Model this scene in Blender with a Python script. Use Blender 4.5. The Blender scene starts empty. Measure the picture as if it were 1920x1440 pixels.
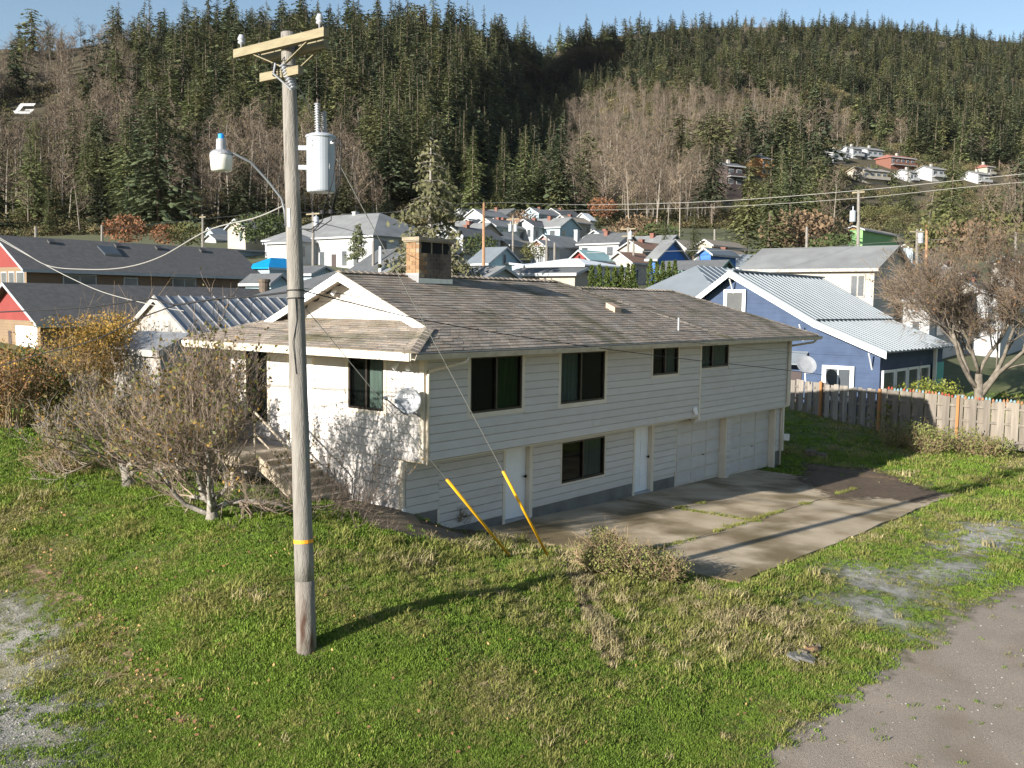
import bpy, math, random
import numpy as np
from mathutils import Vector, Matrix
SC = bpy.context.scene
COL = SC.collection
R = math.radians
rnd = random.Random(7)
# ------------------------------------------------------------------ camera
CAM = np.array([-14.035274, -13.591760, 5.337069])
FW = np.array([0.77513254, 0.62655254, -0.08124933])
RT = np.array([0.62943412, -0.77693499, 0.01359118])
UP = np.array([0.05460986, 0.06167607, 0.99660114])
F = 1850.408                      # focal length in pixels of a 1920 px wide picture
cd = bpy.data.cameras.new('camera')
cam = bpy.data.objects.new('camera', cd)
COL.objects.link(cam)
cam.matrix_world = Matrix(((RT[0], UP[0], -FW[0], CAM[0]), (RT[1], UP[1], -FW[1], CAM[1]), (RT[2], UP[2], -FW[2], CAM[2]), (0, 0, 0, 1)))
cd.sensor_width = 36
cd.lens = F / 1920 * 36
cd.clip_start = 0.1
cd.clip_end = 6000
SC.camera = cam
# ------------------------------------------------------------------ sky, sun, exposure
SUN_EL, SUN_AZ = R(17.2), R(-7.0)   # SUN_AZ: direction in which shadows fall, measured from +X
wd = bpy.data.worlds.new('World')
SC.world = wd
wd.use_nodes = True
wn, wl = wd.node_tree.nodes, wd.node_tree.links
sky = wn.new('ShaderNodeTexSky')
sky.sky_type = 'NISHITA'
sky.sun_disc = False
sky.sun_elevation = SUN_EL
sky.sun_rotation = math.atan2(-math.cos(SUN_AZ), -math.sin(SUN_AZ))
sky.altitude = 0
sky.air_density = 1.0
sky.dust_density = 0.4
sky.ozone_density = 1.3
wl.new(sky.outputs[0], wn['Background'].inputs[0])
wn['Background'].inputs[1].default_value = 0.072
sd = bpy.data.lights.new('sun', 'SUN')
sd.energy = 5.0
sd.angle = R(0.6)
sd.color = (1.0, 0.94, 0.85)
sun = bpy.data.objects.new('sun', sd)
COL.objects.link(sun)
sdir = Vector((math.cos(SUN_AZ) * math.cos(SUN_EL), math.sin(SUN_AZ) * math.cos(SUN_EL), -math.sin(SUN_EL)))
sun.rotation_euler = sdir.to_track_quat('-Z', 'Y').to_euler()
sun.location = (-40, 5, 30)
SC.view_settings.view_transform = 'Standard'
SC.view_settings.look = 'None'
SC.view_settings.exposure = 1.22
SC.view_settings.gamma = 1
SC.view_settings.use_curve_mapping = False
SC.cycles.max_bounces = 6
SC.cycles.transparent_max_bounces = 16
# ------------------------------------------------------------------ picture <-> place helpers
def at(x, y, d):
    "the point seen at pixel x, y of the 1920 px picture at depth d metres"
    return CAM + d * (FW + RT * ((x - 960) / F) - UP * ((y - 720) / F))
def pr(p):
    q = np.asarray(p, float) - CAM
    z = q @ FW
    return 960 + F * (q @ RT) / z, 720 - F * (q @ UP) / z, z
def gz(x, y, z):
    "where the sight line through pixel x, y meets height z"
    d = FW + RT * ((x - 960) / F) - UP * ((y - 720) / F)
    return CAM + d * ((z - CAM[2]) / d[2])
def onplane(x, y, n, c):
    d = FW + RT * ((x - 960) / F) - UP * ((y - 720) / F)
    n = np.asarray(n, float)
    return CAM + d * ((c - n @ CAM) / (n @ d))
# ------------------------------------------------------------------ noise
class VN:
    def __init__(s, seed):
        s.t = np.random.RandomState(seed).rand(256, 256)
    def __call__(s, x, y):
        x = np.asarray(x, float); y = np.asarray(y, float)
        xi = np.floor(x).astype(int); yi = np.floor(y).astype(int)
        fx = x - xi; fy = y - yi
        fx = fx * fx * (3 - 2 * fx); fy = fy * fy * (3 - 2 * fy)
        a = s.t[xi & 255, yi & 255]; b = s.t[(xi + 1) & 255, yi & 255]
        c = s.t[xi & 255, (yi + 1) & 255]; d = s.t[(xi + 1) & 255, (yi + 1) & 255]
        return (a * (1 - fx) + b * fx) * (1 - fy) + (c * (1 - fx) + d * fx) * fy
    def f(s, x, y, o=4):
        r = 0; k = 1.0; w = 0
        for i in range(o):
            r = r + s(x * 2 ** i + 17.3 * i, y * 2 ** i - 9.1 * i) * k
            w += k; k *= 0.5
        return r / w
N1, N2, N3 = VN(1), VN(2), VN(3)
# ------------------------------------------------------------------ mesh builder
CSN = {n: [(math.cos(2 * math.pi * k / n), math.sin(2 * math.pi * k / n)) for k in range(n)] for n in range(3, 33)}
class MB:
    def __init__(s):
        s.v = []; s.f = []; s.c = []
    def quad(s, *p):
        n = len(s.v); s.v += [tuple(map(float, q)) for q in p]; s.f.append(tuple(range(n, n + len(p)))); return s
    def box(s, x0, x1, y0, y1, z0, z1):
        n = len(s.v)
        s.v += [(x0, y0, z0), (x1, y0, z0), (x1, y1, z0), (x0, y1, z0), (x0, y0, z1), (x1, y0, z1), (x1, y1, z1), (x0, y1, z1)]
        s.f += [tuple(n + i for i in q) for q in ((0, 3, 2, 1), (4, 5, 6, 7), (0, 1, 5, 4), (1, 2, 6, 5), (2, 3, 7, 6), (3, 0, 4, 7))]
        return s
    def prism(s, poly, off):
        "poly: 3D outline, off: thickness vector"
        n = len(s.v); k = len(poly); off = np.asarray(off, float)
        s.v += [tuple(map(float, p)) for p in poly] + [tuple(np.asarray(p, float) + off) for p in poly]
        s.f.append(tuple(range(n + k - 1, n - 1, -1))); s.f.append(tuple(range(n + k, n + 2 * k)))
        for i in range(k):
            j = (i + 1) % k
            s.f.append((n + i, n + j, n + k + j, n + k + i))
        return s
    def bar(s, a, b, w, h, up=(0, 0, 1)):
        a = np.asarray(a, float); b = np.asarray(b, float); d = b - a; d /= np.linalg.norm(d)
        x = np.cross(d, up)
        if np.linalg.norm(x) < 1e-5: x = np.cross(d, (1, 0, 0))
        x /= np.linalg.norm(x); y = np.cross(x, d)
        return s.prism([a - x * w / 2 - y * h / 2, a + x * w / 2 - y * h / 2, a + x * w / 2 + y * h / 2, a - x * w / 2 + y * h / 2], b - a)
    def tube(s, pts, rad, n=6, cap=True):
        pts = [np.asarray(p, float) for p in pts]
        if not hasattr(rad, '__len__'): rad = [rad] * len(pts)
        base = len(s.v); prevx = None
        for i, p in enumerate(pts):
            d = pts[min(i + 1, len(pts) - 1)] - pts[max(i - 1, 0)]
            d = d / (math.sqrt(d @ d) + 1e-9)
            if prevx is None:
                x = np.cross(d, (0, 0, 1))
                if np.linalg.norm(x) < 0.05: x = np.cross(d, (0, 1, 0))
            else:
                x = prevx - d * (prevx @ d)
            x /= (math.sqrt(x @ x) + 1e-9); prevx = x
            dx, dy, dz = d; xx, xy, xz = x; y0, y1, y2 = dy * xz - dz * xy, dz * xx - dx * xz, dx * xy - dy * xx
            p0, p1, p2 = p; r_ = rad[i]
            for (ca, sa) in CSN[n]:
                ca *= r_; sa *= r_
                s.v.append((p0 + ca * xx + sa * y0, p1 + ca * xy + sa * y1, p2 + ca * xz + sa * y2))
        for i in range(len(pts) - 1):
            for k in range(n):
                k2 = (k + 1) % n
                s.f.append((base + i * n + k, base + i * n + k2, base + (i + 1) * n + k2, base + (i + 1) * n + k))
        if cap:
            s.f.append(tuple(base + k for k in range(n - 1, -1, -1)))
            s.f.append(tuple(base + (len(pts) - 1) * n + k for k in range(n)))
        return s
    def lathe(s, o, prof, n=16, axis=(0, 0, 1)):
        o = np.asarray(o, float); ax = np.asarray(axis, float); ax /= np.linalg.norm(ax)
        x = np.cross(ax, (0, 1, 0))
        if np.linalg.norm(x) < 0.05: x = np.cross(ax, (1, 0, 0))
        x /= np.linalg.norm(x); y = np.cross(ax, x)
        base = len(s.v)
        for (r_, h) in prof:
            for k in range(n):
                a = 2 * math.pi * k / n
                s.v.append(tuple(o + ax * h + r_ * (math.cos(a) * x + math.sin(a) * y)))
        for i in range(len(prof) - 1):
            for k in range(n):
                k2 = (k + 1) % n
                s.f.append((base + i * n + k, base + i * n + k2, base + (i + 1) * n + k2, base + (i + 1) * n + k))
        s.f.append(tuple(base + k for k in range(n - 1, -1, -1)))
        s.f.append(tuple(base + (len(prof) - 1) * n + k for k in range(n)))
        return s
    def mesh(s, name, mat=None, smooth=False, off=None):
        me = bpy.data.meshes.new(name)
        v = s.v
        if off is not None: v = (np.asarray(v) - np.asarray(off)).tolist()
        me.from_pydata(v, [], s.f)
        if s.c:
            at_ = me.color_attributes.new('tint', 'FLOAT_COLOR', 'POINT')
            at_.data.foreach_set('color', np.asarray(s.c, dtype=np.float32).ravel())
        if mat: me.materials.append(mat)
        if smooth: me.polygons.foreach_set('use_smooth', [True] * len(me.polygons))
        me.update()
        return me
    def build(s, name, mat, parent=None, smooth=False, label=None, kind=None):
        off = WL[parent.name] if parent is not None else None
        o = bpy.data.objects.new(name, s.mesh(name, mat, smooth, off))
        COL.objects.link(o)
        if parent is not None:
            o.parent = parent
            WL[o.name] = WL[parent.name]
        else:
            WL[o.name] = np.zeros(3)
        if label: o['label'] = label
        if kind: o['kind'] = kind
        return o
WL = {}          # world offset already carried by an object (parents are moved but never turned)
def thing(name, loc, label, cat, group=None):
    o = bpy.data.objects.new(name, None)
    o.empty_display_size = 0.2
    COL.objects.link(o)
    o.location = [float(c) for c in loc]
    WL[o.name] = np.array([float(c) for c in loc])
    return tag(o, label, cat, group)
def tag(o, label=None, cat=None, group=None, kind=None):
    if label: o['label'] = label
    if cat: o['category'] = cat
    if group: o['group'] = group
    if kind: o['kind'] = kind
    return o
def inst(me, name, parent, loc=(0, 0, 0), rot=None, scale=None):
    "one more object of a shared mesh; loc in world coordinates"
    o = bpy.data.objects.new(name, me)
    COL.objects.link(o)
    off = np.zeros(3)
    if parent is not None:
        o.parent = parent; off = WL[parent.name]
    o.location = [float(a - b) for a, b in zip(loc, off)]
    WL[o.name] = np.array([float(c) for c in loc])
    if rot is not None: o.rotation_euler = rot
    if scale is not None: o.scale = scale if hasattr(scale, '__len__') else (scale,) * 3
    return o
# ------------------------------------------------------------------ materials
def pm(name, c1, c2=None, scale=4.0, rough=0.8, bump=0.0, bscale=40.0, metal=0.0, var=0.0, stretch=(1, 1, 1), c3=None, s3=1.0, t3=0.55, w3=0.1, attr=None, spec=0.4, trans=None, lines=None, detail=5, fade=None):
    """noise mix of two colours, an optional third in patches, fine bump, per-object variation of brightness.
    attr: vertex colour that multiplies; lines: (spacing, depth) horizontal lap lines"""
    m = bpy.data.materials.new(name)
    m.use_nodes = True
    n, l = m.node_tree.nodes, m.node_tree.links
    b = n['Principled BSDF']
    b.inputs['Roughness'].default_value = rough
    b.inputs['Metallic'].default_value = metal
    b.inputs['Specular IOR Level'].default_value = spec
    geo = n.new('ShaderNodeNewGeometry')
    mp = n.new('ShaderNodeMapping')
    mp.inputs['Scale'].default_value = stretch
    l.new(geo.outputs['Position'], mp.inputs['Vector'])
    def noise(sc, dt=detail):
        t = n.new('ShaderNodeTexNoise'); t.inputs['Scale'].default_value = sc; t.inputs['Detail'].default_value = dt
        l.new(mp.outputs[0], t.inputs['Vector']); return t
    def mixc(fac, a, b_, mode='MIX'):
        x = n.new('ShaderNodeMix'); x.data_type = 'RGBA'; x.blend_type = mode
        if isinstance(fac, (int, float)): x.inputs[0].default_value = fac
        else: l.new(fac, x.inputs[0])
        for i, c in ((6, a), (7, b_)):
            if isinstance(c, tuple): x.inputs[i].default_value = c + (1,)
            else: l.new(c, x.inputs[i])
        return x.outputs[2]
    def ramp(src, lo, hi):
        r_ = n.new('ShaderNodeMapRange'); r_.inputs[1].default_value = lo; r_.inputs[2].default_value = hi
        l.new(src, r_.inputs[0]); return r_.outputs[0]
    col = tuple(c1)
    if c2 is not None:
        col = mixc(ramp(noise(scale).outputs[0], 0.3, 0.7), tuple(c1), tuple(c2))
    if c3 is not None:
        col = mixc(ramp(noise(s3).outputs[0], t3, t3 + w3), col, tuple(c3))
    if attr:
        va = n.new('ShaderNodeVertexColor'); va.layer_name = attr
        col = mixc(1.0, va.outputs[0], col, 'MULTIPLY')
    if var:
        oi = n.new('ShaderNodeObjectInfo')
        hs = n.new('ShaderNodeHueSaturation')
        r_ = n.new('ShaderNodeMapRange'); r_.inputs[3].default_value = 1 - var; r_.inputs[4].default_value = 1 + var
        l.new(oi.outputs['Random'], r_.inputs[0]); l.new(r_.outputs[0], hs.inputs['Value'])
        if isinstance(col, tuple): hs.inputs['Color'].default_value = col + (1,)
        else: l.new(col, hs.inputs['Color'])
        col = hs.outputs[0]
    if isinstance(col, tuple): b.inputs['Base Color'].default_value = col + (1,)
    else: l.new(col, b.inputs['Base Color'])
    h = None
    if bump:
        h = noise(bscale, 3).outputs[0]
    if lines:
        sp = n.new('ShaderNodeSeparateXYZ'); l.new(geo.outputs['Position'], sp.inputs[0])
        fr = n.new('ShaderNodeMath'); fr.operation = 'MULTIPLY'; fr.inputs[1].default_value = 1 / lines[0]; l.new(sp.outputs[2], fr.inputs[0])
        f2 = n.new('ShaderNodeMath'); f2.operation = 'FRACT'; l.new(fr.outputs[0], f2.inputs[0])
        h = f2.outputs[0]
    if h is not None:
        bp = n.new('ShaderNodeBump'); bp.inputs['Strength'].default_value = min(1, bump if bump else 1.0)
        bp.inputs['Distance'].default_value = lines[1] if lines else 0.02
        if lines: bp.invert = True
        l.new(h, bp.inputs['Height']); l.new(bp.outputs[0], b.inputs['Normal'])
    if trans:
        b.inputs['Subsurface Weight'].default_value = 0
        t = n.new('ShaderNodeBsdfTranslucent'); mx = n.new('ShaderNodeMixShader'); mx.inputs[0].default_value = trans
        if isinstance(col, tuple): t.inputs[0].default_value = col + (1,)
        else: l.new(col, t.inputs[0])
        l.new(b.outputs[0], mx.inputs[1]); l.new(t.outputs[0], mx.inputs[2])
        l.new(mx.outputs[0], n['Material Output'].inputs[0])
    if fade:
        va = n.new('ShaderNodeVertexColor'); va.layer_name = 'fade'
        nz = noise(fade[0], 6); ad = n.new('ShaderNodeMath'); ad.operation = 'MULTIPLY_ADD'; ad.inputs[1].default_value = fade[1]
        l.new(nz.outputs[0], ad.inputs[0]); l.new(va.outputs[0], ad.inputs[2])
        al = ramp(ad.outputs[0], .5 + fade[1] * .5 - fade[2], .5 + fade[1] * .5 + fade[2])
        tp = n.new('ShaderNodeBsdfTransparent'); mx = n.new('ShaderNodeMixShader'); l.new(al, mx.inputs[0]); l.new(tp.outputs[0], mx.inputs[1]); l.new(b.outputs[0], mx.inputs[2]); l.new(mx.outputs[0], n['Material Output'].inputs[0])
    return m
M = {}
M['paint'] = pm('cream_paint', (0.51, 0.483, 0.46), (0.465, 0.438, 0.412), 2.5, 0.6, 0.15, 60, c3=(0.40, 0.375, 0.335), s3=1.3, t3=0.6, w3=0.25, var=0.04, stretch=(1, 1, 2.2))
M['trim'] = pm('cream_trim', (0.62, 0.56, 0.47), (0.55, 0.485, 0.39), 3, 0.55, 0.1, 60, var=0.03)
M['white'] = pm('white_paint', (0.74, 0.75, 0.76), (0.68, 0.69, 0.70), 3, 0.5, var=0.03)
M['gutter'] = pm('gutter_and_shade_paint', (0.55, 0.50, 0.42), (0.40, 0.36, 0.30), 5, 0.5, var=0.04)  # gutter colour, also the painted shadow lines on the garage doors
M['bronze'] = pm('bronze_aluminium', (0.035, 0.028, 0.024), (0.05, 0.042, 0.036), 6, 0.4, metal=0.6)
def glassmat():
    m = bpy.data.materials.new('window_glass'); m.use_nodes = True; n, l = m.node_tree.nodes, m.node_tree.links
    b = n['Principled BSDF']; b.inputs['Base Color'].default_value = (.01, .012, .012, 1); b.inputs['Roughness'].default_value = .03; b.inputs['Specular IOR Level'].default_value = .8
    t = n.new('ShaderNodeBsdfTransparent'); t.inputs[0].default_value = (.62, .68, .66, 1); x = n.new('ShaderNodeMixShader'); lw = n.new('ShaderNodeLayerWeight'); lw.inputs[0].default_value = .5; f = n.new('ShaderNodeMath'); f.operation = 'POWER'; f.inputs[1].default_value = 3.0; l.new(lw.outputs['Facing'], f.inputs[0])
    a = n.new('ShaderNodeMath'); a.operation = 'ADD'; a.inputs[1].default_value = .10; l.new(f.outputs[0], a.inputs[0]); l.new(a.outputs[0], x.inputs[0]); l.new(t.outputs[0], x.inputs[1]); l.new(b.outputs[0], x.inputs[2]); l.new(x.outputs[0], n['Material Output'].inputs[0])
    return m
M['glass'] = glassmat()
M['room'] = pm('dark_room', (0.02, 0.019, 0.018), (0.012, 0.012, 0.012), 2, .9)
M['curtain'] = pm('grey_curtain', (0.50, 0.51, 0.50), (0.30, 0.31, 0.31), 4, .9, stretch=(6, 6, .1))
M['curtain_green'] = pm('green_curtain', (0.10, 0.24, 0.05), (0.03, 0.08, 0.02), 4, .9, stretch=(7, 7, .15))
M['curtain_pale'] = pm('pale_curtain', (0.75, 0.75, 0.72), (0.5, 0.5, 0.48), 4, .9, stretch=(6, 6, .1))
M['glass_far'] = pm('far_glass', (0.05, 0.06, 0.07), (0.09, 0.10, 0.11), 0.7, 0.15, spec=0.6)
M['concrete'] = pm('weathered_concrete', (0.48, 0.395, 0.28), (0.29, 0.225, 0.14), 0.9, 0.9, 0.35, 25, c3=(0.16, 0.12, 0.06), s3=0.45, t3=0.48, w3=0.16)
M['found'] = pm('foundation_concrete', (0.17, 0.165, 0.155), (0.11, 0.107, 0.10), 3, 0.9, 0.3, 25)
M['path'] = pm('dirty_path_concrete', (0.20, 0.155, 0.105), (0.11, 0.083, 0.052), 2.2, 0.95, 0.4, 25, fade=(8, .5, .12))
M['shingle'] = pm('asphalt_shingle', (0.295, 0.25, 0.205), (0.205, 0.172, 0.142), 1.3, 0.95, 0.5, 220, c3=(0.115, 0.105, 0.062), s3=0.75, t3=0.53, w3=0.17, attr='tint', stretch=(1.3, 0.5, 1))
M['brick'] = pm('tan_brick', (0.27, 0.165, 0.085), (0.20, 0.115, 0.06), 6, 0.9, 0.4, 60, var=0.22, c3=(0.34, 0.28, 0.19), s3=5, t3=0.6, w3=0.1)
M['dark_brick'] = pm('dark_grey_brick', (0.16, 0.13, 0.105), (0.065, 0.05, 0.042), 2.6, 0.95, 0.4, 60, var=0.18)
M['mortar'] = pm('mortar', (0.30, 0.255, 0.19), (0.20, 0.165, 0.125), 8, 0.95, 0.4, 60)
M['lead'] = pm('flashing_metal', (0.52, 0.52, 0.53), (0.42, 0.42, 0.43), 8, 0.35, metal=0.7)
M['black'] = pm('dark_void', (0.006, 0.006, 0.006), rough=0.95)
M['cable'] = pm('cable_rubber', (0.014, 0.014, 0.016), rough=0.7)
M['wire'] = pm('weathered_wire', (0.32, 0.31, 0.29), rough=0.6, metal=0.3)
M['wire_dark'] = pm('dark_wire', (0.07, 0.07, 0.07), rough=0.6, metal=0.3)
M['galv'] = pm('galvanised_steel', (0.36, 0.37, 0.39), (0.28, 0.29, 0.31), 7, 0.5, metal=0.3)
M['tank'] = pm('grey_tank_paint', (0.37, 0.40, 0.44), (0.34, 0.37, 0.41), 3, 0.42)
M['porcelain'] = pm('grey_porcelain', (0.36, 0.37, 0.40), rough=0.25)
M['yellow'] = pm('yellow_plastic', (0.74, 0.40, 0.01), (0.62, 0.31, 0.01), 4, 0.5)
M['orange'] = pm('orange_tape', (0.80, 0.33, 0.02), rough=0.6)
M['pole'] = pm('weathered_pole_wood', (0.25, 0.235, 0.212), (0.165, 0.15, 0.132), 6, 0.95, 0.6, 30, stretch=(3, 3, 0.32), c3=(0.10, 0.085, 0.07), s3=5.0, t3=0.62, w3=0.08)
M['pole_foot'] = pm('stained_pole_foot', (0.235, 0.215, 0.19), (0.155, 0.135, 0.115), 6, 0.95, 0.6, 30, stretch=(3, 3, .5), c3=(0.06, 0.032, 0.02), s3=2.2, t3=0.52, w3=0.14)
M['arm'] = pm('crossarm_wood', (0.27, 0.235, 0.15), (0.20, 0.17, 0.11), 5, 0.95, 0.5, 30, stretch=(3, 0.5, 3))
M['deck'] = pm('painted_deck_wood', (0.55, 0.47, 0.36), (0.38, 0.31, 0.23), 4, 0.8, 0.3, 40, var=0.08)
M['bark'] = pm('lichen_bark', (0.30, 0.275, 0.24), (0.13, 0.115, 0.095), 7, 0.95, 0.7, 30, c3=(0.40, 0.40, 0.36), s3=6, t3=0.6, w3=0.08)
M['twig'] = pm('apple_twigs', (0.25, 0.19, 0.145), (0.155, 0.12, 0.095), 6, 0.9)
M['twig_grey'] = pm('grey_twigs', (0.30, 0.255, 0.21), (0.20, 0.165, 0.135), 5, 0.9)
M['dead'] = pm('dead_stems', (0.33, 0.24, 0.14), (0.20, 0.14, 0.08), 6, 0.9)
M['leaf_y'] = pm('yellow_leaf', (0.42, 0.245, 0.04), (0.27, 0.165, 0.035), 5, 0.7, var=0.2, trans=0.3)
M['leaf_g'] = pm('green_leaf', (0.065, 0.095, 0.02), (0.12, 0.13, 0.03), 4, 0.6, var=0.2, trans=0.25)
M['leaf_o'] = pm('olive_leaf', (0.16, 0.14, 0.035), (0.09, 0.085, 0.03), 5, 0.7, var=0.2, trans=0.25)
M['leaf_b'] = pm('brown_leaf', (0.24, 0.115, 0.045), (0.15, 0.075, 0.035), 5, 0.8, var=0.2, trans=0.2)
M['leaf_bright'] = pm('bright_shrub_leaf', (0.26, 0.27, 0.035), (0.12, 0.16, 0.03), 2.5, 0.55, trans=0.3)
M['weed'] = pm('weed_leaf', (0.23, 0.25, 0.07), (0.15, 0.16, 0.05), 3, 0.8, trans=0.25)
M['cedar'] = pm('cedar_hedge_leaf', (0.095, 0.125, 0.02), (0.05, 0.075, 0.015), 1.2, 0.8, var=0.15, trans=0.2)
M['conifer'] = pm('conifer_needles', (0.175, 0.195, 0.078), (0.095, 0.115, 0.05), 0.05, 0.85, var=0.5, trans=0.25)
M['conifer_near'] = pm('spruce_needles', (0.17, 0.165, 0.08), (0.10, 0.10, 0.05), 0.6, 0.85, trans=0.2)
M['bare'] = pm('bare_branches', (0.165, 0.128, 0.092), (0.105, 0.082, 0.06), 0.06, 0.95, var=0.35)
M['bare_trunk'] = pm('pale_alder_bark', (0.25, 0.22, 0.185), (0.165, 0.145, 0.12), 0.5, 0.95, var=0.15)
M['brush'] = pm('hillside_brush', (0.16, 0.125, 0.062), (0.09, 0.088, 0.038), 0.1, 0.95, var=0.3, trans=0.1)
M['trunk'] = pm('conifer_bark', (0.14, 0.11, 0.085), (0.09, 0.07, 0.055), 3, 0.95)
M['soil'] = pm('bare_soil', (0.125, 0.085, 0.05), (0.07, 0.047, 0.03), 6, 1.0, 0.6, 30, fade=(5, 1.3, .22))
M['stone'] = pm('garden_stone', (0.16, 0.135, 0.10), (0.09, 0.075, 0.055), 5, 0.95, 0.5, 25, var=0.15)
M['asphalt'] = pm('worn_asphalt', (0.32, 0.265, 0.21), (0.215, 0.18, 0.145), 38, 0.95, 0.7, 70, c3=(0.19, 0.15, 0.105), s3=0.8, t3=0.52, w3=0.25, fade=(4, 1.2, .25))
M['gravel'] = pm('grey_gravel', (0.31, 0.295, 0.25), (0.16, 0.152, 0.13), 30, 0.95, 0.9, 45, c3=(0.20, 0.18, 0.095), s3=0.9, t3=0.50, w3=0.2, fade=(4, 1.5, .3))
M['gravel_pale'] = pm('pale_gravel', (0.42, 0.405, 0.355), (0.25, 0.24, 0.205), 22, 0.95, 0.9, 45, c3=(0.19, 0.175, 0.09), s3=0.9, t3=0.50, w3=0.2, fade=(4, 1.5, .3))
# ================================================================== ground
def slabz(x): return -0.028 * (x - 14)
_cp = []
def cpx(x, y, z): p = gz(x, y, z); _cp.append((p[0], p[1], z))
for a in ((395, 975, 1.2), (245, 910, 1.35), (505, 910, 1.22), (640, 940, 1.17), (80, 850, 1.6), (120, 790, 1.95), (0, 800, 1.95), (575, 1222, .6), (800, 1140, .78),
          (1050, 1085, .62), (330, 1360, .15), (250, 1260, .25), (100, 1120, .55), (0, 1010, .95), (0, 1440, .1), (60, 1200, .3), (700, 1300, .42), (900, 1340, .3),
          (1100, 1340, .2), (900, 1430, .12), (560, 1430, .15), (1520, 1340, 0.0), (1250, 1300, .16), (1700, 1240, 0.02), (1920, 1100, 0), (1700, 1440, -.08), (1920, 1000, .0), (1750, 1010, .05),
          (1560, 1080, .2), (1330, 1130, .28), (1200, 1200, .28), (470, 1100, 1.0), (300, 1080, .9), (650, 1050, .98), (850, 1050, .72), (960, 1040, .62), (1130, 1150, .33)):
    cpx(*a)
_cp += [(x, y, slabz(x)) for x in (2.7, 5, 8, 11, 14, 17) for y in (.5, -2.5, -5.6)]
_cp += [(0, .55, 1.15), (0.6, -0.5, .6), (1.6, .3, .36), (-.6, 2.0, 1.17), (19, 1.5, .25), (18.6, -.4, -.05), (21, -5, -.15), (27.6, -5.1, -.2), (28, 0, 0.0), (28.5, 5, .3), (24, 3, .3), (20, 6, .8),
        (0, 8, 1.4), (10, 9, 1.2), (-14, -14, -.1), (-10, -20, -.2), (10, -20, -.1), (30, -15, -.2), (-16, 0, .3), (-14, 12, 1.2), (40, 5, .5), (36, 18, 1.2), (20, 25, 1.8), (0, 25, 2.2), (40, -20, -.3), (-8, 25, 2.2)]
_cp = np.array(_cp)
def _tps(r2): return np.where(r2 > 1e-12, 0.5 * r2 * np.log(r2 + 1e-12), 0)
_n = len(_cp)
_A = np.zeros((_n + 3, _n + 3))
_A[:_n, :_n] = _tps(((_cp[:, None, :2] - _cp[None, :, :2]) ** 2).sum(2)) + np.eye(_n) * 0.5
_A[:_n, _n] = 1; _A[:_n, _n + 1:] = _cp[:, :2]; _A[_n, :_n] = 1; _A[_n + 1:, :_n] = _cp[:, :2].T
_w = np.linalg.solve(_A, np.concatenate([_cp[:, 2], np.zeros(3)]))
def tps(x, y):
    x = np.asarray(x, float); y = np.asarray(y, float); r = _w[_n] + _w[_n + 1] * x + _w[_n + 2] * y
    for i in range(_n): r = r + _w[i] * _tps((x - _cp[i, 0]) ** 2 + (y - _cp[i, 1]) ** 2)
    return r
def sstep(a, b, x): t = np.clip((np.asarray(x, float) - a) / (b - a), 0, 1); return t * t * (3 - 2 * t)
_cx = [-900, 0, 500, 800, 960, 1100, 1400, 1700, 2000, 2800]
def c_(px, vals): return np.interp(px, _cx, vals)
def DB(px): return c_(px, [170, 160, 165, 185, 200, 205, 230, 260, 280, 300])
def YB(px): return c_(px, [455, 447, 432, 425, 425, 425, 432, 440, 445, 470])
def YR(px): return np.interp(px, [-900, -200, 0, 100, 220, 400, 800, 960, 1015, 1080, 1300, 1600, 1900, 2200, 2800], [150, 105, 92, 96, 78, 58, 55, 74, 118, 76, 52, 50, 80, 110, 200])
def DR(px): return c_(px, [430, 440, 480, 540, 620, 700, 880, 950, 980, 900])
def hillD(px, y):
    t = np.clip((YB(px) - y) / (YB(px) - YR(px)), 0, 1.2)
    d = DB(px) * (DR(px) / DB(px)) ** t
    c = np.interp(y, [160, 250, 420], [1040, 985, 925])
    w = np.where(np.asarray(px) < c, 105, 165)
    d = d * (1 + 0.42 * np.exp(-((px - c) / w) ** 2) * sstep(1.0, 0.75, t) * sstep(0.0, 0.25, t))
    return d * (1 + 0.05 * (N1.f(px / 170.0 + 5, y / 120.0, 3) - .5) * sstep(0, .2, t))
def zat(px, y, d): return CAM[2] + d * (FW[2] + RT[2] * (px - 960) / F - UP[2] * (y - 720) / F)
def town(px, d):
    z45 = np.interp(px, [-900, 0, 900, 1500, 2800], [2.2, 2.2, 2.0, 1.0, .5]); zb = zat(px, YB(px), DB(px))
    t = np.clip((d - 45) / (DB(px) - 45), 0, 1)
    return z45 + (zb - z45) * t ** 1.25
def gh(x, y):
    "height of the ground (before the hill begins)"
    x = np.asarray(x, float); y = np.asarray(y, float)
    q0 = x - CAM[0]; q1 = y - CAM[1]
    d = q0 * FW[0] + q1 * FW[1] + (1 - CAM[2]) * FW[2]
    px = 960 + F * (q0 * RT[0] + q1 * RT[1] - 4 * RT[2]) / np.maximum(d, .5)
    w = sstep(38, 50, d)
    near = tps(x, y) * (w < 1)
    near = near + (N2.f(x * 1.1, y * 1.1, 3) - .5) * .05
    # the drive is flat; the dirt channel beside it is sunk
    flat = inpoly_soft(x, y)
    near = near * (1 - flat) + (slabz(x) - .05) * flat
    return near * (1 - w) + np.where(w > 0, town(px, d), 0) * w
SLAB = (2.35, 16.4, -5.72, .62)
def inpoly_soft(x, y):
    m = np.minimum(np.minimum(x - SLAB[0], SLAB[1] + 1.2 - x), np.minimum(y - SLAB[2], SLAB[3] + .2 - y))
    return sstep(-.35, 0.0, m)
def G(x, y): return float(gh(x, y))
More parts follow.
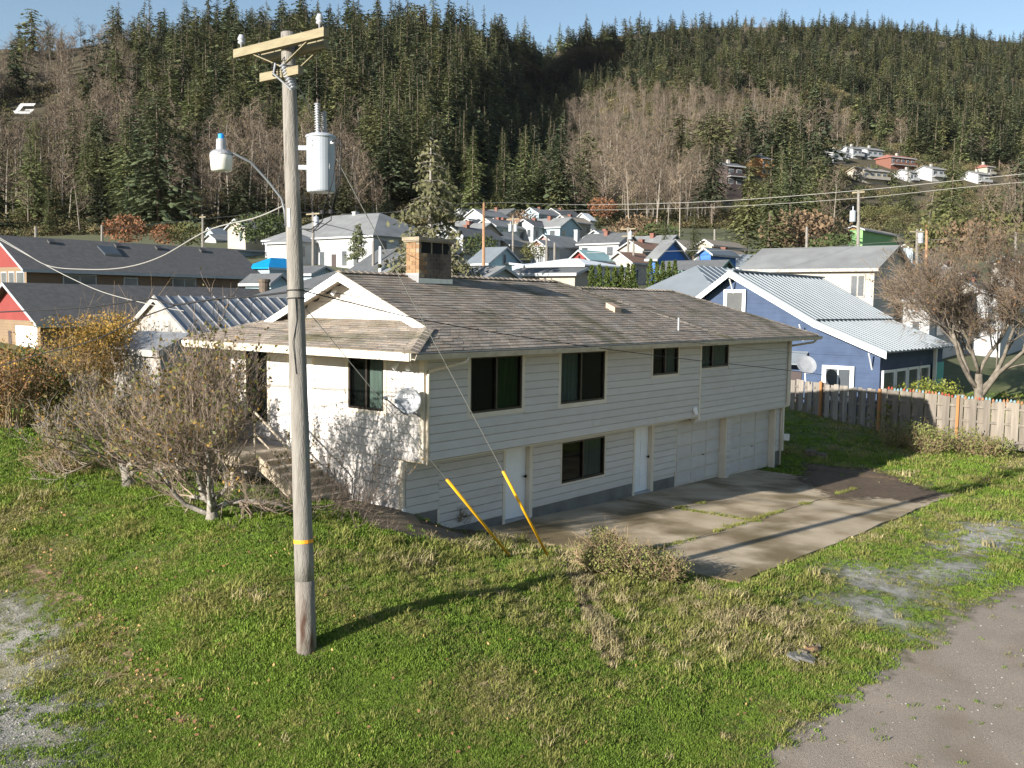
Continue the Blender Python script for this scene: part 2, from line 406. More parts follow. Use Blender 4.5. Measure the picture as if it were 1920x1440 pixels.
def gpt(px, py, z0=0.3):
    "ground point seen at a pixel"
    z = z0
    for i in range(8):
        p = gz(px, py, z); z = 0.5 * z + 0.5 * G(p[0], p[1])
    p = gz(px, py, z); return np.array([p[0], p[1], G(p[0], p[1])])
# zones in the photograph's lawn: px, py, radius, dryness
DRY = [(980, 1210, 170, .38), (1130, 1110, 60, .40), (800, 1200, 110, .15), (240, 1230, 90, .5), (600, 1120, 140, .05), (300, 960, 160, -.15), (330, 1150, 170, .15), (480, 930, 120, -.25), (760, 1000, 110, 0.0), (1250, 1180, 110, .22), (1420, 1190, 110, .18),
       (1700, 1060, 130, .25), (1400, 1280, 110, .1), (1180, 1330, 120, -.1), (700, 1320, 130, -.1), (430, 1330, 120, .2), (20, 960, 60, .5), (120, 830, 110, .0), (1700, 880, 110, .3), (1560, 850, 60, .1), (1860, 900, 90, .2), (60, 1060, 60, .6), (1180, 1060, 90, .45), (900, 1090, 90, .15)]
def dryness(x, y, z):
    q = np.stack([x - CAM[0], y - CAM[1], z - CAM[2]], -1); d = np.maximum(q @ FW, 1)
    px = 960 + F * (q @ RT) / d; py = 720 - F * (q @ UP) / d
    num = 0; den = 1e-3
    for (a, b, r_, v) in DRY:
        w = np.exp(-(((px - a) / (r_ * 1.5)) ** 2 + ((py - b) / r_) ** 2)); num = num + w * v; den = den + w
    b = num / den
    return np.clip(b * .9 + 0.10 + (N3.f(x * .9, y * .9, 4) - .5) * 1.5, 0, 1), px, py
GREEN, OLIVE, STRAW = np.array([.10, .155, .022]), np.array([.17, .18, .05]), np.array([.30, .25, .12])
def lawncol(dr):
    dr = np.asarray(dr)[..., None]
    return np.where(dr < .5, GREEN + (OLIVE - GREEN) * dr * 2, OLIVE + (STRAW - OLIVE) * (dr - .5) * 2)
# --- one sheet from under the camera to behind the ridge
_px = np.concatenate([np.arange(-900, -50, 60), np.arange(-50, 1985, 15), np.arange(1985, 2800, 60)]).astype(float)
NR1, NR2 = 170, 60
verts = []; colr = []
for px in _px:
    k = np.arange(NR1) / (NR1 - 1)
    d = 6 * (DB(px) / 6) ** k
    P_ = CAM[None] + d[:, None] * (FW + RT * ((px - 960) / F))[None]
    z = gh(P_[:, 0], P_[:, 1])
    a = np.stack([P_[:, 0], P_[:, 1], z], 1)
    dr, _, _ = dryness(a[:, 0], a[:, 1], z)
    c = lawncol(dr) * .8
    tw = sstep(42, 70, d)[:, None]
    c = c * (1 - tw) + np.array([.10, .105, .05]) * tw
    yy = np.linspace(YB(px), YR(px), NR2)
    hd = hillD(px, yy)
    h = np.stack([at(px, b, e) for b, e in zip(yy, hd)])
    hc = np.array([.085, .068, .036]) * (0.6 + .8 * N2.f(h[:, 0] / 30, h[:, 1] / 30, 3))[:, None]
    rd = hd[-1] * np.array([1.1, 1.3, 1.8]); rb = np.stack([at(px, YR(px) + 0, e) for e in rd]); rb[:, 2] = h[-1, 2] - np.array([6, 30, 120])
    verts.append(np.concatenate([a, h[1:], rb])); colr.append(np.concatenate([c, hc[1:], hc[-3:]]))
V = np.array(verts); CC = np.array(colr); nc, nr = V.shape[:2]
idx = np.arange(nc * nr).reshape(nc, nr)
fc = np.stack([idx[:-1, :-1], idx[1:, :-1], idx[1:, 1:], idx[:-1, 1:]], -1).reshape(-1, 4)
def npmesh(name, v, f, mat, col=None, smooth=True):
    me = bpy.data.meshes.new(name)
    me.vertices.add(len(v)); me.vertices.foreach_set('co', np.asarray(v, np.float32).ravel())
    f = np.asarray(f); k = f.shape[1]
    me.loops.add(f.size); me.loops.foreach_set('vertex_index', f.ravel().astype(np.int32))
    me.polygons.add(len(f)); me.polygons.foreach_set('loop_start', np.arange(0, f.size, k, dtype=np.int32)); me.polygons.foreach_set('loop_total', np.full(len(f), k, np.int32))
    me.polygons.foreach_set('use_smooth', np.full(len(f), smooth))
    if col is not None:
        a = me.color_attributes.new('tint', 'FLOAT_COLOR', 'POINT')
        a.data.foreach_set('color', np.concatenate([col, np.ones((len(col), 1))], 1).astype(np.float32).ravel())
    if mat: me.materials.append(mat)
    me.update(calc_edges=True); me.validate()
    return me
def npobj(name, me, kind=None):
    o = bpy.data.objects.new(name, me); COL.objects.link(o); WL[o.name] = np.zeros(3)
    if kind: o['kind'] = kind
    return o
M['ground'] = pm('ground_cover', (0.95, 0.95, 0.95), (0.62, 0.66, 0.6), 3.0, 1.0, 0.6, 25, attr='tint')
npobj('ground', npmesh('ground', V.reshape(-1, 3), fc, M['ground'], CC.reshape(-1, 3)), 'structure')
# --- sheets laid on the ground with ragged edges
def sdist(P_, x, y):
    "signed distance to an outline, positive inside"
    ins = np.zeros(x.shape, bool); dm = np.full(x.shape, 1e9); n = len(P_)
    for i in range(n):
        a, b = P_[i], P_[(i + 1) % n]
        ins ^= ((a[1] > y) != (b[1] > y)) & (x < (b[0] - a[0]) * (y - a[1]) / (b[1] - a[1] + 1e-12) + a[0])
        e = b - a; t = np.clip(((x - a[0]) * e[0] + (y - a[1]) * e[1]) / (e @ e + 1e-12), 0, 1)
        dm = np.minimum(dm, np.hypot(x - a[0] - t * e[0], y - a[1] - t * e[1]))
    return np.where(ins, dm, -dm)
def sheet(name, outline_px, mat, lift, step=.3, soft=.25, seed=1):
    P_ = np.array([gpt(*p)[:2] for p in outline_px])
    lo = P_.min(0) - soft * 2; hi = P_.max(0) + soft * 2
    nx = int((hi[0] - lo[0]) / step) + 2; ny = int((hi[1] - lo[1]) / step) + 2
    gx, gy = np.meshgrid(lo[0] + np.arange(nx) * step, lo[1] + np.arange(ny) * step, indexing='ij')
    sd = sdist(P_, gx, gy); fade = np.clip(.5 + sd / (2 * soft), -.4, 1.6)
    z = gh(gx, gy) + lift
    ids = np.arange(gx.size).reshape(gx.shape)
    keep = fade > -.3
    cell = keep[:-1, :-1] & keep[1:, 1:] & keep[1:, :-1] & keep[:-1, 1:]
    f = np.stack([ids[:-1, :-1], ids[1:, :-1], ids[1:, 1:], ids[:-1, 1:]], -1)[cell]
    me = npmesh(name, np.stack([gx, gy, z], -1).reshape(-1, 3), f, mat)
    a = me.color_attributes.new('fade', 'FLOAT_COLOR', 'POINT')
    if len(me.vertices) == gx.size: a.data.foreach_set('color', np.repeat(fade.ravel()[:, None], 4, 1).astype(np.float32).ravel())
    return npobj(name, me, 'structure'), P_
road, ROAD = sheet('road', [(1380, 1480), (1430, 1400), (1540, 1325), (1700, 1215), (1800, 1150), (1940, 1085), (2080, 1040), (2500, 1010), (2600, 1500), (1700, 1650)], M['asphalt'], .012, .12, .5, 3)
gravel, GRAV = sheet('gravel_lot', [(-160, 1140), (0, 1120), (100, 1165), (150, 1250), (165, 1340), (140, 1480), (-150, 1540), (-320, 1400)], M['gravel'], .012, .1, .8, 8)
PATCH = []
for i, pl in enumerate(([(1790, 985), (1880, 975), (1935, 985), (1935, 1010), (1850, 1040), (1800, 1045), (1760, 1030)], [(1560, 1075), (1620, 1060), (1660, 1075), (1640, 1095), (1590, 1095)], [(1520, 1125), (1600, 1118), (1640, 1128), (1590, 1136)],
                        [(1690, 1075), (1760, 1055), (1850, 1060), (1830, 1080), (1740, 1090)], [(1650, 1105), (1700, 1098), (1730, 1120), (1690, 1130)], [(1600, 1130), (1660, 1140), (1700, 1170), (1660, 1180), (1620, 1160)])):
    g_, p_ = sheet('gravel_patch', pl, M['gravel_pale'], .010 + i * .003, .08, .8, 20 + i); PATCH.append(p_)
soilp, SOIL = sheet('soil_bed', [(1510, 872), (1640, 885), (1700, 905), (1770, 930), (1720, 945), (1640, 935), (1570, 940), (1500, 900)], M['soil'], .062, .08, .6, 40)
ditch, DITCH = sheet('soil_channel', [(1040, 1030), (1085, 1045), (1110, 1090), (1135, 1150), (1170, 1215), (1150, 1260), (1112, 1215), (1085, 1140), (1062, 1075)], M['soil'], .012, .06, .16, 41)
path, PATH = sheet('path', [(590, 935), (676, 930), (756, 962), (790, 985), (905, 1008), (860, 1018), (770, 1010), (700, 990), (640, 955)], M['path'], .012, .06, .08, 42)
bed, BED = sheet('soil_bed', [(762, 985), (880, 985), (945, 985), (985, 996), (900, 1012), (800, 1000)], M['soil'], .010, .06, .16, 43)
# --- the concrete drive: separate slabs with joints
dr = thing('driveway', (9, -2.5, 0), None, None); dr['kind'] = 'structure'
js = [2.35, 8.05, 12.4, 16.4]; ks = [-5.72, -3.3, .62]
for i in range(3):
    for j in range(2):
        x0, x1, y0, y1 = js[i] + .012, js[i + 1] - .012, ks[j] + .012, ks[j + 1] - .012
        t = rnd.uniform(-.008, .008)
        nseg = 6; b = MB(); ptl = []
        jag = lambda a, s: a + (rnd.uniform(-.06, .06) if s else 0)
        front = [(x0 + (x1 - x0) * k / nseg, jag(y0, j == 0), 0) for k in range(nseg + 1)]
        top = [(p[0], p[1], slabz(p[0]) + t) for p in front] + [(x1, y1, slabz(x1) + t), (x0, y1, slabz(x0) + t)]
        b.prism([(p[0], p[1], p[2] - .14) for p in top], (0, 0, .14))
        b.build('slab', M['concrete'], dr)

far = MB().box(-900, 900, -900, 900, -3.2, -2.2).build('ground', pm('bounce_plain', (.11, .12, .04), (.08, .09, .03), .05, 1.0), None, kind='structure')  # unseen plain added below and behind the camera for bounce and reflections

for (x0, x1, y0, y1) in ((SLAB[0], SLAB[1], -3.311, -3.289), (8.039, 8.061, SLAB[2], SLAB[3]), (12.389, 12.411, SLAB[2], SLAB[3])):
    MB().prism([(x0, y0, slabz(x0) - .12), (x1, y0, slabz(x1) - .12), (x1, y1, slabz(x1) - .12), (x0, y1, slabz(x0) - .12)], (0, 0, .117)).build('joint_fill', pm('joint_soil', (.07, .055, .035), (.05, .04, .03), 8, 1.0), dr)
M['litter'] = pm('leaf_litter', (.27, .185, .115), (.15, .095, .06), 26, 1.0, .8, 30, c3=(.34, .25, .15), s3=9, t3=.6, w3=.08, fade=(6, 1.5, .25))
sheet('leaf_litter', [(50, 1055), (110, 1085), (165, 1125), (205, 1170), (245, 1235), (300, 1285), (375, 1345), (350, 1372), (270, 1325), (215, 1250), (175, 1190), (130, 1135), (70, 1085)], M['litter'], .016, .07, .3, 60)
sheet('leaf_litter', [(560, 1195), (600, 1205), (610, 1225), (575, 1240), (545, 1228), (545, 1205)], M['litter'], .018, .05, .15, 61)
# ================================================================== the house
zb, ze, L1, L2, DD, EE, WW, OO, OL, ORR, PP = 2.157, 4.394, 11.36, 18.043, .153, .553, 6.391, .543, .929, .965, .424
house = thing('house', (9, 3.2, 1.0), 'cream sided two storey house with brown shingle roof beside the driveway', 'house')
def fb(b, fac, pl, s0, s1, o0, o1, z0, z1):
    "box on a wall: fac Y = wall that faces -Y, X = wall that faces -X; o = distance out of the wall"
    if fac == 'Y': b.box(s0, s1, pl - o1, pl - o0, z0, z1)
    else: b.box(pl - o1, pl - o0, s0, s1, z0, z1)
    return b
def siding(par, fac, pl, s0, s1, z0, z1, opens=(), exp=.18, mat=None, shape=None):
    "lapped boards one by one, cut round the openings"
    k = 0; z = z0
    while z < z1 - .02:
        zt = min(z + exp, z1); zc = (z + zt) / 2
        a, b_ = (s0, s1) if shape is None else shape(zc)
        iv = [(a, b_)]
        for (oa, ob, oz0, oz1) in opens:
            if oz0 - .02 < zc < oz1 + .02:
                nv = []
                for (p, q) in iv:
                    if ob <= p or oa >= q: nv.append((p, q)); continue
                    if oa > p: nv.append((p, oa))
                    if ob < q: nv.append((ob, q))
                iv = nv
        for (p, q) in iv:
            if q - p < .05: continue
            cuts = [p]
            if q - p > 5.5: cuts.append(p + (q - p) * rnd.uniform(.3, .7))
            cuts.append(q)
            for c0, c1 in zip(cuts[:-1], cuts[1:]):
                c0 += .002; c1 -= .002
                o0, o1, jt = .004, .036 + rnd.uniform(-.003, .003), rnd.uniform(-.003, .003)
                prof = [(-.001, z + jt + .015), (.030, z + jt + .015), (.034 + jt, z + jt + .021), (.024 + jt, zt), (-.001, zt)]
                m = MB()
                if fac == 'Y': m.prism([(c0, pl - o, h) for o, h in prof], (c1 - c0, 0, 0))
                else: m.prism([(pl - o, c0, h) for o, h in prof], (0, c1 - c0, 0))
                m.build('siding_board', mat or M['paint'], par)
        z = zt
CURT = (M['curtain'], M['curtain_green'], M['curtain_pale'])
def window(par, fac, pl, a, b, z0, z1, mats, tw=.10, split=.5, frame=None, trim=None, head=True, fo=.03):
    fr = fb(MB(), fac, pl, a, b, -.099, -.094, z0, z1)
    w = fr.build('window', M['room'], par)
    pane_ = [M['glass'] if q in CURT else q for q in mats]
    f = MB(); t = .045
    for q in ((a, b, z0, z0 + t), (a, b, z1 - t, z1), (a, a + t, z0 + t, z1 - t), (b - t, b, z0 + t, z1 - t)): fb(f, fac, pl, q[0], q[1], -.07, fo - .012, q[2], q[3])
    f.build('frame', frame or M['bronze'], w)
    xm = a + (b - a) * split
    if split:
        fb(MB(), fac, pl, xm - .025, xm + .03, -.068, fo - .02, z0 + t, z1 - t).build('mullion', frame or M['bronze'], w)
        fb(MB(), fac, pl, a + t, xm - .025, -.05, -.042, z0 + t, z1 - t).build('pane', pane_[0], w)
        fb(MB(), fac, pl, xm + .03, b - t, -.03, -.022, z0 + t, z1 - t).build('pane', pane_[1], w)
    else:
        fb(MB(), fac, pl, a + t, b - t, -.03, -.022, z0 + t, z1 - t).build('pane', pane_[0], w)
    for q, (c0, c1) in zip(mats, ((a + t, xm), (xm, b - t))):
        if q in CURT:
            cu = MB(); nf = 15; cv = [(c0 + (c1 - c0) * k / nf, -.078 + .012 * math.sin(k * 1.9)) for k in range(nf + 1)]
            for (s0, o0), (s1, o1) in zip(cv[:-1], cv[1:]):
                P4 = [(s0, o0, z0), (s1, o1, z0), (s1, o1, z1), (s0, o0, z1)]
                cu.quad(*[(p[0], pl - p[1], p[2]) if fac == 'Y' else (pl - p[1], p[0], p[2]) for p in P4])
            cu.build('curtain', q, w)
    if tw:
        tr = trim or M['trim']
        fb(MB(), fac, pl, a - tw, a, -.06, fo, z0 - tw, z1 + tw * .8).build('trim_board', tr, w)
        fb(MB(), fac, pl, b, b + tw, -.06, fo, z0 - tw, z1 + tw * .8).build('trim_board', tr, w)
        fb(MB(), fac, pl, a, b, -.06, fo - .002, z0 - tw, z0).build('sill', tr, w)
        if head: fb(MB(), fac, pl, a, b, -.06, fo - .002, z1, z1 + tw * .8).build('trim_board', tr, w)
    return w
WT = 4.219
W1, W2, W3, W4 = (1.376, 3.109, 3.023, WT), (4.567, 6.411, 2.996, WT), (8.699, 10.063, 3.471, WT), (11.50, 13.39, 3.532, WT)
LWIN, LWIN2 = (1.116, 2.189, 3.091, 4.194), (4.95, 5.75, 2.55, 4.194)
LW = (5.42, 7.313, .927, 1.946)
D1, D2 = (3.239, 4.12), (8.80, 9.66)
G1, G2 = (11.06, 13.78), (14.12, 17.36)
# --- walls (sheathing behind the boards)
w = MB(); w.box(.10, L1, .10, WW, zb + .02, 4.42); w.box(L1, L2, DD + .10, WW, zb, 4.42)
wall = w.build('upper_wall', M['paint'], house)
w = MB(); w.box(.10, L2 - .001, EE + .10, WW - .001, -.3, zb + .019); lower = w.build('lower_wall', M['paint'], house)
def ring(par, fac, pl, s0, s1, z0, z1, opens):
    "the skin of the wall between the openings, 10 cm deep"
    xs = sorted({s0, s1, *[o for q in opens for o in q[:2]]})
    for a, b in zip(xs[:-1], xs[1:]):
        zs = [z0]
        for q in opens:
            if q[0] <= a and q[1] >= b: zs += [q[2], q[3]]
        zs = sorted(zs) + [z1]
        for lo, hi in zip(zs[::2], zs[1::2]):
            if hi - lo > .005: fb(MB(), fac, pl, a, b, -.10, -.001, lo, hi).build('sheathing', M['paint'], par)
ring(wall, 'Y', 0, 0, L1, zb + .02, 4.42, [W1, W2, W3]); ring(wall, 'Y', DD, L1, L2, 1.96, 4.42, [W4])
exp_ = lambda q, t=.10: (q[0] - t, q[1] + t, q[2] - t, q[3] + t)
siding(wall, 'Y', 0, .10, L1 - .07, zb, 4.36, [exp_(W1), exp_(W2), exp_(W3, .08)])
siding(wall, 'Y', DD, L1 + .03, L2 - .09, 1.99, 4.36, [exp_(W4, .03)])
ring(wall, 'X', 0, .1, WW, zb + .02, 4.42, [LWIN, LWIN2]); ring(lower, 'X', 0, EE + .1, WW, .9, zb + .02, [])
siding(wall, 'X', 0, .10, WW - .08, 1.25 + 5 * .18, 4.36, [exp_(LWIN), exp_(LWIN2), (3.30, 4.22, 2.1, 4.15)])
siding(lower, 'X', 0, EE + .12, WW - .08, 1.23, 1.25 + 5 * .18, [])
# corner boards
for q in ((0, 'Y', 0, .10), (0, 'X', 0, .10)):
    fb(MB(), q[1], 0, -.03 if q[1] == 'Y' else .0, .10, 0, .03, zb - .02, 4.36).build('corner_board', M['trim'], wall)
fb(MB(), 'Y', 0, L1 - .07, L1 + .03, -.10, .035, zb - .08, 4.36).build('corner_board', M['trim'], wall)
fb(MB(), 'Y', DD, L2 - .09, L2 + .02, -.02, .03, 1.99, 4.36).build('corner_board', M['trim'], wall)
fb(MB(), 'X', 0, EE - .02, EE + .12, -.02, .03, 1.12, zb - .02).build('corner_board', M['trim'], lower)
fb(MB(), 'Y', 0, -.03, .62, -.55, -.53, zb - .12, zb - .06).build('soffit_trim', M['white'], wall)
MB().box(.02, L1, .02, EE + .1, zb - .03, zb - .004).build('soffit', M['trim'], wall)
# --- lower wall front: boards, foundation
lo_open = [(D1[0] - .10, D1[1] + .14, -1, 3), (D2[0] - .10, D2[1] + .14, -1, 3), exp_(LW, .05), (G1[0] - .05, L2, -1, 3)]
ring(lower, 'Y', EE, 0, G1[0] - .05, .2, zb - .03, [(D1[0] - .02, D1[1] + .02, .2, zb - .03), (D2[0] - .02, D2[1] + .02, .2, zb - .03), LW])
siding(lower, 'Y', EE, .05, 1.02, .98, zb - .03, lo_open)
siding(lower, 'Y', EE, 1.02, G1[0] - .05, .50, zb - .03, lo_open)
fb(MB(), 'Y', EE, .98, 1.05, 0, .032, .46, .98).build('trim_board', M['trim'], lower)
fd = MB(); fb(fd, 'Y', EE, 0.0, .975, 0, .01, -.2, .975)
fb(fd, 'Y', EE, 1.05, D1[0] - .09, 0, .012, -.2, .495); fb(fd, 'Y', EE, D1[1] + .13, D2[0] - .09, 0, .012, -.2, .495); fb(fd, 'Y', EE, D2[1] + .13, G1[0] - .05, 0, .012, -.2, .40)
fd.build('foundation', M['found'], house)
fb(MB(), 'Y', EE, -.05, .02, -.02, .05, .75, 1.15).build('drain_pipe', M['white'], lower)
# --- man doors
def mdoor(q, zs, label):
    a, b = q
    d = fb(MB(), 'Y', EE, a, b, -.13, -.09, zs + .06, zb - .03).build('door', M['white'], house, label=label)
    for x0, x1 in ((a - .09, a - .005), (b + .005, b + .13)): fb(MB(), 'Y', EE, x0, x1, -.09, .035, zs, zb - .03).build('door_jamb', M['trim'], d)
    fb(MB(), 'Y', EE, a, b, -.10, .02, zs, zs + .055).build('threshold', M['galv'], d)
    MB().lathe((b - .08, EE + .08, zs + 1.0), [(.012, 0), (.014, .03), (.035, .045), (.035, .075), (.012, .085)], 10, (0, -1, 0)).build('handle', M['black'], d)
    return d
door1 = mdoor(D1, slabz(3.6), 'plain white flush door under the overhang')
door2 = mdoor(D2, slabz(9.2), 'white six panel door beside the garage')
zs = slabz(9.2) + .06
for i in range(2):
    for z0, z1 in ((.14, .72), (.86, 1.45), (1.55, 1.82)):
        x0 = D2[0] + .10 + i * .36
        fb(MB(), 'Y', EE + .13, x0, x0 + .28, .042, .05, zs + z0, zs + z1).build('panel', M['white'], door2)
# --- lower window
window(lower, 'Y', EE, *LW, (M['glass'], M['curtain']), tw=.04, split=.5)
# --- garage doors with panels, piers and header
def garage(q, label, zs0, zs1, ncol):
    a, b = q; top = 2.02
    g = MB().prism([(a, EE + .05, zs0 + .01), (b, EE + .05, zs1 + .01), (b, EE + .05, top), (a, EE + .05, top)], (0, -.05, 0)).build('garage_door', M['gutter'], house, label=label)  # darker base shows between the panels as painted shadow lines
    zlow = max(zs0, zs1) + .03; rows = 5
    for i in range(rows):
        for j in range(ncol):
            x0 = a + .02 + (b - a - .04) * j / ncol; x1 = a + .02 + (b - a - .04) * (j + 1) / ncol
            z0 = zlow + (top - zlow) * i / rows; z1 = zlow + (top - zlow) * (i + 1) / rows
            fb(MB(), 'Y', EE, x0 + .03, x1 - .03, -.001, .012, z0 + .03, z1 - .02).build('panel', M['paint'], g)
        if i: fb(MB(), 'Y', EE, a + .01, b - .01, -.001, .006, zlow + (top - zlow) * i / rows - .012, zlow + (top - zlow) * i / rows - .004).build('joint_shadow_strip', M['gutter'], g)  # shadow of the section joint, drawn as a darker strip
    MB().tube([(a + (b - a) * .58, EE - .02, zlow + .75), (a + (b - a) * .58, EE - .05, zlow + .75), (a + (b - a) * .58 + .08, EE - .05, zlow + .75)], .012, 6).build('handle', M['black'], g)
    return g
garage(G1, 'pale panelled garage door next to the white panel door', slabz(11.2), slabz(13.4), 3)
garage(G2, 'pale panelled garage door at the far corner of the house', slabz(14.5), slabz(17.3), 3)
PF = EE - .22
MB().box(13.785, 13.86, PF, EE + .05, slabz(13.8), 1.99).build('garage_jamb', M['trim'], house)
pb = MB().box(13.861, 14.115, PF + .02, EE + .05, slabz(14), 1.985).build('garage_pier', M['paint'], house)
siding(pb, 'Y', PF + .02, 13.865, 14.11, slabz(14) + .10, 1.985)
MB().box(17.365, 17.45, PF, EE + .05, slabz(17.4), 1.99).build('garage_jamb', M['trim'], house)
pc = MB().box(17.451, L2 - .001, PF + .02, EE + .1, .44, 1.985).build('garage_pier', M['paint'], house)
siding(pc, 'Y', PF + .02, 17.46, L2 - .10, .45, 1.985)
fb(MB(), 'Y', PF, L2 - .10, L2 + .02, -.03, .03, .42, 1.985).build('corner_board', M['trim'], pc)
MB().box(17.451, L2 - .01, PF + .03, EE + .1, -.3, .439).build('foundation', M['found'], house)
MB().box(G1[0] - .05, G1[0] - .005, EE - .03, EE + .05, slabz(11), 2.02).build('trim_board', M['trim'], lower)
MB().box(L1 + .03, L2 - .02, DD + .03, EE + .1, 1.992, 2.02).build('garage_soffit', M['trim'], house)
# --- upper windows
window(wall, 'Y', 0, *W1, (M['glass'], M['curtain_green']), tw=.10)
window(wall, 'Y', 0, *W2, (M['curtain'], M['glass']), tw=.10, split=.46)
window(wall, 'Y', 0, *W3, (M['glass'], M['curtain']), tw=.07)
window(wall, 'Y', DD, *W4, (M['curtain'], M['curtain_pale']), tw=.02, split=.47)
window(wall, 'X', 0, *LWIN, (M['curtain_pale'], M['glass']), tw=.09)
window(wall, 'X', 0, *LWIN2, (M['glass'], M['glass']), tw=.09)
fdoor = fb(MB(), 'X', 0, 3.36, 4.16, -.01, .012, 2.12, 4.08).build('door', M['white'], house, label='white entry door at the top of the steps')
for x0, x1 in ((3.29, 3.36), (4.16, 4.23)): fb(MB(), 'X', 0, x0, x1, 0, .035, 2.12, 4.14).build('door_jamb', M['trim'], fdoor)
# --- roof: courses of tabs, real steps
zr = ze + PP * (WW / 2 + OO); zr2 = zr - .15; P2 = (zr2 - ze) / ((WW - DD) / 2 + OO)
XR1 = L1 + ORR - OO - WW / 2; XG = .577; XR2 = L2 + ORR - OO - (WW - DD) / 2; YR_ = WW / 2; YR2 = (WW + DD) / 2
XE1, XE2 = L1 + ORR, L2 + ORR
ZG = ze + PP * (.469 + OO)          # top of the left pent roof at the hip
sh = MB()
def shingles(A, B, C, D, exp=.142, tabw=.30):
    "A-B eave, D-C ridge; quads with their own tint and a lifted lower edge"
    A, B, C, D = [np.asarray(q, float) for q in (A, B, C, D)]
    up = (C + D) / 2 - (A + B) / 2; ln = np.linalg.norm(np.cross(B - A, up)) / np.linalg.norm(B - A) if np.linalg.norm(B - A) > 0 else 1
    nrm = np.cross(B - A, D - A if np.linalg.norm(D - A) > .01 else C - A); nrm /= np.linalg.norm(nrm)
    if nrm[2] < 0: nrm = -nrm
    n = max(1, int(round(ln / exp)))
    for i in range(n):
        t0, t1 = i / n, min((i + 1.15) / n, 1)
        l0, r0 = A + (D - A) * t0, B + (C - B) * t0
        l1, r1 = A + (D - A) * t1, B + (C - B) * t1
        wd = np.linalg.norm(r0 - l0)
        if wd < .02: continue
        k = max(1, int(round(wd / tabw))); off = rnd.random()
        us = [0] + [(j + off) / k for j in range(k) if 0 < (j + off) / k < 1] + [1]
        for a, b in zip(us[:-1], us[1:]):
            if b - a < 1e-4: continue
            lift = .016 + rnd.uniform(-.003, .005); g = .004 / wd
            p = l0 + (r0 - l0) * (a + g); q = l0 + (r0 - l0) * max(b - g, a + g); r = l1 + (r1 - l1) * b; s = l1 + (r1 - l1) * a
            tn = rnd.uniform(.74, 1.22); hue = rnd.uniform(-.05, .05); c = (tn * (1 + hue), tn, tn * (1 - hue), 1)
            n0 = len(sh.v)
            sh.v += [tuple(x) for x in (p + nrm * lift, q + nrm * lift, r + nrm * .004, s + nrm * .004, p, q)]
            sh.f += [(n0, n0 + 1, n0 + 2, n0 + 3), (n0 + 4, n0 + 5, n0 + 1, n0)]
            sh.c += [c] * 6
shingles((-OL, -OO, ze), (XE1, -OO, ze), (XR1, YR_, zr), (XG, YR_, zr)) if False else None
# front slope, left block: below the pent-roof hip the left edge follows the hip, above it the rake
yf = .469
shingles((-OL, -OO, ze), (XE1, -OO, ze), (XE1 - (yf + OO), yf, ZG), (XG, yf, ZG))
shingles((XG, yf, ZG), (XE1 - (yf + OO), yf, ZG), (XR1, YR_, zr), (XG, YR_, zr))
shingles((XG, WW - yf, ZG), (XE1 - (yf + OO), WW - yf, ZG), (XR1, YR_, zr), (XG, YR_, zr))
shingles((-OL, WW + OO, ze), (XE1, WW + OO, ze), (XE1 - (yf + OO), WW - yf, ZG), (XG, WW - yf, ZG))
shingles((XE1, -OO, ze), (XE1, WW + OO, ze), (XR1, YR_, zr), (XR1, YR_ - .001, zr))
XW = .98; ZW = ze + (ZG - ze) * (XW + OL) / (XG + OL)
ysh = (XW - XG) * 1.0
shingles((-OL, -OO, ze), (-OL, WW + OO, ze), (XG, WW - yf, ZG), (XG, yf, ZG))
shingles((XG, yf, ZG), (XG, WW - yf, ZG), (XW, WW - yf - .4, ZW), (XW, yf + .4, ZW))
# right block
shingles((8.2, DD - OO, ze - .01), (XE2, DD - OO, ze - .01), (XR2, YR2, zr2), (8.2, YR2, zr2))
shingles((8.2, WW + OO, ze - .01), (XE2, WW + OO, ze - .01), (XR2, YR2, zr2), (8.2, YR2, zr2))
shingles((XE2, DD - OO, ze - .01), (XE2, WW + OO, ze - .01), (XR2, YR2, zr2), (XR2, YR2 - .001, zr2))
rf = MB()
def deck(*pts): rf.prism([(p[0], p[1], p[2] - .045) for p in pts], (0, 0, .04))
deck((-OL, -OO, ze), (XE1, -OO, ze), (XR1, YR_, zr), (XG, YR_, zr), (XG, yf, ZG)); deck((-OL, WW + OO, ze), (XG, WW - yf, ZG), (XG, YR_, zr), (XR1, YR_, zr), (XE1, WW + OO, ze)); deck((XE1, -OO, ze), (XE1, WW + OO, ze), (XR1, YR_, zr))
deck((-OL, -OO, ze), (XG, yf, ZG), (XW, yf + .4, ZW), (XW, WW - yf - .4, ZW), (XG, WW - yf, ZG), (-OL, WW + OO, ze))
z_ = ze - .01
deck((8.2, DD - OO, z_), (XE2, DD - OO, z_), (XR2, YR2, zr2), (8.2, YR2, zr2)); deck((8.2, WW + OO, z_), (8.2, YR2, zr2), (XR2, YR2, zr2), (XE2, WW + OO, z_)); deck((XE2, DD - OO, z_), (XE2, WW + OO, z_), (XR2, YR2, zr2))
roof = rf.build('roof', M['gutter'], house)
sh.build('shingle_courses', M['shingle'], roof, kind='stuff')
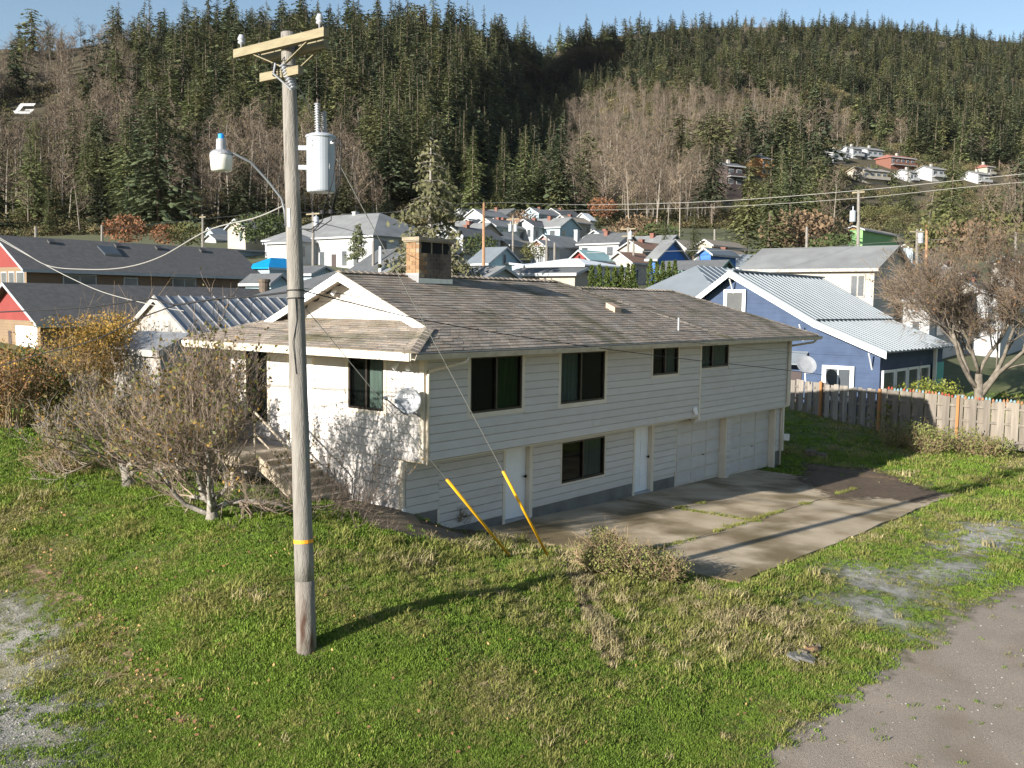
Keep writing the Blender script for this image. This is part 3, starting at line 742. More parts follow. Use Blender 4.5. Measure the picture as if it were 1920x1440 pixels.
def caps(a, b, n0=(0, 0, 1), w=.13):
    a = np.asarray(a, float); b = np.asarray(b, float); L = np.linalg.norm(b - a); k = int(L / .2); d = (b - a) / L
    s = np.cross(d, (0, 0, 1)); s /= np.linalg.norm(s); m = MB()
    for i in range(k):
        p = a + d * (i * L / k); q = a + d * ((i + 1.15) * L / k); l0 = .045 + rnd.uniform(0, .006); tn = rnd.uniform(.85, 1.3); c = (tn, tn, tn, 1)
        n = len(m.v)
        for (o, l) in ((p, l0), (q, l0 - .015)):
            m.v += [tuple(o + s * w + (0, 0, l - .055)), tuple(o + (0, 0, l)), tuple(o - s * w + (0, 0, l - .055))]
        m.f += [(n, n + 1, n + 4, n + 3), (n + 1, n + 2, n + 5, n + 4), (n, n + 2, n + 1)]; m.c += [c] * 6
    m.build('ridge_cap', M['shingle'], roof)
caps((XG, YR_, zr), (XR1, YR_, zr)); caps((XE1, -OO, ze), (XR1, YR_, zr)); caps((8.8, YR2, zr2), (XR2, YR2, zr2)); caps((XE2, DD - OO, ze), (XR2, YR2, zr2)); caps((-OL, -OO, ze), (XG, yf, ZG), w=.16); caps((-OL, WW + OO, ze), (XG, WW - yf, ZG), w=.16)
# fascia, soffit, gutters, downpipes
MB().box(-OL - .03, -OL, -OO, WW + OO, ze - .16, ze - .01).build('fascia', M['trim'], house)
MB().box(-OL, XE1, -OO - .02, -OO, ze - .15, ze - .012).build('fascia', M['trim'], house)
MB().box(XE1 + .12, XE2, DD - OO - .02, DD - OO, ze - .15, ze - .014).build('fascia', M['trim'], house)
MB().box(XE2, XE2 + .03, DD - OO, WW + OO, ze - .15, ze - .012).build('fascia', M['trim'], house)
sf = MB(); sf.box(-OL, 0, -OO, WW + OO, ze - .10, ze - .085); sf.box(0, XE1, -OO, .1, ze - .10, ze - .085); sf.box(L1, XE2, DD - OO + .001, .4, ze - .099, ze - .084); sf.box(L2, XE2, .4, WW + OO, ze - .099, ze - .084); sf.build('soffit', M['trim'], house)
def gutter(x0, x1, y, z, nm):
    g = MB(); prof = [(0, 0), (0, -.10), (-.08, -.115), (-.125, -.02), (-.135, -.02), (-.085, -.125), (.01, -.115), (.01, 0)]
    g.prism([(x0, y + a, z + b) for a, b in prof], (x1 - x0, 0, 0)); g.build('gutter', M['gutter'], house)
    MB().box(x0 + .01, x1 - .01, y - .118, y - .005, z - .03, z - .012).build('gutter_shade_strip', M['black'], house)  # black strip stands in for the shade inside the gutter
gutter(-OL + .02, XE1 + .12, -OO - .022, ze - .01, 'a'); gutter(XE1 + .15, XE2 + .08, DD - OO - .022, ze - .02, 'b')
def pipe(pts, par=house, mat='trim'): MB().tube(pts, .036, 8).build('downpipe', M[mat], par, smooth=True)
pipe([(.62, -OO - .08, ze - .12), (.60, -OO - .06, ze - .22), (.09, -.075, ze - .42), (.055, -.07, ze - .52), (.055, -.07, zb - .05)])
pipe([(17.75, DD - .075, ze - .15), (17.75, DD - .075, 2.1), (17.75, PF - .05, 1.85), (17.75, PF - .05, slabz(17) + .05)]); pipe([(XE2 - .25, DD - OO - .06, ze - .15), (XE2 - .25, DD - OO + .05, ze - .24), (L2 + .06, DD + .1, ze - .38)])
# gable over the pent roof
GB = .86
def gshape(zc):
    t = (zr - .10 - zc) / PP; return (YR_ - t, YR_ + t)
MB().prism([(XW + .02, yf + .35, ZW - .1), (XW + .02, WW - yf - .35, ZW - .1), (XW + .02, YR_, zr - .1)], (.05, 0, 0)).build('gable_wall', M['paint'], house)
gw = [o for o in house.children if o.name.startswith('gable_wall')][0]
siding(gw, 'X', XW + .02, 0, 0, ZW + .02, zr - .16, [], .18, M['paint'], gshape)
for s in (-1, 1):
    y0 = yf - .06 if s < 0 else WW - yf + .06
    MB().prism([(XG - .02, YR_, zr - .01), (XG - .02, y0, ZG - .05), (XG - .02, y0, ZG - .20), (XG - .02, YR_, zr - .20)], (.035, 0, 0)).build('rake_board', M['white'], house)
    MB().prism([(XG + .02, YR_, zr - .06), (XG + .02, y0, ZG - .09), (XG + .02, y0, ZG - .105), (XG + .02, YR_, zr - .075)], (XW - XG, 0, 0)).build('rake_soffit', M['trim'], house)
# --- chimney: brick by brick
cx0, cy0, cz0 = 2.63, 2.73, 5.5; cw, cl, ct = 1.13, .42, 6.80
chim = MB().box(cx0 + .012, cx0 + cw - .012, cy0 + .012, cy0 + cl - .012, cz0, ct - .02).build('chimney', M['mortar'], house)
ms = {}
def brick(a, b, c, x0, x1, y0, y1, mat):
    k = (round(x1 - x0, 3), round(y1 - y0, 3), mat)
    if k not in ms: ms[k] = MB().box(0, x1 - x0, 0, y1 - y0, 0, .088).mesh('brick', M[mat])
    inst(ms[k], 'brick', chim, (x0, y0, a))
nb = 12
for i in range(nb):
    z = 5.62 + i * .098
    if z > ct - .1: break
    top = z > ct - .36
    off = .0 if i % 2 else -.10
    xs = [cx0] + [cx0 + off + .2 * j for j in range(1, 8) if .03 < off + .2 * j < cw - .03] + [cx0 + cw]
    for a, b in zip(xs[:-1], xs[1:]):
        mid = (a + b) / 2 - cx0
        if top and (.08 < mid < .42 or .48 < mid < .80 or .85 < mid < 1.06): continue
        brick(z, 0, 0, a + .005, b - .005, cy0, cy0 + .10, 'dark_brick' if mid > .25 else 'brick')  # front face mostly in darker grey brick than the left side
    ys = [cy0 + .102, cy0 + .102 + (.20 if i % 2 else .12), cy0 + cl]
    for a, b in zip(ys[:-1], ys[1:]): brick(z, 0, 0, cx0, cx0 + .10, a + .005, b - .005, 'brick')
for x0, x1 in ((.09, .41), (.47, .79), (.84, 1.06)): MB().box(cx0 + x0, cx0 + x1, cy0 + .002, cy0 + .011, ct - .33, ct - .03).build('flue_opening', M['black'], chim)
cp = MB(); cp.box(cx0 - .07, cx0 + cw + .07, cy0 - .07, cy0 + cl + .07, ct - .02, ct + .06); cp.box(cx0 - .045, cx0 + cw + .045, cy0 - .045, cy0 + cl + .045, ct - .05, ct - .021); cp.build('chimney_cap', M['mortar'], chim)
fl = MB(); fl.box(cx0 - .015, cx0 + cw + .02, cy0 - .02, cy0 - .004, 5.7, 5.90); fl.box(cx0 - .02, cx0 - .004, cy0 - .02, cy0 + cl, 5.72, 6.02); fl.build('flashing', M['lead'], chim)
# roof vent and pipe
v0 = onplane(1152, 583, (0, -PP, 1), ze + PP * OO)
MB().prism([(v0[0] - .16, v0[1] - .12, v0[2] - .05), (v0[0] + .16, v0[1] - .12, v0[2] - .05), (v0[0] + .16, v0[1] - .12, v0[2] + .1), (v0[0] - .16, v0[1] - .12, v0[2] + .1)], (0, .3, .13)).build('roof_vent', pm('vent_plastic', (.42, .30, .22), rough=.6), house)
v1 = onplane(1272, 620, (0, -PP, 1), ze + PP * OO)
MB().tube([v1, v1 + (0, 0, .36)], .03, 8).build('vent_pipe', M['galv'], house)
# floodlights
for (px, py) in ((747, 681), (768, 681)):
    p = onplane(px, py, (1, 0, 0), -.12); fl_ = MB()
    fl_.lathe(p, [(.015, 0), (.03, .03), (.05, .12), (.055, .16), (.02, .165)], 10, (-.6, -.3 if px > 757 else .4, -.7)); fl_.tube([p + (.12, 0, .05), p], .012, 6)
    fl_.build('floodlight', M['white'], house)
p = onplane(630, 545, (1, 0, 0), XW - .1)
MB().lathe(p, [(.02, 0), (.035, .04), (.06, .13), (.02, .14)], 10, (-.7, .2, -.6)).build('floodlight', M['white'], house)
MB().lathe((11.0, -.12, zb + .1), [(.05, 0), (.07, .10), (.075, .2), (.02, .22)], 10, (0, .4, 1)).build('wall_lamp', M['white'], house)
MB().box(L2 + .02, L2 + .10, DD - .02, DD + .16, .78, 1.0).build('meter_box', M['white'], house)
# --- dish on the side wall
dq = onplane(765, 752, (1, 0, 0), -.38)
dish = thing('satellite_dish', (0, dq[1] - .1, dq[2] - .45), 'grey satellite dish on the sunlit side wall by the corner', 'satellite dish')
ax = np.array([-.80, -.55, .22]); ax /= np.linalg.norm(ax)
pd = MB(); pd.lathe(dq, [(.02, -.055), (.12, -.045), (.20, -.02), (.26, .015), (.265, .02), (.262, .028), (.20, -.008), (.12, -.032), (.02, -.042)], 24, ax); pd.build('reflector', M['galv'], dish, smooth=True)
fc_ = bpy.data.curves.new('lettering', 'FONT'); fc_.body = 'dish'; fc_.size = .13; fc_.align_x = 'CENTER'; fc_.extrude = .002; fc_.materials.append(M['white'])
ft_ = bpy.data.objects.new('lettering_curve', fc_); COL.objects.link(ft_); bpy.context.view_layer.update()
fm_ = bpy.data.meshes.new_from_object(ft_.evaluated_get(bpy.context.evaluated_depsgraph_get())); bpy.data.objects.remove(ft_)
fo_ = bpy.data.objects.new('lettering', fm_); COL.objects.link(fo_); fo_.parent = dish; WL[fo_.name] = WL[dish.name]
_z = Vector(ax); _x = Vector((0, 0, 1)).cross(_z).normalized(); _y = _z.cross(_x)
fo_.matrix_local = Matrix.Translation(Vector(dq + ax * .012) - Vector(WL[dish.name]) + _y * .06) @ Matrix((_x, _y, _z)).transposed().to_4x4()
lnb = onplane(722, 746, (1, 0, 0), -.80)
MB().tube([dq - (0, 0, .26), dq + (-.15, -.05, -.24), lnb], .014, 6).build('feed_arm', M['wire_dark'], dish)
MB().lathe(lnb, [(.03, -.03), (.04, 0), (.04, .09), (.025, .10)], 10, -ax).build('receiver', M['galv'], dish)
MB().tube([dq - ax * .05, dq - ax * .05 + (.1, .02, -.2), (0, dq[1] + .02, dq[2] - .35)], .022, 6).build('mount', M['galv'], dish)
# --- porch deck and stairs on the side
pdk = thing('porch_deck', (-.8, 4.9, 1.2), 'weathered cream wooden porch deck with steps along the sunlit side wall', 'porch')
dz = 2.04
for i in range(9): MB().box(-1.62 + i * .175, -1.62 + i * .175 + .165, 3.86, 6.35, dz - .04, dz).build('deck_board', M['deck'], pdk)
MB().box(-1.66, -1.62, 3.84, 6.37, dz - .22, dz - .005).build('rim_beam', M['deck'], pdk); MB().box(-1.62, -.06, 3.80, 3.84, dz - .22, dz - .005).build('rim_beam', M['deck'], pdk)
for (x, y) in ((-1.55, 4.1), (-1.55, 6.2), (-.6, 6.2)): MB().box(x - .05, x + .05, y - .05, y + .05, G(x, y) - .1, dz - .05).build('post', M['deck'], pdk)
ns = 6; y0 = 2.22; rz = (dz - 1.17) / (ns + 1)
for i in range(ns):
    yy = y0 + i * .27; zt = 1.17 + (i + 1) * rz
    MB().box(-1.12, -.05, yy - .03, yy + .29, zt - .045, zt).build('tread', M['deck'], pdk)
    MB().box(-1.10, -.07, yy, yy + .02, zt - rz, zt - .046).build('riser', M['deck'], pdk)
for x in (-1.16, -.045):
    MB().prism([(x, y0 - .06, 1.12), (x, y0 + .25, 1.10), (x, y0 + ns * .27, dz - .30), (x, y0 + ns * .27, dz - .01), (x, y0 - .06, 1.17 + rz * .9)], (.035, 0, 0)).build('stringer', M['deck'], pdk)
for x in (-1.2, ):
    MB().tube([(x, y0 - .02, 1.15), (x, y0 - .02, 1.95), (x, y0 + .08, 2.05), (x, y0 + ns * .27, dz + .92), (x, y0 + ns * .27, dz)], .028, 6).build('handrail', M['deck'], pdk)
    MB().tube([(x, y0 + .02, 1.6), (x, y0 + ns * .27, dz + .45)], .022, 6).build('handrail', M['deck'], pdk)
# ================================================================== utility pole and what hangs on it
PB = np.array([-5.62, -3.28, .6]); PB[2] = G(PB[0], PB[1]); PD = pr(PB)[2]
PT = at(539.5, 62, PD)
pdir = (PT - PB) / np.linalg.norm(PT - PB)
def pz(y):
    "point on the pole axis seen at picture row y"
    a, b = 0., 1.
    for i in range(40):
        m = (a + b) / 2
        if pr(PB + (PT - PB) * m)[1] > y: a = m
        else: b = m
    return PB + (PT - PB) * a
pole = thing('utility_pole', PB, 'grey weathered wooden utility pole standing on the front lawn', 'utility pole')
def prad(t): return .135 + (.092 - .135) * t
b = MB(); n = 26; pts = []; rd = []
for i in range(n + 1):
    t = i / n; pts.append(PB + (PT - PB) * t - (0, 0, .15 if i == 0 else 0)); rd.append(prad(t) * (1 + (N1(i * .9, 3.3) - .5) * .05))
k9 = next(i for i in range(n + 1) if pr(pts[i])[1] < 1095)
MB().tube(pts[:k9 + 1], rd[:k9 + 1], 18).build('pole_foot', M['pole_foot'], pole, smooth=True)
MB().tube(pts[k9:], rd[k9:], 18).build('pole_shaft', M['pole'], pole, smooth=True)
q = pz(1014); MB().tube([q - pdir * .025, q + pdir * .025], prad(.18) + .006, 18, cap=False).build('marker_band', M['orange'], pole)
Yd = np.array([0, 1., 0]); Xd = np.array([1., 0, 0]); rr = np.array([RT[0], RT[1], 0]); rr /= np.linalg.norm(rr); tocam = np.array([-FW[0], -FW[1], 0]); tocam /= np.linalg.norm(tocam)
def arm(y, l0, l1, off, w=.09, h=.115):
    c = pz(y) + off
    return MB().bar(c + Yd * l1, c - Yd * l0, w, h).build('crossarm', M['arm'], pole), c
# two long arms at the top and a short one below
a1, c1 = arm(86, .95, .98, -Xd * .14); a2, c2 = arm(92, .62, .72, Xd * .14); a3, c3 = arm(143, .42, .40, -Xd * .14, .09, .11)
for (c, l, yb_) in ((c1, .62, 128), (c1, -.62, 128), (c2, -.5, 132)):
    MB().bar(c + Yd * l - (0, 0, .04), pz(yb_) + (c - pz(86 if c is c1 else 92)) * .8, .035, .012).build('brace', M['arm'], pole)
for c, ls in ((c1, (.9, .45, -.45, -.88)), (c2, (.6, .3, -.5))):
    for l in ls:
        p = c + Yd * l
        MB().tube([p - (0, 0, .09), p + (0, 0, .09)], .009, 6).build('bolt', M['wire_dark'], pole)
for l in (.85, -.82):
    MB().lathe(c1 + Yd * l + (0, 0, .058), [(.015, 0), (.015, .06), (.05, .075), (.045, .10), (.03, .11), (.055, .125), (.04, .16), (.03, .19)], 12).build('insulator', M['porcelain'], pole, smooth=True)
# fused cutout and arrester: stacks of sheds
def shed_stack(a, b, r0, r1, k, name, par, mat):
    a = np.asarray(a, float); b = np.asarray(b, float); L = np.linalg.norm(b - a); pf = [(r0, 0)]
    for i in range(k):
        h = L * (i + .3) / k; pf += [(r0, h), (r1, h + L * .18 / k), (r1, h + L * .32 / k), (r0, h + L * .55 / k)]
    pf.append((r0 * .8, L)); MB().lathe(a, pf, 14, b - a).build(name, M[mat], par, smooth=True)
fr = tocam * .28
shed_stack(pz(174) + tocam * .22 + rr * .10, pz(128) + tocam * .22 - rr * .035, .022, .052, 9, 'cutout_insulator', pole, 'porcelain')
MB().tube([pz(176) + tocam * .26 + rr * .08, pz(148) + tocam * .3 - rr * .14, pz(128) + tocam * .26 - rr * .12], .014, 8).build('fuse_tube', M['galv'], pole)
shed_stack(pz(150) + tocam * .2 - rr * .15, pz(124) + tocam * .2 - rr * .14, .018, .034, 6, 'arrester', pole, 'cable')
MB().bar(pz(160) + tocam * .02, pz(152) + tocam * .26, .03, .012).build('cutout_bracket', M['galv'], pole)
MB().tube([pz(118) - rr * .09 + tocam * .05, pz(112) - rr * .02 + tocam * .16, pz(128) + tocam * .22], .006, 5).build('jumper', M['cable'], pole)
MB().tube([pz(560) + tocam * .12 + rr * .02, pz(600) + tocam * .11 + rr * .03, pz(640) + tocam * .13 - rr * .03, pz(700) + tocam * .12], .006, 5).build('ground_wire', M['cable'], pole)
for y in (545, 560): MB().tube([pz(y) - pdir * .008, pz(y) + pdir * .008], prad(.5) + .008, 16, cap=False).build('cable_band', M['cable'], pole)
# --- transformer
tc = pz(306) + rr * .40 + tocam * .03
tr = thing('pole_transformer', tc - (0, 0, .39), 'light grey cylindrical transformer hung on the near utility pole', 'transformer')
r0 = .19
MB().lathe(tc, [(.16, -.392), (r0 - .012, -.39), (r0, -.37), (r0, .33), (r0 + .004, .332), (r0 + .004, .335)], 32).build('tank', M['tank'], tr, smooth=False)
MB().lathe(tc, [(r0 + .012, .336), (r0 + .016, .345), (r0 + .012, .362), (.14, .39), (.02, .40)], 32).build('lid', M['tank'], tr)
for dx, dy, h in ((-.03, .05, .40), (.04, -.06, .31)):
    o = tc + rr * dx + tocam * dy + (0, 0, .385); shed_stack(o, o + np.array((-.03 * h, 0, h)), .022, .042, 12, 'bushing', tr, 'porcelain')
    MB().tube([o + (0, 0, h), o + (0, 0, h + .05)], .008, 6).build('terminal', M['wire_dark'], tr)
for h in (.20, -.06): MB().bar(tc + (0, 0, h) - rr * (r0 - .02), tc + (0, 0, h) - rr * .30, .05, .06).build('mounting_bracket', M['tank'], tr)
for a, h in ((.25, .27), (.25, .215)): MB().lathe(tc + (-rr * .42 + tocam * .90) * (r0 - .001) * 1.0 + (0, 0, h), [(.009, 0), (.011, .004), (.002, .006)], 8, -rr * .42 + tocam * .9).build('bolt', M['black'], tr)
for h in (.26, ):
    dv = rr * .85 + tocam * .53; dv /= np.linalg.norm(dv)
    MB().lathe(tc + dv * (r0 - .005) + (0, 0, h), [(.02, 0), (.025, .03), (.012, .05)], 8, dv).build('terminal', M['white'], tr)
# the number on the tank
dv = rr * .80 + tocam * .60; dv /= np.linalg.norm(dv); tv = np.cross((0, 0, 1), dv)
def patch(c, hw, hh, mat, nm):
    p = c + dv * 0
    MB().prism([c - tv * hw - (0, 0, hh), c + tv * hw - (0, 0, hh), c + tv * hw + (0, 0, hh), c - tv * hw + (0, 0, hh)], dv * .002).build(nm, mat, tr)
pc_ = tc + dv * (r0 + .001) - (0, 0, .055)
patch(pc_, .022, .035, M['white'], 'number_plate')
two = [(-.010, .016), (-.006, .023), (.004, .023), (.010, .015), (.008, .006), (-.010, -.021), (.011, -.021)]
pc2 = pc_ + dv * .004
nb_ = MB()
for a, b in zip(two[:-1], two[1:]): nb_.bar(pc2 + tv * a[0] + np.array((0, 0, a[1])), pc2 + tv * b[0] + np.array((0, 0, b[1])), .007, .002, up=dv)
nb_.build('number', M['black'], tr)
# leads from the tank down to the splice blocks
sp = [at(605, 398, PD - .1), at(621, 397, PD - .1)]
lead_top = tc + dv * (r0 + .02) + (0, 0, .26)
for i, e in enumerate((sp[0], sp[1], sp[1] + (0.02, 0, 0))):
    m1 = lead_top + dv * (.04 + .03 * i) + (0, 0, .03 + .01 * i); m2 = lead_top + dv * .13 + rr * (.03 * i - .02) + (0, 0, -.1); m3 = (m2 + e) / 2 + rr * .04
    MB().tube([lead_top, m1, (m1 + m2) / 2 + dv * .05, m2, m3, e], .0075, 6).build('lead', M['cable'], tr, smooth=True)
for e in sp: MB().lathe(e, [(.02, -.03), (.036, -.025), (.038, .025), (.02, .03)], 10, (0, 0, 1)).build('splice_block', M['cable'], tr)
for i in range(3):
    a = sp[i % 2] - (0, 0, .03); c = pz(430) + tocam * .1 + rr * (.10 + .02 * i)
    MB().tube([a, a + (0, 0, -.08), (a + c) / 2 - (0, 0, .10 + .02 * i), c], .0075, 6).build('lead', M['cable'], tr, smooth=True)
# --- street lamp
lc = at(415, 300, PD - .25)
lamp = thing('street_lamp', lc, 'street lamp with white bowl and blue cap on a curved arm', 'street lamp')
k = (PD - .25) / F
MB().lathe(lc, [(16.5 * k, -21 * k), (19 * k, -18 * k), (20.5 * k, 0), (21 * k, 8 * k), (20 * k, 9 * k)], 24).build('lens_bowl', pm('lamp_acrylic', (.72, .70, .64), rough=.25), lamp, smooth=True)
MB().lathe(lc, [(21.5 * k, 9 * k), (21 * k, 12 * k), (16 * k, 17 * k), (9.5 * k, 19 * k), (9 * k, 38 * k), (6 * k, 39 * k)], 20).build('lamp_housing', M['galv'], lamp)
MB().lathe(lc, [(5.5 * k, 38 * k), (5.6 * k, 47 * k), (3.5 * k, 48.5 * k)], 14).build('photocell', pm('blue_photocell', (.02, .28, .75), rough=.4), lamp)
e0 = pz(395) - rr * .11 + tocam * .03
ap = [lc + rr * 11 * k + (0, 0, 13 * k), lc + rr * 25 * k + (0, 0, 11 * k), at(470, 304, PD - .18), at(503, 340, PD - .1), at(528, 372, PD - .05), e0, pz(425) - rr * .09 + tocam * .05]
MB().tube(ap, .0185, 10).build('lamp_arm', pm('dull_steel', (.16, .17, .18), rough=.5, metal=.3), lamp, smooth=True)
MB().bar(pz(392) + tocam * .10 - rr * .04, pz(428) + tocam * .10 - rr * .04, .04, .02, up=tocam).build('arm_bracket', M['galv'], lamp)
# --- guys with yellow guards
for i, (top, anc, gt, lab) in enumerate(((pz(556), (958, 1045), (845, 900), 'yellow sleeved guy wire anchored in the lawn, its guard leaning lower'), (pz(130), (1030, 1047), (948, 883), 'yellow sleeved guy wire anchored beside the dirt channel, steeper guard'))):
    A = gpt(*anc, .6); g = thing('guy_wire', A, lab, 'guy wire', 'guy wires of the near pole')
    t = min(np.linspace(.05, .9, 300), key=lambda s: abs(pr(A + (top - A) * s)[1] - gt[1]))
    B_ = A + (top - A) * t
    MB().tube([A - (top - A) / np.linalg.norm(top - A) * .2, top], .006, 5).build('strand', M['wire'], g)
    MB().tube([A + (top - A) * .01, B_], .026, 8).build('guard', M['yellow'], g, smooth=True)
# --- overhead cables (picture row, column, depth along each)
def cable(name, pts, r_, mat, label, n=8):
    P_ = [np.asarray(p, float) if len(p) == 3 and isinstance(p, np.ndarray) else at(*p) for p in pts]
    # smooth through the given points
    P_ = np.array(P_); t = np.arange(len(P_)); tt = np.linspace(0, len(P_) - 1, (len(P_) - 1) * n + 1)
    out = []
    for s in tt:
        i = min(int(s), len(P_) - 2); u_ = s - i
        p0 = P_[max(i - 1, 0)]; p1 = P_[i]; p2 = P_[i + 1]; p3 = P_[min(i + 2, len(P_) - 1)]
        out.append(.5 * ((2 * p1) + (-p0 + p2) * u_ + (2 * p0 - 5 * p1 + 4 * p2 - p3) * u_ ** 2 + (-p0 + 3 * p1 - 3 * p2 + p3) * u_ ** 3))
    o = MB().tube(out, r_, 6).build(name, M[mat], None, smooth=True)
    return tag(o, label, 'cable')
e1 = pz(548) - rr * .1
cable('telephone_cable', [(-60, 588, 20), (150, 577, 17), (265, 562, 15.2), (290, 561, 15), (330, 571, 14.6), (400, 561, 14.2), (470, 556, 13.8), e1], .014, 'cable', 'thick black telephone cable running left from the near pole')
cable('drop_cable', [(-60, 706, 20), (60, 668, 19), (170, 640, 18), (260, 598, 16.5), (330, 572, 14.65)], .011, 'cable', 'black cable sagging below the thick telephone cable')
cable('service_cable', [(-30, 428, 26), (40, 470, 24), (90, 498, 22), (160, 505, 20), (230, 502, 18), (300, 482, 16.5), (390, 432, 15), (480, 408, 14), pz(384) - rr * .1], .010, 'wire', 'pale twisted service cable looping from the lamp arm to the brown house')
cable('service_cable', [(-20, 438, 26), (60, 483, 25), (130, 520, 24.5), (200, 550, 24), (300, 575, 23.5), (345, 583, 23)], .010, 'wire', 'pale twisted service cable crossing in front of the brown roofs')
cable('roof_drop', [pz(545) + rr * .1, (660, 568, 14.6), (780, 597, 17), (930, 624, 20), (1120, 652, 23), (1300, 675, 26), (1440, 690, 29), (1560, 705, 34)], .009, 'cable', 'thin black service drop passing over the house roof')
cable('roof_drop', [pz(540) + rr * .1, (700, 560, 16), (900, 585, 20), (1100, 615, 23.3), (1300, 642, 26.5), (1500, 662, 33), (1620, 668, 42)], .005, 'wire_dark', 'thinnest dark wire passing over the house roof')
cable('roof_drop', [pz(410) + rr * .1, (700, 445, 24), (860, 500, 40)], .006, 'wire_dark', 'thin wire running from the splice blocks behind the chimney')
# loops of cable slack on the telephone line
for i, (a, b, d_) in enumerate(((375, 410, 14.4), (400, 422, 14.2), (440, 470, 14.0), (470, 492, 13.9))):
    c = at((a + b) / 2, 583, d_); rx = (b - a) / 2 * d_ / F; lp = []
    for j in range(17):
        an = 2 * math.pi * j / 16; lp.append(c + rr * rx * math.sin(an) + np.array((0, 0, 1)) * (.16 * math.cos(an)))
    tag(MB().tube(lp, .005, 5).build('cable_loop', M['cable'], None, smooth=True), ('leftmost', 'second from the left', 'third from the left', 'rightmost, nearest the pole,')[i] + ' loop of slack cable under the telephone cable', 'cable', 'slack loops on the telephone cable')
# ================================================================== trees and shrubs near the house
def unit(v): v = np.asarray(v, float); return v / (math.sqrt(v @ v) + 1e-9)
def grow(wood, tips, rng, p, d, L, r, lvl, spec):
    "recursive limb; spec[lvl] = (children, length factor, radius factor, spread, upward pull, wiggle, segments)"
    nch, lf, rf_, spread, pull, wig, seg = spec[lvl]
    pts = [np.array(p)]; rad = [r]; d = unit(d); last = lvl == len(spec) - 1
    for i in range(seg):
        d = unit(d + rng.normal(0, wig, 3) + np.array((0, 0, pull)) / seg)
        pts.append(pts[-1] + d * L / seg); rad.append(r * (1 - (i + 1) / seg * (0.45 if not last else .7)))
    (wood[0] if lvl < spec_wood else wood[1]).tube(pts, rad, 7 if lvl == 0 else (5 if lvl < 2 else 3), cap=lvl < 2)
    if last:
        tips.append((pts, d)); return
    for k in range(nch):
        t = rng.uniform(.3, 1.0) if k else 1.0
        j = min(int(t * seg), seg - 1); u_ = t * seg - j
        q = pts[j] + (pts[j + 1] - pts[j]) * u_
        sd = unit(np.cross(d, rng.normal(0, 1, 3)))
        sp_ = spread * rng.uniform(.6, 1.3) * (0.45 if (k == 0 and lvl > 0) else 1)
        grow(wood, tips, rng, q, d * math.cos(sp_) + sd * math.sin(sp_), L * lf * rng.uniform(.7, 1.2), max(rad[j + 1] * rf_, RMIN), lvl + 1, spec)
spec_wood = 2; RMIN = .004
def leafmb(rng, pts, size, jitter=.0, droop=0.3):
    "small folded leaf faces"
    n = len(pts); m = MB(); pts = np.asarray(pts)
    a = rng.normal(0, 1, (n, 3)); a[:, 2] -= droop; a /= np.linalg.norm(a, axis=1)[:, None]
    b = np.cross(a, rng.normal(0, 1, (n, 3))); b /= np.linalg.norm(b, axis=1)[:, None] + 1e-9
    s = size * rng.uniform(.6, 1.35, n)[:, None]
    p = pts + rng.normal(0, jitter, (n, 3)) if jitter else pts
    v = np.stack([p, p + a * s * .5 + b * s * .32, p + a * s, p + a * s * .5 - b * s * .32], 1).reshape(-1, 3)
    m.v = v.tolist(); m.f = np.arange(4 * n).reshape(-1, 4).tolist()
    return m
def ctree(name, base, label, spec, L, r, seed, leafspec, barkmat, twigmat, lean=(0, 0, 1), cat='tree', group=None):
    rng = np.random.RandomState(seed); wood = (MB(), MB()); tips = []
    t = thing(name, base, label, cat, group)
    grow(wood, tips, rng, np.asarray(base) - (0, 0, .1), lean, L, r, 0, spec)
    wood[0].build('trunk', barkmat, t, smooth=True); wood[1].build('branches', twigmat, t)
    for (mat, frac, size, zmin) in leafspec:
        pts = []
        for (pl, d) in tips:
            for q in pl[1:]:
                if rng.rand() < frac and q[2] > base[2] + zmin: pts.append(q + rng.normal(0, .03, 3))
        if pts: leafmb(rng, pts, size).build('leaves', mat, t)
    return t, tips
# the two old apple trees beside the porch
b1 = gpt(395, 978, 1.2); b2 = gpt(243, 912, 1.35)
ap = [(8, 2.9, .62, 1.0, .0, .12, 3), (8, .68, .55, .8, .42, .24, 5), (6, .62, .5, .85, .35, .18, 4), (6, .62, .5, .6, .75, .14, 4), (5, .55, .6, .5, .55, .15, 3), (0, 0, 0, 0, .4, .2, 3)]
ctree('apple_tree', b1, 'gnarled old apple tree with lichen bark and few leaves, nearer the pole', ap, .62, .135, 12, [(M['leaf_y'], .06, .065, 1.0), (M['leaf_o'], .13, .07, 1.2), (M['leaf_g'], .04, .07, 1.4)], M['bark'], M['twig'], (.12, .0, 1))
ap2 = [(6, 1.95, .62, .95, .0, .12, 3), (7, .66, .55, .8, .38, .24, 5), (7, .62, .5, .8, .35, .18, 4), (6, .62, .5, .6, .7, .14, 4), (6, .55, .6, .5, .5, .15, 3), (0, 0, 0, 0, .4, .2, 3)]
ctree('apple_tree', b2, 'old apple tree with dense grey twigs by the hedge, farther from the pole', ap2, .68, .16, 31, [(M['leaf_y'], .05, .065, 1.0), (M['leaf_o'], .10, .07, .8)], M['bark'], M['twig_grey'], (-.05, .05, 1))
b3 = gpt(318, 905, 1.3) + (.25, .9, 0); b3[2] = G(b3[0], b3[1])
ctree('apple_tree', b3, 'dense twiggy fruit tree between the two old apple trees', ap2, .66, .12, 77, [(M['leaf_y'], .07, .065, .8), (M['leaf_o'], .12, .07, .8)], M['bark'], M['twig_grey'], (.1, .0, 1))
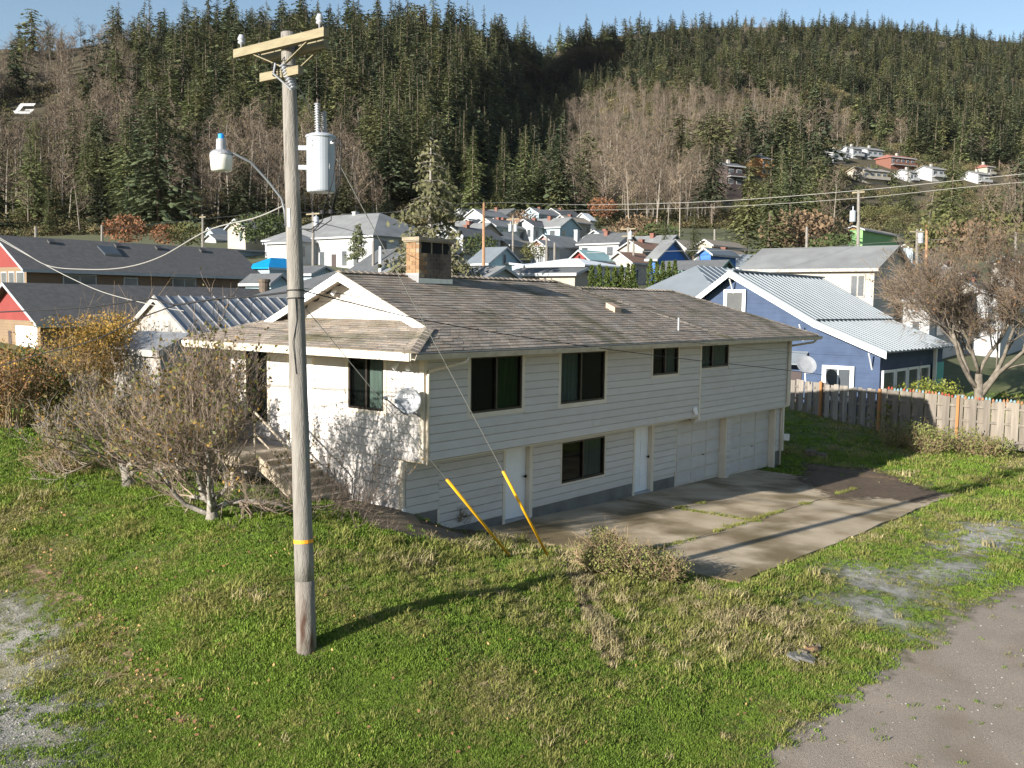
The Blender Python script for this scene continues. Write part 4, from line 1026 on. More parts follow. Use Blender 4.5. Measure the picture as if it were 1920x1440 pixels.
# --- leafy shrubs: stems from the ground and leaves through a lumpy volume
def shrub(name, base, w, h, label, leafspec, stems=40, twig=None, seed=1, cat='shrub', group=None, lump=.5, dens=1.0, low=.1):
    rng = np.random.RandomState(seed); t = thing(name, base, label, cat, group)
    m = MB()
    for i in range(stems):
        a = rng.uniform(0, 2 * math.pi); q = math.sqrt(rng.rand()); e = np.array((math.cos(a) * q * w * .5, math.sin(a) * q * w * .5, h * (1.05 - .55 * q * q) * rng.uniform(.65, 1.1)))
        s = np.array((e[0] * .35, e[1] * .35, 0)); mid = (s + e) / 2 + rng.normal(0, .06 * w, 3) + (0, 0, .08 * h)
        m.tube([base + s, base + mid, base + e], [.010, .007, .003], 3, cap=False)
        for k in range(4):
            u_ = rng.uniform(.4, 1); o = base + mid + (e - mid) * (u_ * 2 - 1 if u_ > .5 else 0)
            m.tube([o, o + rng.normal(0, .12 * w, 3) + (0, 0, .12 * h)], [.005, .002], 3, cap=False)
    m.build('stems', twig or M['twig'], t)
    lobes = [(rng.uniform(-.32, .32, 2) * w, rng.uniform(.3, .85) * h, rng.uniform(.22, .42) * w) for i in range(max(3, int(lump * 14)))]
    for (mat, n, size) in leafspec:
        pts = []
        for k in range(int(n * dens)):
            c, z, rr_ = lobes[rng.randint(len(lobes))]
            v = rng.normal(0, 1, 3); v /= np.linalg.norm(v); v *= rr_ * rng.rand() ** .33
            p = np.array((c[0] + v[0], c[1] + v[1], max(low * h, z + v[2] * .8)))
            if p[2] < h * 1.15: pts.append(base + p)
        leafmb(rng, pts, size).build('leaves', mat, t)
    return t
def gb(px, py, z=.5, dx=0, dy=0):
    p = gpt(px, py, z) + (dx, dy, 0); p[2] = G(p[0], p[1]); return p
hedge = [('russet bramble shrub at the lawn edge, leftmost of the hedge', 20, 800, 2.4, 1.9, [(M['leaf_b'], 2600, .08), (M['leaf_y'], 900, .08)], 1),
         ('dark green and yellow shrub next to the russet bramble', 95, 795, 2.2, 2.1, [(M['leaf_g'], 2600, .09), (M['leaf_y'], 900, .08)], 2),
         ('yellow leaved shrub below the white garage door', 150, 770, 2.4, 2.6, [(M['leaf_y'], 2800, .09), (M['leaf_o'], 900, .08)], 3),
         ('bright yellow shrub in front of the brown house eave', 215, 755, 2.8, 3.1, [(M['leaf_y'], 3000, .09), (M['leaf_o'], 1200, .08)], 4),
         ('brown bramble thicket in front of the tin roofed shed', 300, 745, 3.2, 3.2, [(M['leaf_b'], 900, .06), (M['leaf_o'], 500, .06)], 5),
         ('olive bramble thicket at the porch end of the hedge', 370, 750, 2.6, 2.4, [(M['leaf_o'], 900, .06), (M['leaf_b'], 500, .06)], 6),
         ('low russet shrub between the hedge and the porch', 410, 770, 1.8, 1.7, [(M['leaf_b'], 900, .06)], 7)]
for (lab, px, py, w, h, ls, sd) in hedge: shrub('hedge_shrub', gb(px, py, 2.0), w, h, lab, ls, 110, M['dead'], 100 + sd, group='hedge behind the lawn')
shrub('hedge_shrub', gb(15, 720, 2.2), 3.0, 1.6, 'yellow ochre shrub near the left edge below the driveway', [(M['leaf_y'], 1500, .08), (M['leaf_b'], 500, .08)], 60, M['dead'], 120, group='hedge behind the lawn')
shrub('low_shrub', gb(115, 885, 1.4), 1.9, .65, 'low dry shrub on the timber edging of the lawn', [(M['leaf_o'], 500, .045), (M['leaf_b'], 300, .045)], 70, M['dead'], 130)
# timber edging in the lawn
for i, (a, b) in enumerate((((112, 893), (160, 888)), ((55, 905), (110, 897)), ((0, 925), (42, 921)))):
    p, q = gb(*a, 1.4), gb(*b, 1.4)
    tag(MB().bar(p + (0, 0, .03), q + (0, 0, .03), .16, .18).build('edging_timber', M['path'], None), ('grey edging timber under the low dry shrub', 'half sunk edging timber beside the low dry shrub', 'flat edging timber at the left edge of the lawn')[i], 'timber')
# shrubs beside the drive
for i, (px, py, w, h, lab) in enumerate(((1120, 1075, 1.0, .62, 'dry leafy weed shrub beside the dirt channel'), (1190, 1085, 1.15, .66, 'larger leafy weed shrub at the drive corner'), (1250, 1092, .8, .5, 'thin weedy shrub touching the concrete drive'), (1145, 1045, .8, .5, 'pale seeded weed shrub near the yellow guards'))):
    shrub('weed_shrub', gb(px, py, .4), w, h, lab, [(M['weed'], 1500, .045), (M['leaf_o'], 300, .04)], 70, M['dead'], 140 + i, group='weed shrubs beside the drive')
dc = gb(850, 985, .5)
shrub('dead_clump', dc, .85, .55, 'straw coloured dead plant clump at the foundation', [(M['dead'], 140, .05)], 130, M['dead'], 150, cat='plant')
# beyond the drive: growth along the fence, a bright bush and a tree behind it
for i, (px, py, w, h, lab) in enumerate(((1678, 838, 2.0, 1.0, 'green weeds at the fence corner post'), (1735, 850, 2.0, .9, 'sprawling weeds in front of the middle fence panel'), (1795, 850, 2.2, .85, 'yellow green weeds below the orange fence post'), (1850, 858, 1.8, .75, 'low weeds at the end of the fence'))):
    shrub('fence_weeds', gb(px, py, .0), w, h, lab, [(M['weed'], 900, .09), (M['leaf_g'], 250, .09)], 60, M['dead'], 160 + i, group='weeds along the fence')
shrub('garden_bush', at(1735, 748, 43) * [1, 1, 0] + [0, 0, .3], 3.1, 1.75, 'bright yellow green bush behind the fence by the blue house', [(M['leaf_bright'], 3000, .13), (M['leaf_g'], 1200, .13)], 40, M['twig'], 170)
shrub('garden_bush', at(1675, 748, 42) * [1, 1, 0] + [0, 0, .3], 1.6, 1.1, 'smaller yellow green bush against the blue house', [(M['leaf_bright'], 1100, .12), (M['leaf_g'], 400, .12)], 30, M['twig'], 171)
nt = at(1838, 757, 46.5); nt[2] = .35
nspec = [(6, 1.75, .62, .62, .0, .08, 3), (5, .72, .6, .62, .25, .13, 5), (6, .68, .55, .7, .25, .15, 4), (6, .62, .5, .6, .3, .15, 4), (6, .6, .6, .55, .2, .15, 3), (4, .6, .7, .5, .1, .2, 3), (0, 0, 0, 0, .0, .2, 2)]
spec_wood = 3; RMIN = .0075
ctree('garden_tree', nt, 'big bare brown twigged tree standing behind the plank fence', nspec, 2.1, .30, 5, [(M['leaf_b'], .03, .10, 2), (M['leaf_o'], .05, .10, 2)], pm('grey_brown_bark', (.20, .175, .14), (.10, .085, .068), 5, .95, .7, 20), pm('brown_twigs', (.185, .14, .10), (.115, .088, .065), 3, .9), (.0, .12, 1))
spec_wood = 2; RMIN = .004
# sparse evergreen behind the chimney
def spruce(name, base, H, w, label, seed, mat, n=34, per=9, size=.28, droop=.35, cat='tree', group=None, sparse=0.0, leaf=24):
    rng = np.random.RandomState(seed); t = thing(name, base, label, cat, group); m = MB()
    m.tube([base - (0, 0, .4), base + (rng.normal(0, .1), rng.normal(0, .1), H * .55), base + (0, 0, H)], [H * .022, H * .014, .02], 7)
    pts = []
    for i in range(n):
        f_ = (i + rng.rand()) / n; z = H * (.10 + .9 * f_); R_ = w * .5 * (1 - f_) ** .75 * rng.uniform(.6, 1.15) + .15
        for k in range(per):
            if rng.rand() < sparse: continue
            a = rng.uniform(0, 2 * math.pi); L = R_ * rng.uniform(.55, 1.15); o = base + (0, 0, z)
            e = o + (math.cos(a) * L, math.sin(a) * L, -droop * L + .15 * L * (1 - f_)); mid = (o + e) / 2 + (0, 0, .10 * L)
            m.tube([o, mid, e], [.03, .018, .006], 3, cap=False)
            q = max(3, int(leaf * L / (w * .5)))
            for j in range(q):
                u_ = rng.uniform(.25, 1.05); p = o * (1 - u_) ** 2 + 2 * mid * u_ * (1 - u_) + e * u_ ** 2
                pts.append(p + rng.normal(0, .10 * L * .6 + .05, 3) * (1, 1, .5) - (0, 0, .08))
    m.build('trunk', M['bark'], t); leafmb(rng, pts, size, droop=.8).build('crown', mat, t)
    return t
cb = at(806, 560, 58); cb[2] = float(town(806, 58)) - .2
spruce('evergreen_tree', cb, 12.2, 7.4, 'sparse olive evergreen rising behind the chimney', 21, M['conifer_near'], 34, 10, .32, .22, leaf=26, sparse=.12)
for i, (px, dx) in enumerate(((768, 0), (735, 0), (850, 0), (890, 0))):
    b_ = at(px, 560, 56); b_[2] = float(town(px, 56)) - .2
    spruce('evergreen_tree', b_, (6.6, 4.6, 7.0, 4.6)[i], 4.6, ('grey twiggy evergreen to the left of the chimney', 'pale twiggy evergreen beside the dark roof left of the chimney', 'olive evergreen just right of the chimney', 'small olive evergreen behind the ridge right of the chimney')[i], 30 + i, M['conifer_near'], 20, 9, .28, .2, leaf=18, sparse=.2)
# clipped cedar columns behind the ridge
k = 0
for grp, xs, yt, D_, hh in (('clipped cedars by the beige house', (1110, 1124, 1139, 1153, 1166, 1178, 1187), 500, 60, 3.6), ('clipped cedars beside the dark green house', (1220, 1232, 1243, 1255, 1266), 489, 74, 3.4)):
    for px in xs:
        rng = np.random.RandomState(300 + k); top = at(px, yt + rng.uniform(-4, 5), D_); base = top - (0, 0, hh); w = .50
        nth = ('first', 'second', 'third', 'fourth', 'fifth', 'sixth', 'seventh')[list(xs).index(px)]
        t = thing('cedar_column', base, f'{nth} clipped cedar from the left in the row ' + grp.split('cedars ')[1], 'tree', grp)
        pts = []
        for j in range(1000):
            z = rng.rand() ** .8; a = rng.uniform(0, 2 * math.pi); r_ = w * .5 * min(1, (1 - z) * 2.4 + .12) * rng.uniform(.75, 1.08)
            pts.append(base + (r_ * math.cos(a), r_ * math.sin(a), z * hh))
        leafmb(rng, pts, .15, droop=-1.2).build('crown', M['cedar'], t)
        MB().tube([base, base + (0, 0, hh * .8)], [.06, .02], 5).build('trunk', M['trunk'], t); k += 1
sb_ = at(671, 478, 100); spruce('blue_spruce', sb_ - (0, 0, .6), 3.8, 2.4, 'small dark spruce in front of the long white building', 44, M['conifer'], 20, 8, .22, .3, leaf=16)
# ================================================================== neighbours and the town
def mk(name, c, c2=None, **k): return pm(name, c, c2 or tuple(x * .85 for x in c), k.pop('scale', 1.2), k.pop('rough', .8), **k)
HM = dict(
    cream=mk('house_cream', (.36, .325, .27)), white=mk('house_white', (.40, .41, .42)), beige=mk('house_beige', (.42, .39, .34), lines=(.14, .015)), grey=mk('house_grey', (.33, .35, .37)), bluegrey=mk('house_bluegrey', (.30, .39, .46)),
    ltblue=mk('house_light_blue', (.33, .47, .53)), blue=mk('house_blue', (.10, .22, .56)), bright=mk('house_bright_blue', (.05, .16, .48)), green=mk('house_green', (.16, .26, .22)), sage=mk('house_sage', (.42, .47, .42)),
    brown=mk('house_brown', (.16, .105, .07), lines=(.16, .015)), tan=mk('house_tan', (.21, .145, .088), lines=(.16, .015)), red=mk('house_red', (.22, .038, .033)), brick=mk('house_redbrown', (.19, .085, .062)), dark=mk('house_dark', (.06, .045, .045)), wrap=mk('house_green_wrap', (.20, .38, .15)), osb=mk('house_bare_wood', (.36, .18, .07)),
    pink=mk('house_pink', (.40, .22, .22)), weathered=mk('weathered_boards', (.42, .40, .37), (.24, .22, .20), scale=5),
    r_dark=mk('roof_dark', (.115, .11, .107), (.08, .077, .076), scale=3), r_grey=mk('roof_grey', (.21, .22, .22), (.15, .155, .16), scale=.7), r_char=mk('roof_charcoal', (.11, .115, .12), (.08, .085, .09), scale=2), r_brown=mk('roof_brown', (.26, .15, .10)), r_tan=mk('roof_tan', (.33, .28, .22)),
    r_metal=mk('roof_metal_blue', (.185, .21, .235), (.16, .185, .205), rough=.55, metal=.1), r_tin=mk('roof_old_tin', (.36, .37, .38), (.24, .24, .24), rough=.4, metal=.5, scale=2.5), r_teal=mk('roof_teal', (.34, .52, .50), rough=.4), r_blue=mk('roof_bright_blue', (.0, .24, .55), rough=.4), r_white=mk('roof_white', (.72, .74, .76), rough=.5), r_red=mk('roof_red_tile', (.30, .13, .10)))
def grid_len(p, axis, px):
    "how far from p along +X or +Y until the picture column px is reached"
    q = p - CAM; a = q @ RT; b_ = q @ FW; kx = (px - 960) / F; i = 0 if axis == 'X' else 1
    return (kx * b_ - a) / (RT[i] - kx * FW[i])
def ghouse(name, label, xc, D, ye, xl, xr, wall, roof, ridge='X', pitch=.5, h=3.0, trim='white', oh=.35, hip=False, left=(), right=(), gable=None, group=None, lx=None, ly=None, down=1.5, cat='house', chimney=None, extra=None):
    """grid-aligned house: xc, ye = its near corner at the eaves; xl/xr = picture columns where its -X side / -Y side end.
    left/right: windows on the -X / -Y side as (u0, u1, z0, z1) with u in 0..1 along that side seen from the corner, z metres above the floor"""
    P = at(xc, ye, D)
    Lx = lx if lx else grid_len(P, 'X', xr); Ly = ly if ly else grid_len(P, 'Y', xl)
    x0, y0, zE = P; x1, y1 = x0 + Lx, y0 + Ly; z0 = zE - h
    t = thing(name, (x0, y0, z0), label, cat, group)
    wm = HM[wall]; w = MB().box(x0, x1, y0, y1, z0 - down, zE)
    half = (Ly if ridge == 'X' else Lx) / 2; zR = zE + half * pitch
    gm = HM[gable] if gable else wm
    w.build('wall', wm, t)
    if not hip:
        if ridge == 'X':
            for x in (x0 + .001, x1 - .021): MB().prism([(x, y0, zE), (x, y1, zE), (x, (y0 + y1) / 2, zR)], (.02, 0, 0)).build('gable', gm, t)
        else:
            for y in (y0 + .001, y1 - .021): MB().prism([(x0, y, zE), (x1, y, zE), ((x0 + x1) / 2, y, zR)], (0, .02, 0)).build('gable', gm, t)
    th = .12; ez = zE - oh * pitch; r = MB(); up = (0, 0, th)
    if ridge == 'X':
        ym = (y0 + y1) / 2; a, b_ = x0 - oh, x1 + oh; i = (half + oh) * .9 if hip else 0
        r.prism([(a, y0 - oh, ez), (b_, y0 - oh, ez), (b_ - i, ym, zR), (a + i, ym, zR)], up); r.prism([(a, y1 + oh, ez), (a + i, ym, zR), (b_ - i, ym, zR), (b_, y1 + oh, ez)], up)
        if hip: r.prism([(a, y0 - oh, ez), (a + i, ym, zR), (a, y1 + oh, ez)], up); r.prism([(b_, y0 - oh, ez), (b_, y1 + oh, ez), (b_ - i, ym, zR)], up)
        ends = [[(a - .02, y0 - oh, ez), (a - .02, ym, zR), (a - .02, y1 + oh, ez)]] if not hip else []
        fas = [(a, b_, y0 - oh - .03, y0 - oh - .001)]
    else:
        xm = (x0 + x1) / 2; a, b_ = y0 - oh, y1 + oh; i = (half + oh) * .9 if hip else 0
        r.prism([(x0 - oh, a, ez), (x0 - oh, b_, ez), (xm, b_ - i, zR), (xm, a + i, zR)], up); r.prism([(x1 + oh, a, ez), (xm, a + i, zR), (xm, b_ - i, zR), (x1 + oh, b_, ez)], up)
        if hip: r.prism([(x0 - oh, a, ez), (xm, a + i, zR), (x1 + oh, a, ez)], up); r.prism([(x0 - oh, b_, ez), (x1 + oh, b_, ez), (xm, b_ - i, zR)], up)
        ends = [[(x0 - oh, a - .02, ez), (xm, a - .02, zR), (x1 + oh, a - .02, ez)]] if not hip else []
        fas = [(x0 - oh - .03, x0 - oh - .001, a, b_)]
    ro = r.build('roof', HM[roof], t)
    for e in ends:
        off = (.03, 0, 0) if ridge == 'X' else (0, .03, 0)
        for p, q in ((e[0], e[1]), (e[1], e[2])):
            MB().prism([(p[0], p[1], p[2] - .06), (q[0], q[1], q[2] - .06), (q[0], q[1], q[2] + th), (p[0], p[1], p[2] + th)], off).build('bargeboard', HM[trim] if trim in HM else M[trim], t)
    for f_ in fas: MB().box(f_[0], f_[1], f_[2], f_[3], ez - .08, ez + th - .01).build('fascia', HM[trim] if trim in HM else M[trim], t)
    tm = HM[trim] if trim in HM else M[trim]
    if cat == 'house' and h < 6:
        zt_ = h - .5; zb_ = max(zt_ - 1.3, .2)
        if not left and Ly > 2.2: left = [(k + .30 / Ly * 0 + .06, k + .06 + min(1.1, Ly * .22) / Ly, zb_, zt_) for k in np.linspace(.06, .70, max(1, int(Ly / 2.6)))]
        if not right and Lx > 2.2: right = [(k + .04, k + .04 + min(1.1, Lx * .22) / Lx, zb_, zt_) for k in np.linspace(.04, .74, max(1, int(Lx / 2.8)))]
    for fac, pl, s0, L, lst in (('X', x0, y0, Ly, left), ('Y', y0, x0, Lx, right)):
        for q in lst:
            a, b_ = s0 + q[0] * L, s0 + q[1] * L; kind = q[4] if len(q) > 4 else 'w'
            if kind == 'g':
                d_ = fb(MB(), fac, pl, a, b_, 0, .04, z0 + q[2], z0 + q[3]).build('garage_door', M['white'], t); continue
            if kind == 'd':
                d_ = fb(MB(), fac, pl, a, b_, 0, .04, z0 + q[2], z0 + q[3]).build('door', HM['dark'], t); continue
            fr_ = fb(MB(), fac, pl, a, b_, 0, .05, z0 + q[2], z0 + q[3]).build('window', tm, t)
            n_ = q[5] if len(q) > 5 else 1; e_ = min(.09, (b_ - a) * .12)
            for j in range(n_):
                u0 = a + e_ + (b_ - a - e_) * j / n_; u1 = a + (b_ - a - e_) * (j + 1) / n_
                fb(MB(), fac, pl, u0, u1, .045, .062, z0 + q[2] + e_, z0 + q[3] - e_).build('pane', M['glass_far'], fr_)
    if chimney:
        u_, v_, hh, cm = chimney; cxx, cyy = x0 + u_ * Lx, y0 + v_ * Ly
        ch = MB().box(cxx - .28, cxx + .28, cyy - .28, cyy + .28, zE, zR + hh).box(cxx - .33, cxx + .33, cyy - .33, cyy + .33, zR + hh + .001, zR + hh + .1); ch.build('chimney', HM[cm], ro)
    return dict(t=t, roof=ro, x0=x0, x1=x1, y0=y0, y1=y1, zE=zE, zR=zR, z0=z0, ez=ez, oh=oh, pitch=pitch, th=th)
W = lambda u0, u1, z0=.9, z1=2.2, n=1: (u0, u1, z0, z1, 'w', n)
# brown houses on the left: long side in shade, red gable in the sun
h2 = ghouse('house', 'long brown house with red gable and white garage door at the left edge', 76, 52, 602, -20, 620, 'brown', 'r_dark', 'X', .58, 3.0, 'grey', .45, ly=6.6, gable='red', left=[(.05, .42, .7, 2.7, 'g'), (.50, .56, 1.0, 2.4, 'd')], right=[W(.2, .24), W(.3, .34)], lx=30)
h1 = ghouse('house', 'upper long brown house with dark roof and skylight behind the other brown house', 50, 66, 500, -20, 484, 'brown', 'r_dark', 'X', .58, 5.6, 'grey', .5, ly=7.2, gable='red', left=[W(.04, .2, 4.0, 5.3, 1), W(.24, .36, 4.0, 5.3, 1), W(.4, .52, 4.0, 5.3, 1)], right=[W(.13, .26, 3.6, 5.2, 2), W(.37, .43, 3.9, 5.1), W(.58, .69, 3.8, 5.2, 2), W(.9, .91, 3.8, 5.2)], chimney=None)
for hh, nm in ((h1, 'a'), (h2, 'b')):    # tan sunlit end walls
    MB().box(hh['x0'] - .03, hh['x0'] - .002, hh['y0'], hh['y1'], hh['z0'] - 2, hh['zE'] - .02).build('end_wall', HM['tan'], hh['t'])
def on_slope(hh, u, v, kind, w=.5, d=.5, hgt=.2, mat='galv', front=True):
    "small thing on the -Y slope (ridge X): u along, v up the slope"
    x = hh['x0'] + (hh['x1'] - hh['x0']) * u; ym = (hh['y0'] + hh['y1']) / 2; y = hh['y0'] + (ym - hh['y0']) * v; z = hh['zE'] + (y - hh['y0']) * hh['pitch'] + hh['th']
    p_ = hh['pitch'] * d
    MB().prism([(x - w / 2, y - d / 2, z - p_ / 2 - .02), (x + w / 2, y - d / 2, z - p_ / 2 - .02), (x + w / 2, y - d / 2, z - p_ / 2 + hgt), (x - w / 2, y - d / 2, z - p_ / 2 + hgt)], (0, d, p_)).build(kind, M[mat], hh['roof'])
on_slope(h1, .38, .6, 'skylight', 1.3, 1.1, .14, 'glass_far'); on_slope(h2, .66, .62, 'skylight', 1.2, 1.0, .14, 'lead')
for u in (.17, .44, .62, .83): on_slope(h1, u, .82, 'roof_vent', .5, .35, .16, 'wire_dark')
x = h2['x0'] + 16.5; ym = (h2['y0'] + h2['y1']) / 2
MB().lathe((x, ym - .4, h2['zR'] - .3), [(.35, 0), (.35, .85), (.42, .86), (.42, 1.05), (.3, 1.06)], 12).build('flue_pipe', M['trunk'], h2['roof'])
# shed with the seamed metal roof and its lean-to
s1 = ghouse('shed', 'weathered white shed with seamed grey metal roof behind the porch roof', 371, 31, 648, 290, 640, 'weathered', 'r_tin', 'X', .62, 2.4, 'weathered', .12, cat='shed', lx=7.5, ly=4.6)
for i in range(17):
    xx = s1['x0'] - .1 + i * .45; ym = (s1['y0'] + s1['y1']) / 2
    MB().bar((xx, s1['y0'] - .12, s1['ez'] + .14), (xx, ym, s1['zR'] + .14), .035, .04).build('roof_seam', HM['r_tin'], s1['roof'])
s2 = ghouse('shed', 'small lean-to with rusty tin roof beside the weathered shed', 300, 29, 660, 250, 345, 'weathered', 'r_tin', 'Y', .45, 1.9, 'weathered', .15, cat='shed', lx=1.9, ly=2.6)
# blue house beyond the fence: metal roof, white trim
# gable faces -X (sunny), ridge along X
B0 = at(1648, 733, 44); bz = .25
bh = thing('house', (B0[0], B0[1], bz), 'blue shingled house with ribbed metal roof behind the plank fence', 'house')
bx, by = B0[0], B0[1]                                             # near corner of the low side wing
bx1 = bx + 11.0; ymid = by + 7.2; hy1 = ymid + 4.2; zr_b = zat(1362, 508, 46.5)
def rz_b(y): return zr_b - abs(y - ymid) * .0
ey = by - .45; eY = zat(1640, 662, 43.5)                          # low eave over the sunroom
kin_y = by + 2.9; kin_z = zat(1500, 603, 45.2)                    # where the steep roof meets the porch roof
MB().prism([(bx, by, bz - .5), (bx, hy1, bz - .5), (bx, hy1, zr_b - 3.2), (bx, ymid, zr_b - .12), (bx, kin_y, kin_z - .1), (bx, by, eY + .12)], (9.5, 0, 0)).build('wall', pm('blue_shingle_wall', (.045, .072, .135), (.033, .054, .105), 2.0, .8, lines=(.22, .02)), bh)
rfb = MB()
rfb.prism([(bx - .55, ymid, zr_b), (bx - .55, kin_y, kin_z), (bx1, kin_y, kin_z), (bx1, ymid, zr_b)], (0, 0, .06))
rfb.prism([(bx - .55, kin_y, kin_z - .02), (bx - .55, ey, eY), (bx1 - .5, ey, eY), (bx1 - .5, kin_y, kin_z - .02)], (0, 0, .06))
rfb.prism([(bx - .55, ymid, zr_b), (bx1, ymid, zr_b), (bx1, hy1 + .5, zr_b - 3.4), (bx - .55, hy1 + .5, zr_b - 3.4)], (0, 0, .06))
bro = rfb.build('roof', HM['r_metal'], bh)
rib = MB().bar((0, 0, 0), (0, kin_y - ymid, kin_z - zr_b), .12, .10).mesh('rib', HM['r_metal']); rib2 = MB().bar((0, 0, 0), (0, ey - kin_y, eY - kin_z + .02), .12, .10).mesh('rib', HM['r_metal'])
for i in range(21):
    xx = bx - .5 + i * .55
    if xx < bx1 - .05: inst(rib, 'rib', bro, (xx, ymid, zr_b + .075))
    if xx < bx1 - .6: inst(rib2, 'rib', bro, (xx, kin_y, kin_z + .055))
MB().bar((bx - .55, ymid, zr_b + .07), (bx1, ymid, zr_b + .07), .4, .08).build('ridge_cap', HM['r_metal'], bro)
MB().bar((bx - .5, kin_y - .02, kin_z + .10), (bx1, kin_y - .02, kin_z + .10), .12, .05).build('roof_flashing', HM['r_metal'], bro)
for p, q in (((ymid, zr_b), (kin_y, kin_z)), ((kin_y, kin_z), (ey, eY)), ((ymid, zr_b), (hy1 + .5, zr_b - 3.4))):
    MB().prism([(bx - .60, p[0], p[1] - .24), (bx - .60, q[0], q[1] - .24), (bx - .60, q[0], q[1] + .05), (bx - .60, p[0], p[1] + .05)], (.05, 0, 0)).build('bargeboard', M['white'], bh)
for yy, zz in ((ymid, zr_b - .35), (by + 3.6, kin_z - .15), (by + .35, eY - .02)): MB().tube([(bx, yy, zz - .75), (bx - .52, yy, zz)], .035, 4).build('knee_brace', M['white'], bh)
window(bh, 'X', bx - .095, ymid - .55, ymid + .35, zr_b - 2.15, zr_b - .95, (M['glass_far'],) * 2, tw=.13, split=0, frame=M['white'], trim=M['white'])
window(bh, 'X', bx - .095, by + 1.25, by + 2.45, bz + 1.0, bz + 2.35, (M['glass_far'],) * 2, tw=.14, split=.5, frame=M['white'], trim=M['white'])
MB().prism([(bx, by + 3.3, bz + 3.0), (bx, by + 5.0, bz + 3.0), (bx - .9, by + 5.0, bz + 2.45), (bx - .9, by + 3.3, bz + 2.45)], (0, 0, .05)).build('awning', HM['r_metal'], bh)
fb(MB(), 'X', bx, by + 3.6, by + 4.5, 0, .03, bz, bz + 2.1).build('door', HM['dark'], bh)
for i in range(4):
    a = bx + .25 + i * 1.75
    window(bh, 'Y', by - .095, a, a + 1.45, bz + .85, bz + 2.25, (M['glass_far'],) * 2, tw=.09, split=0, frame=M['white'], trim=M['white'])
MB().box(bx + 7.4, bx + 7.55, by - .3, by - .15, bz, eY).build('porch_post', M['white'], bh)
MB().box(bx + 7.7, bx + 9.4, by - .12, by - .05, bz + .5, bz + 2.4).build('porch_screen', pm('teal_screen', (.05, .33, .30), rough=.6), bh)
bq = at(1512, 684, 43.5)
bd = thing('satellite_dish', bq - (0, 0, .6), 'pale satellite dish mounted on the blue house wall', 'satellite dish')
MB().lathe(bq, [(.02, -.05), (.3, -.03), (.44, .02), (.45, .03), (.28, -.015), (.02, -.03)], 20, (-.62, -.6, .5)).build('reflector', M['galv'], bd); MB().tube([bq + (.03, .03, -.03), bq + (.15, .1, -.5), bq + (.1, .05, -.75)], .03, 6).build('mount', M['white'], bd)
# the rear wing with its own metal roof
bw = ghouse('house', 'rear wing with pale metal roof behind the main house ridge, beside the blue gable', 1350, 50, 560, 1180, 1500, 'blue', 'r_metal', 'X', .62, 3.2, 'white', .4, hip=True)
for i in range(20):
    xx = bw['x0'] - .3 + i * .7
    if xx < bw['x1'] + .3: 
        hf = (bw['y1'] - bw['y0']) / 2; ii_ = (hf + .4) * .9; tq = min(1, (xx - bw['x0'] + .4) / ii_, (bw['x1'] + .4 - xx) / ii_)
        if tq > .08:
            ya, yb2 = bw['y0'] - .4, (bw['y0'] + bw['y1']) / 2
            MB().bar((xx, ya, bw['ez'] + .13), (xx, ya + (yb2 - ya) * tq, bw['ez'] + (bw['zR'] - bw['ez']) * tq + .13), .07, .05).build('rib', HM['r_metal'], bw['roof'])
# two storey beige house with grey roof, white house behind the bare tree
ghouse('house', 'beige two storey house with mottled grey roof behind the blue house', 1640, 60, 502, 1395, 1692, 'beige', 'r_grey', 'Y', .42, 5.2, 'weathered', .35, right=[W(.28, .55, 3.2, 4.7)], left=[W(.06, .17, 3.4, 4.8, 2), W(.5, .56, 3.4, 4.8)], lx=6.8)
ghouse('house', 'white house partly hidden behind the bare garden tree', 1745, 62, 560, 1690, 1800, 'white', 'r_grey', 'Y', .6, 3.6, 'white', .3, right=[W(.2, .5, 1.2, 2.4), W(.6, .8, 1.2, 2.4)], left=[W(.3, .6)])
ghouse('house', 'low white house with dark roof at the right edge behind the bare tree', 1880, 66, 560, 1800, 1990, 'white', 'r_char', 'X', .4, 3.0, 'white', .4, right=[W(.2, .35), W(.5, .65)])
ghouse('house', 'grey roofed house at the right edge below the hillside', 1905, 90, 490, 1860, 2000, 'weathered', 'r_char', 'X', .35, 3.0, 'white', .4, right=[W(.1, .3), W(.5, .7)])
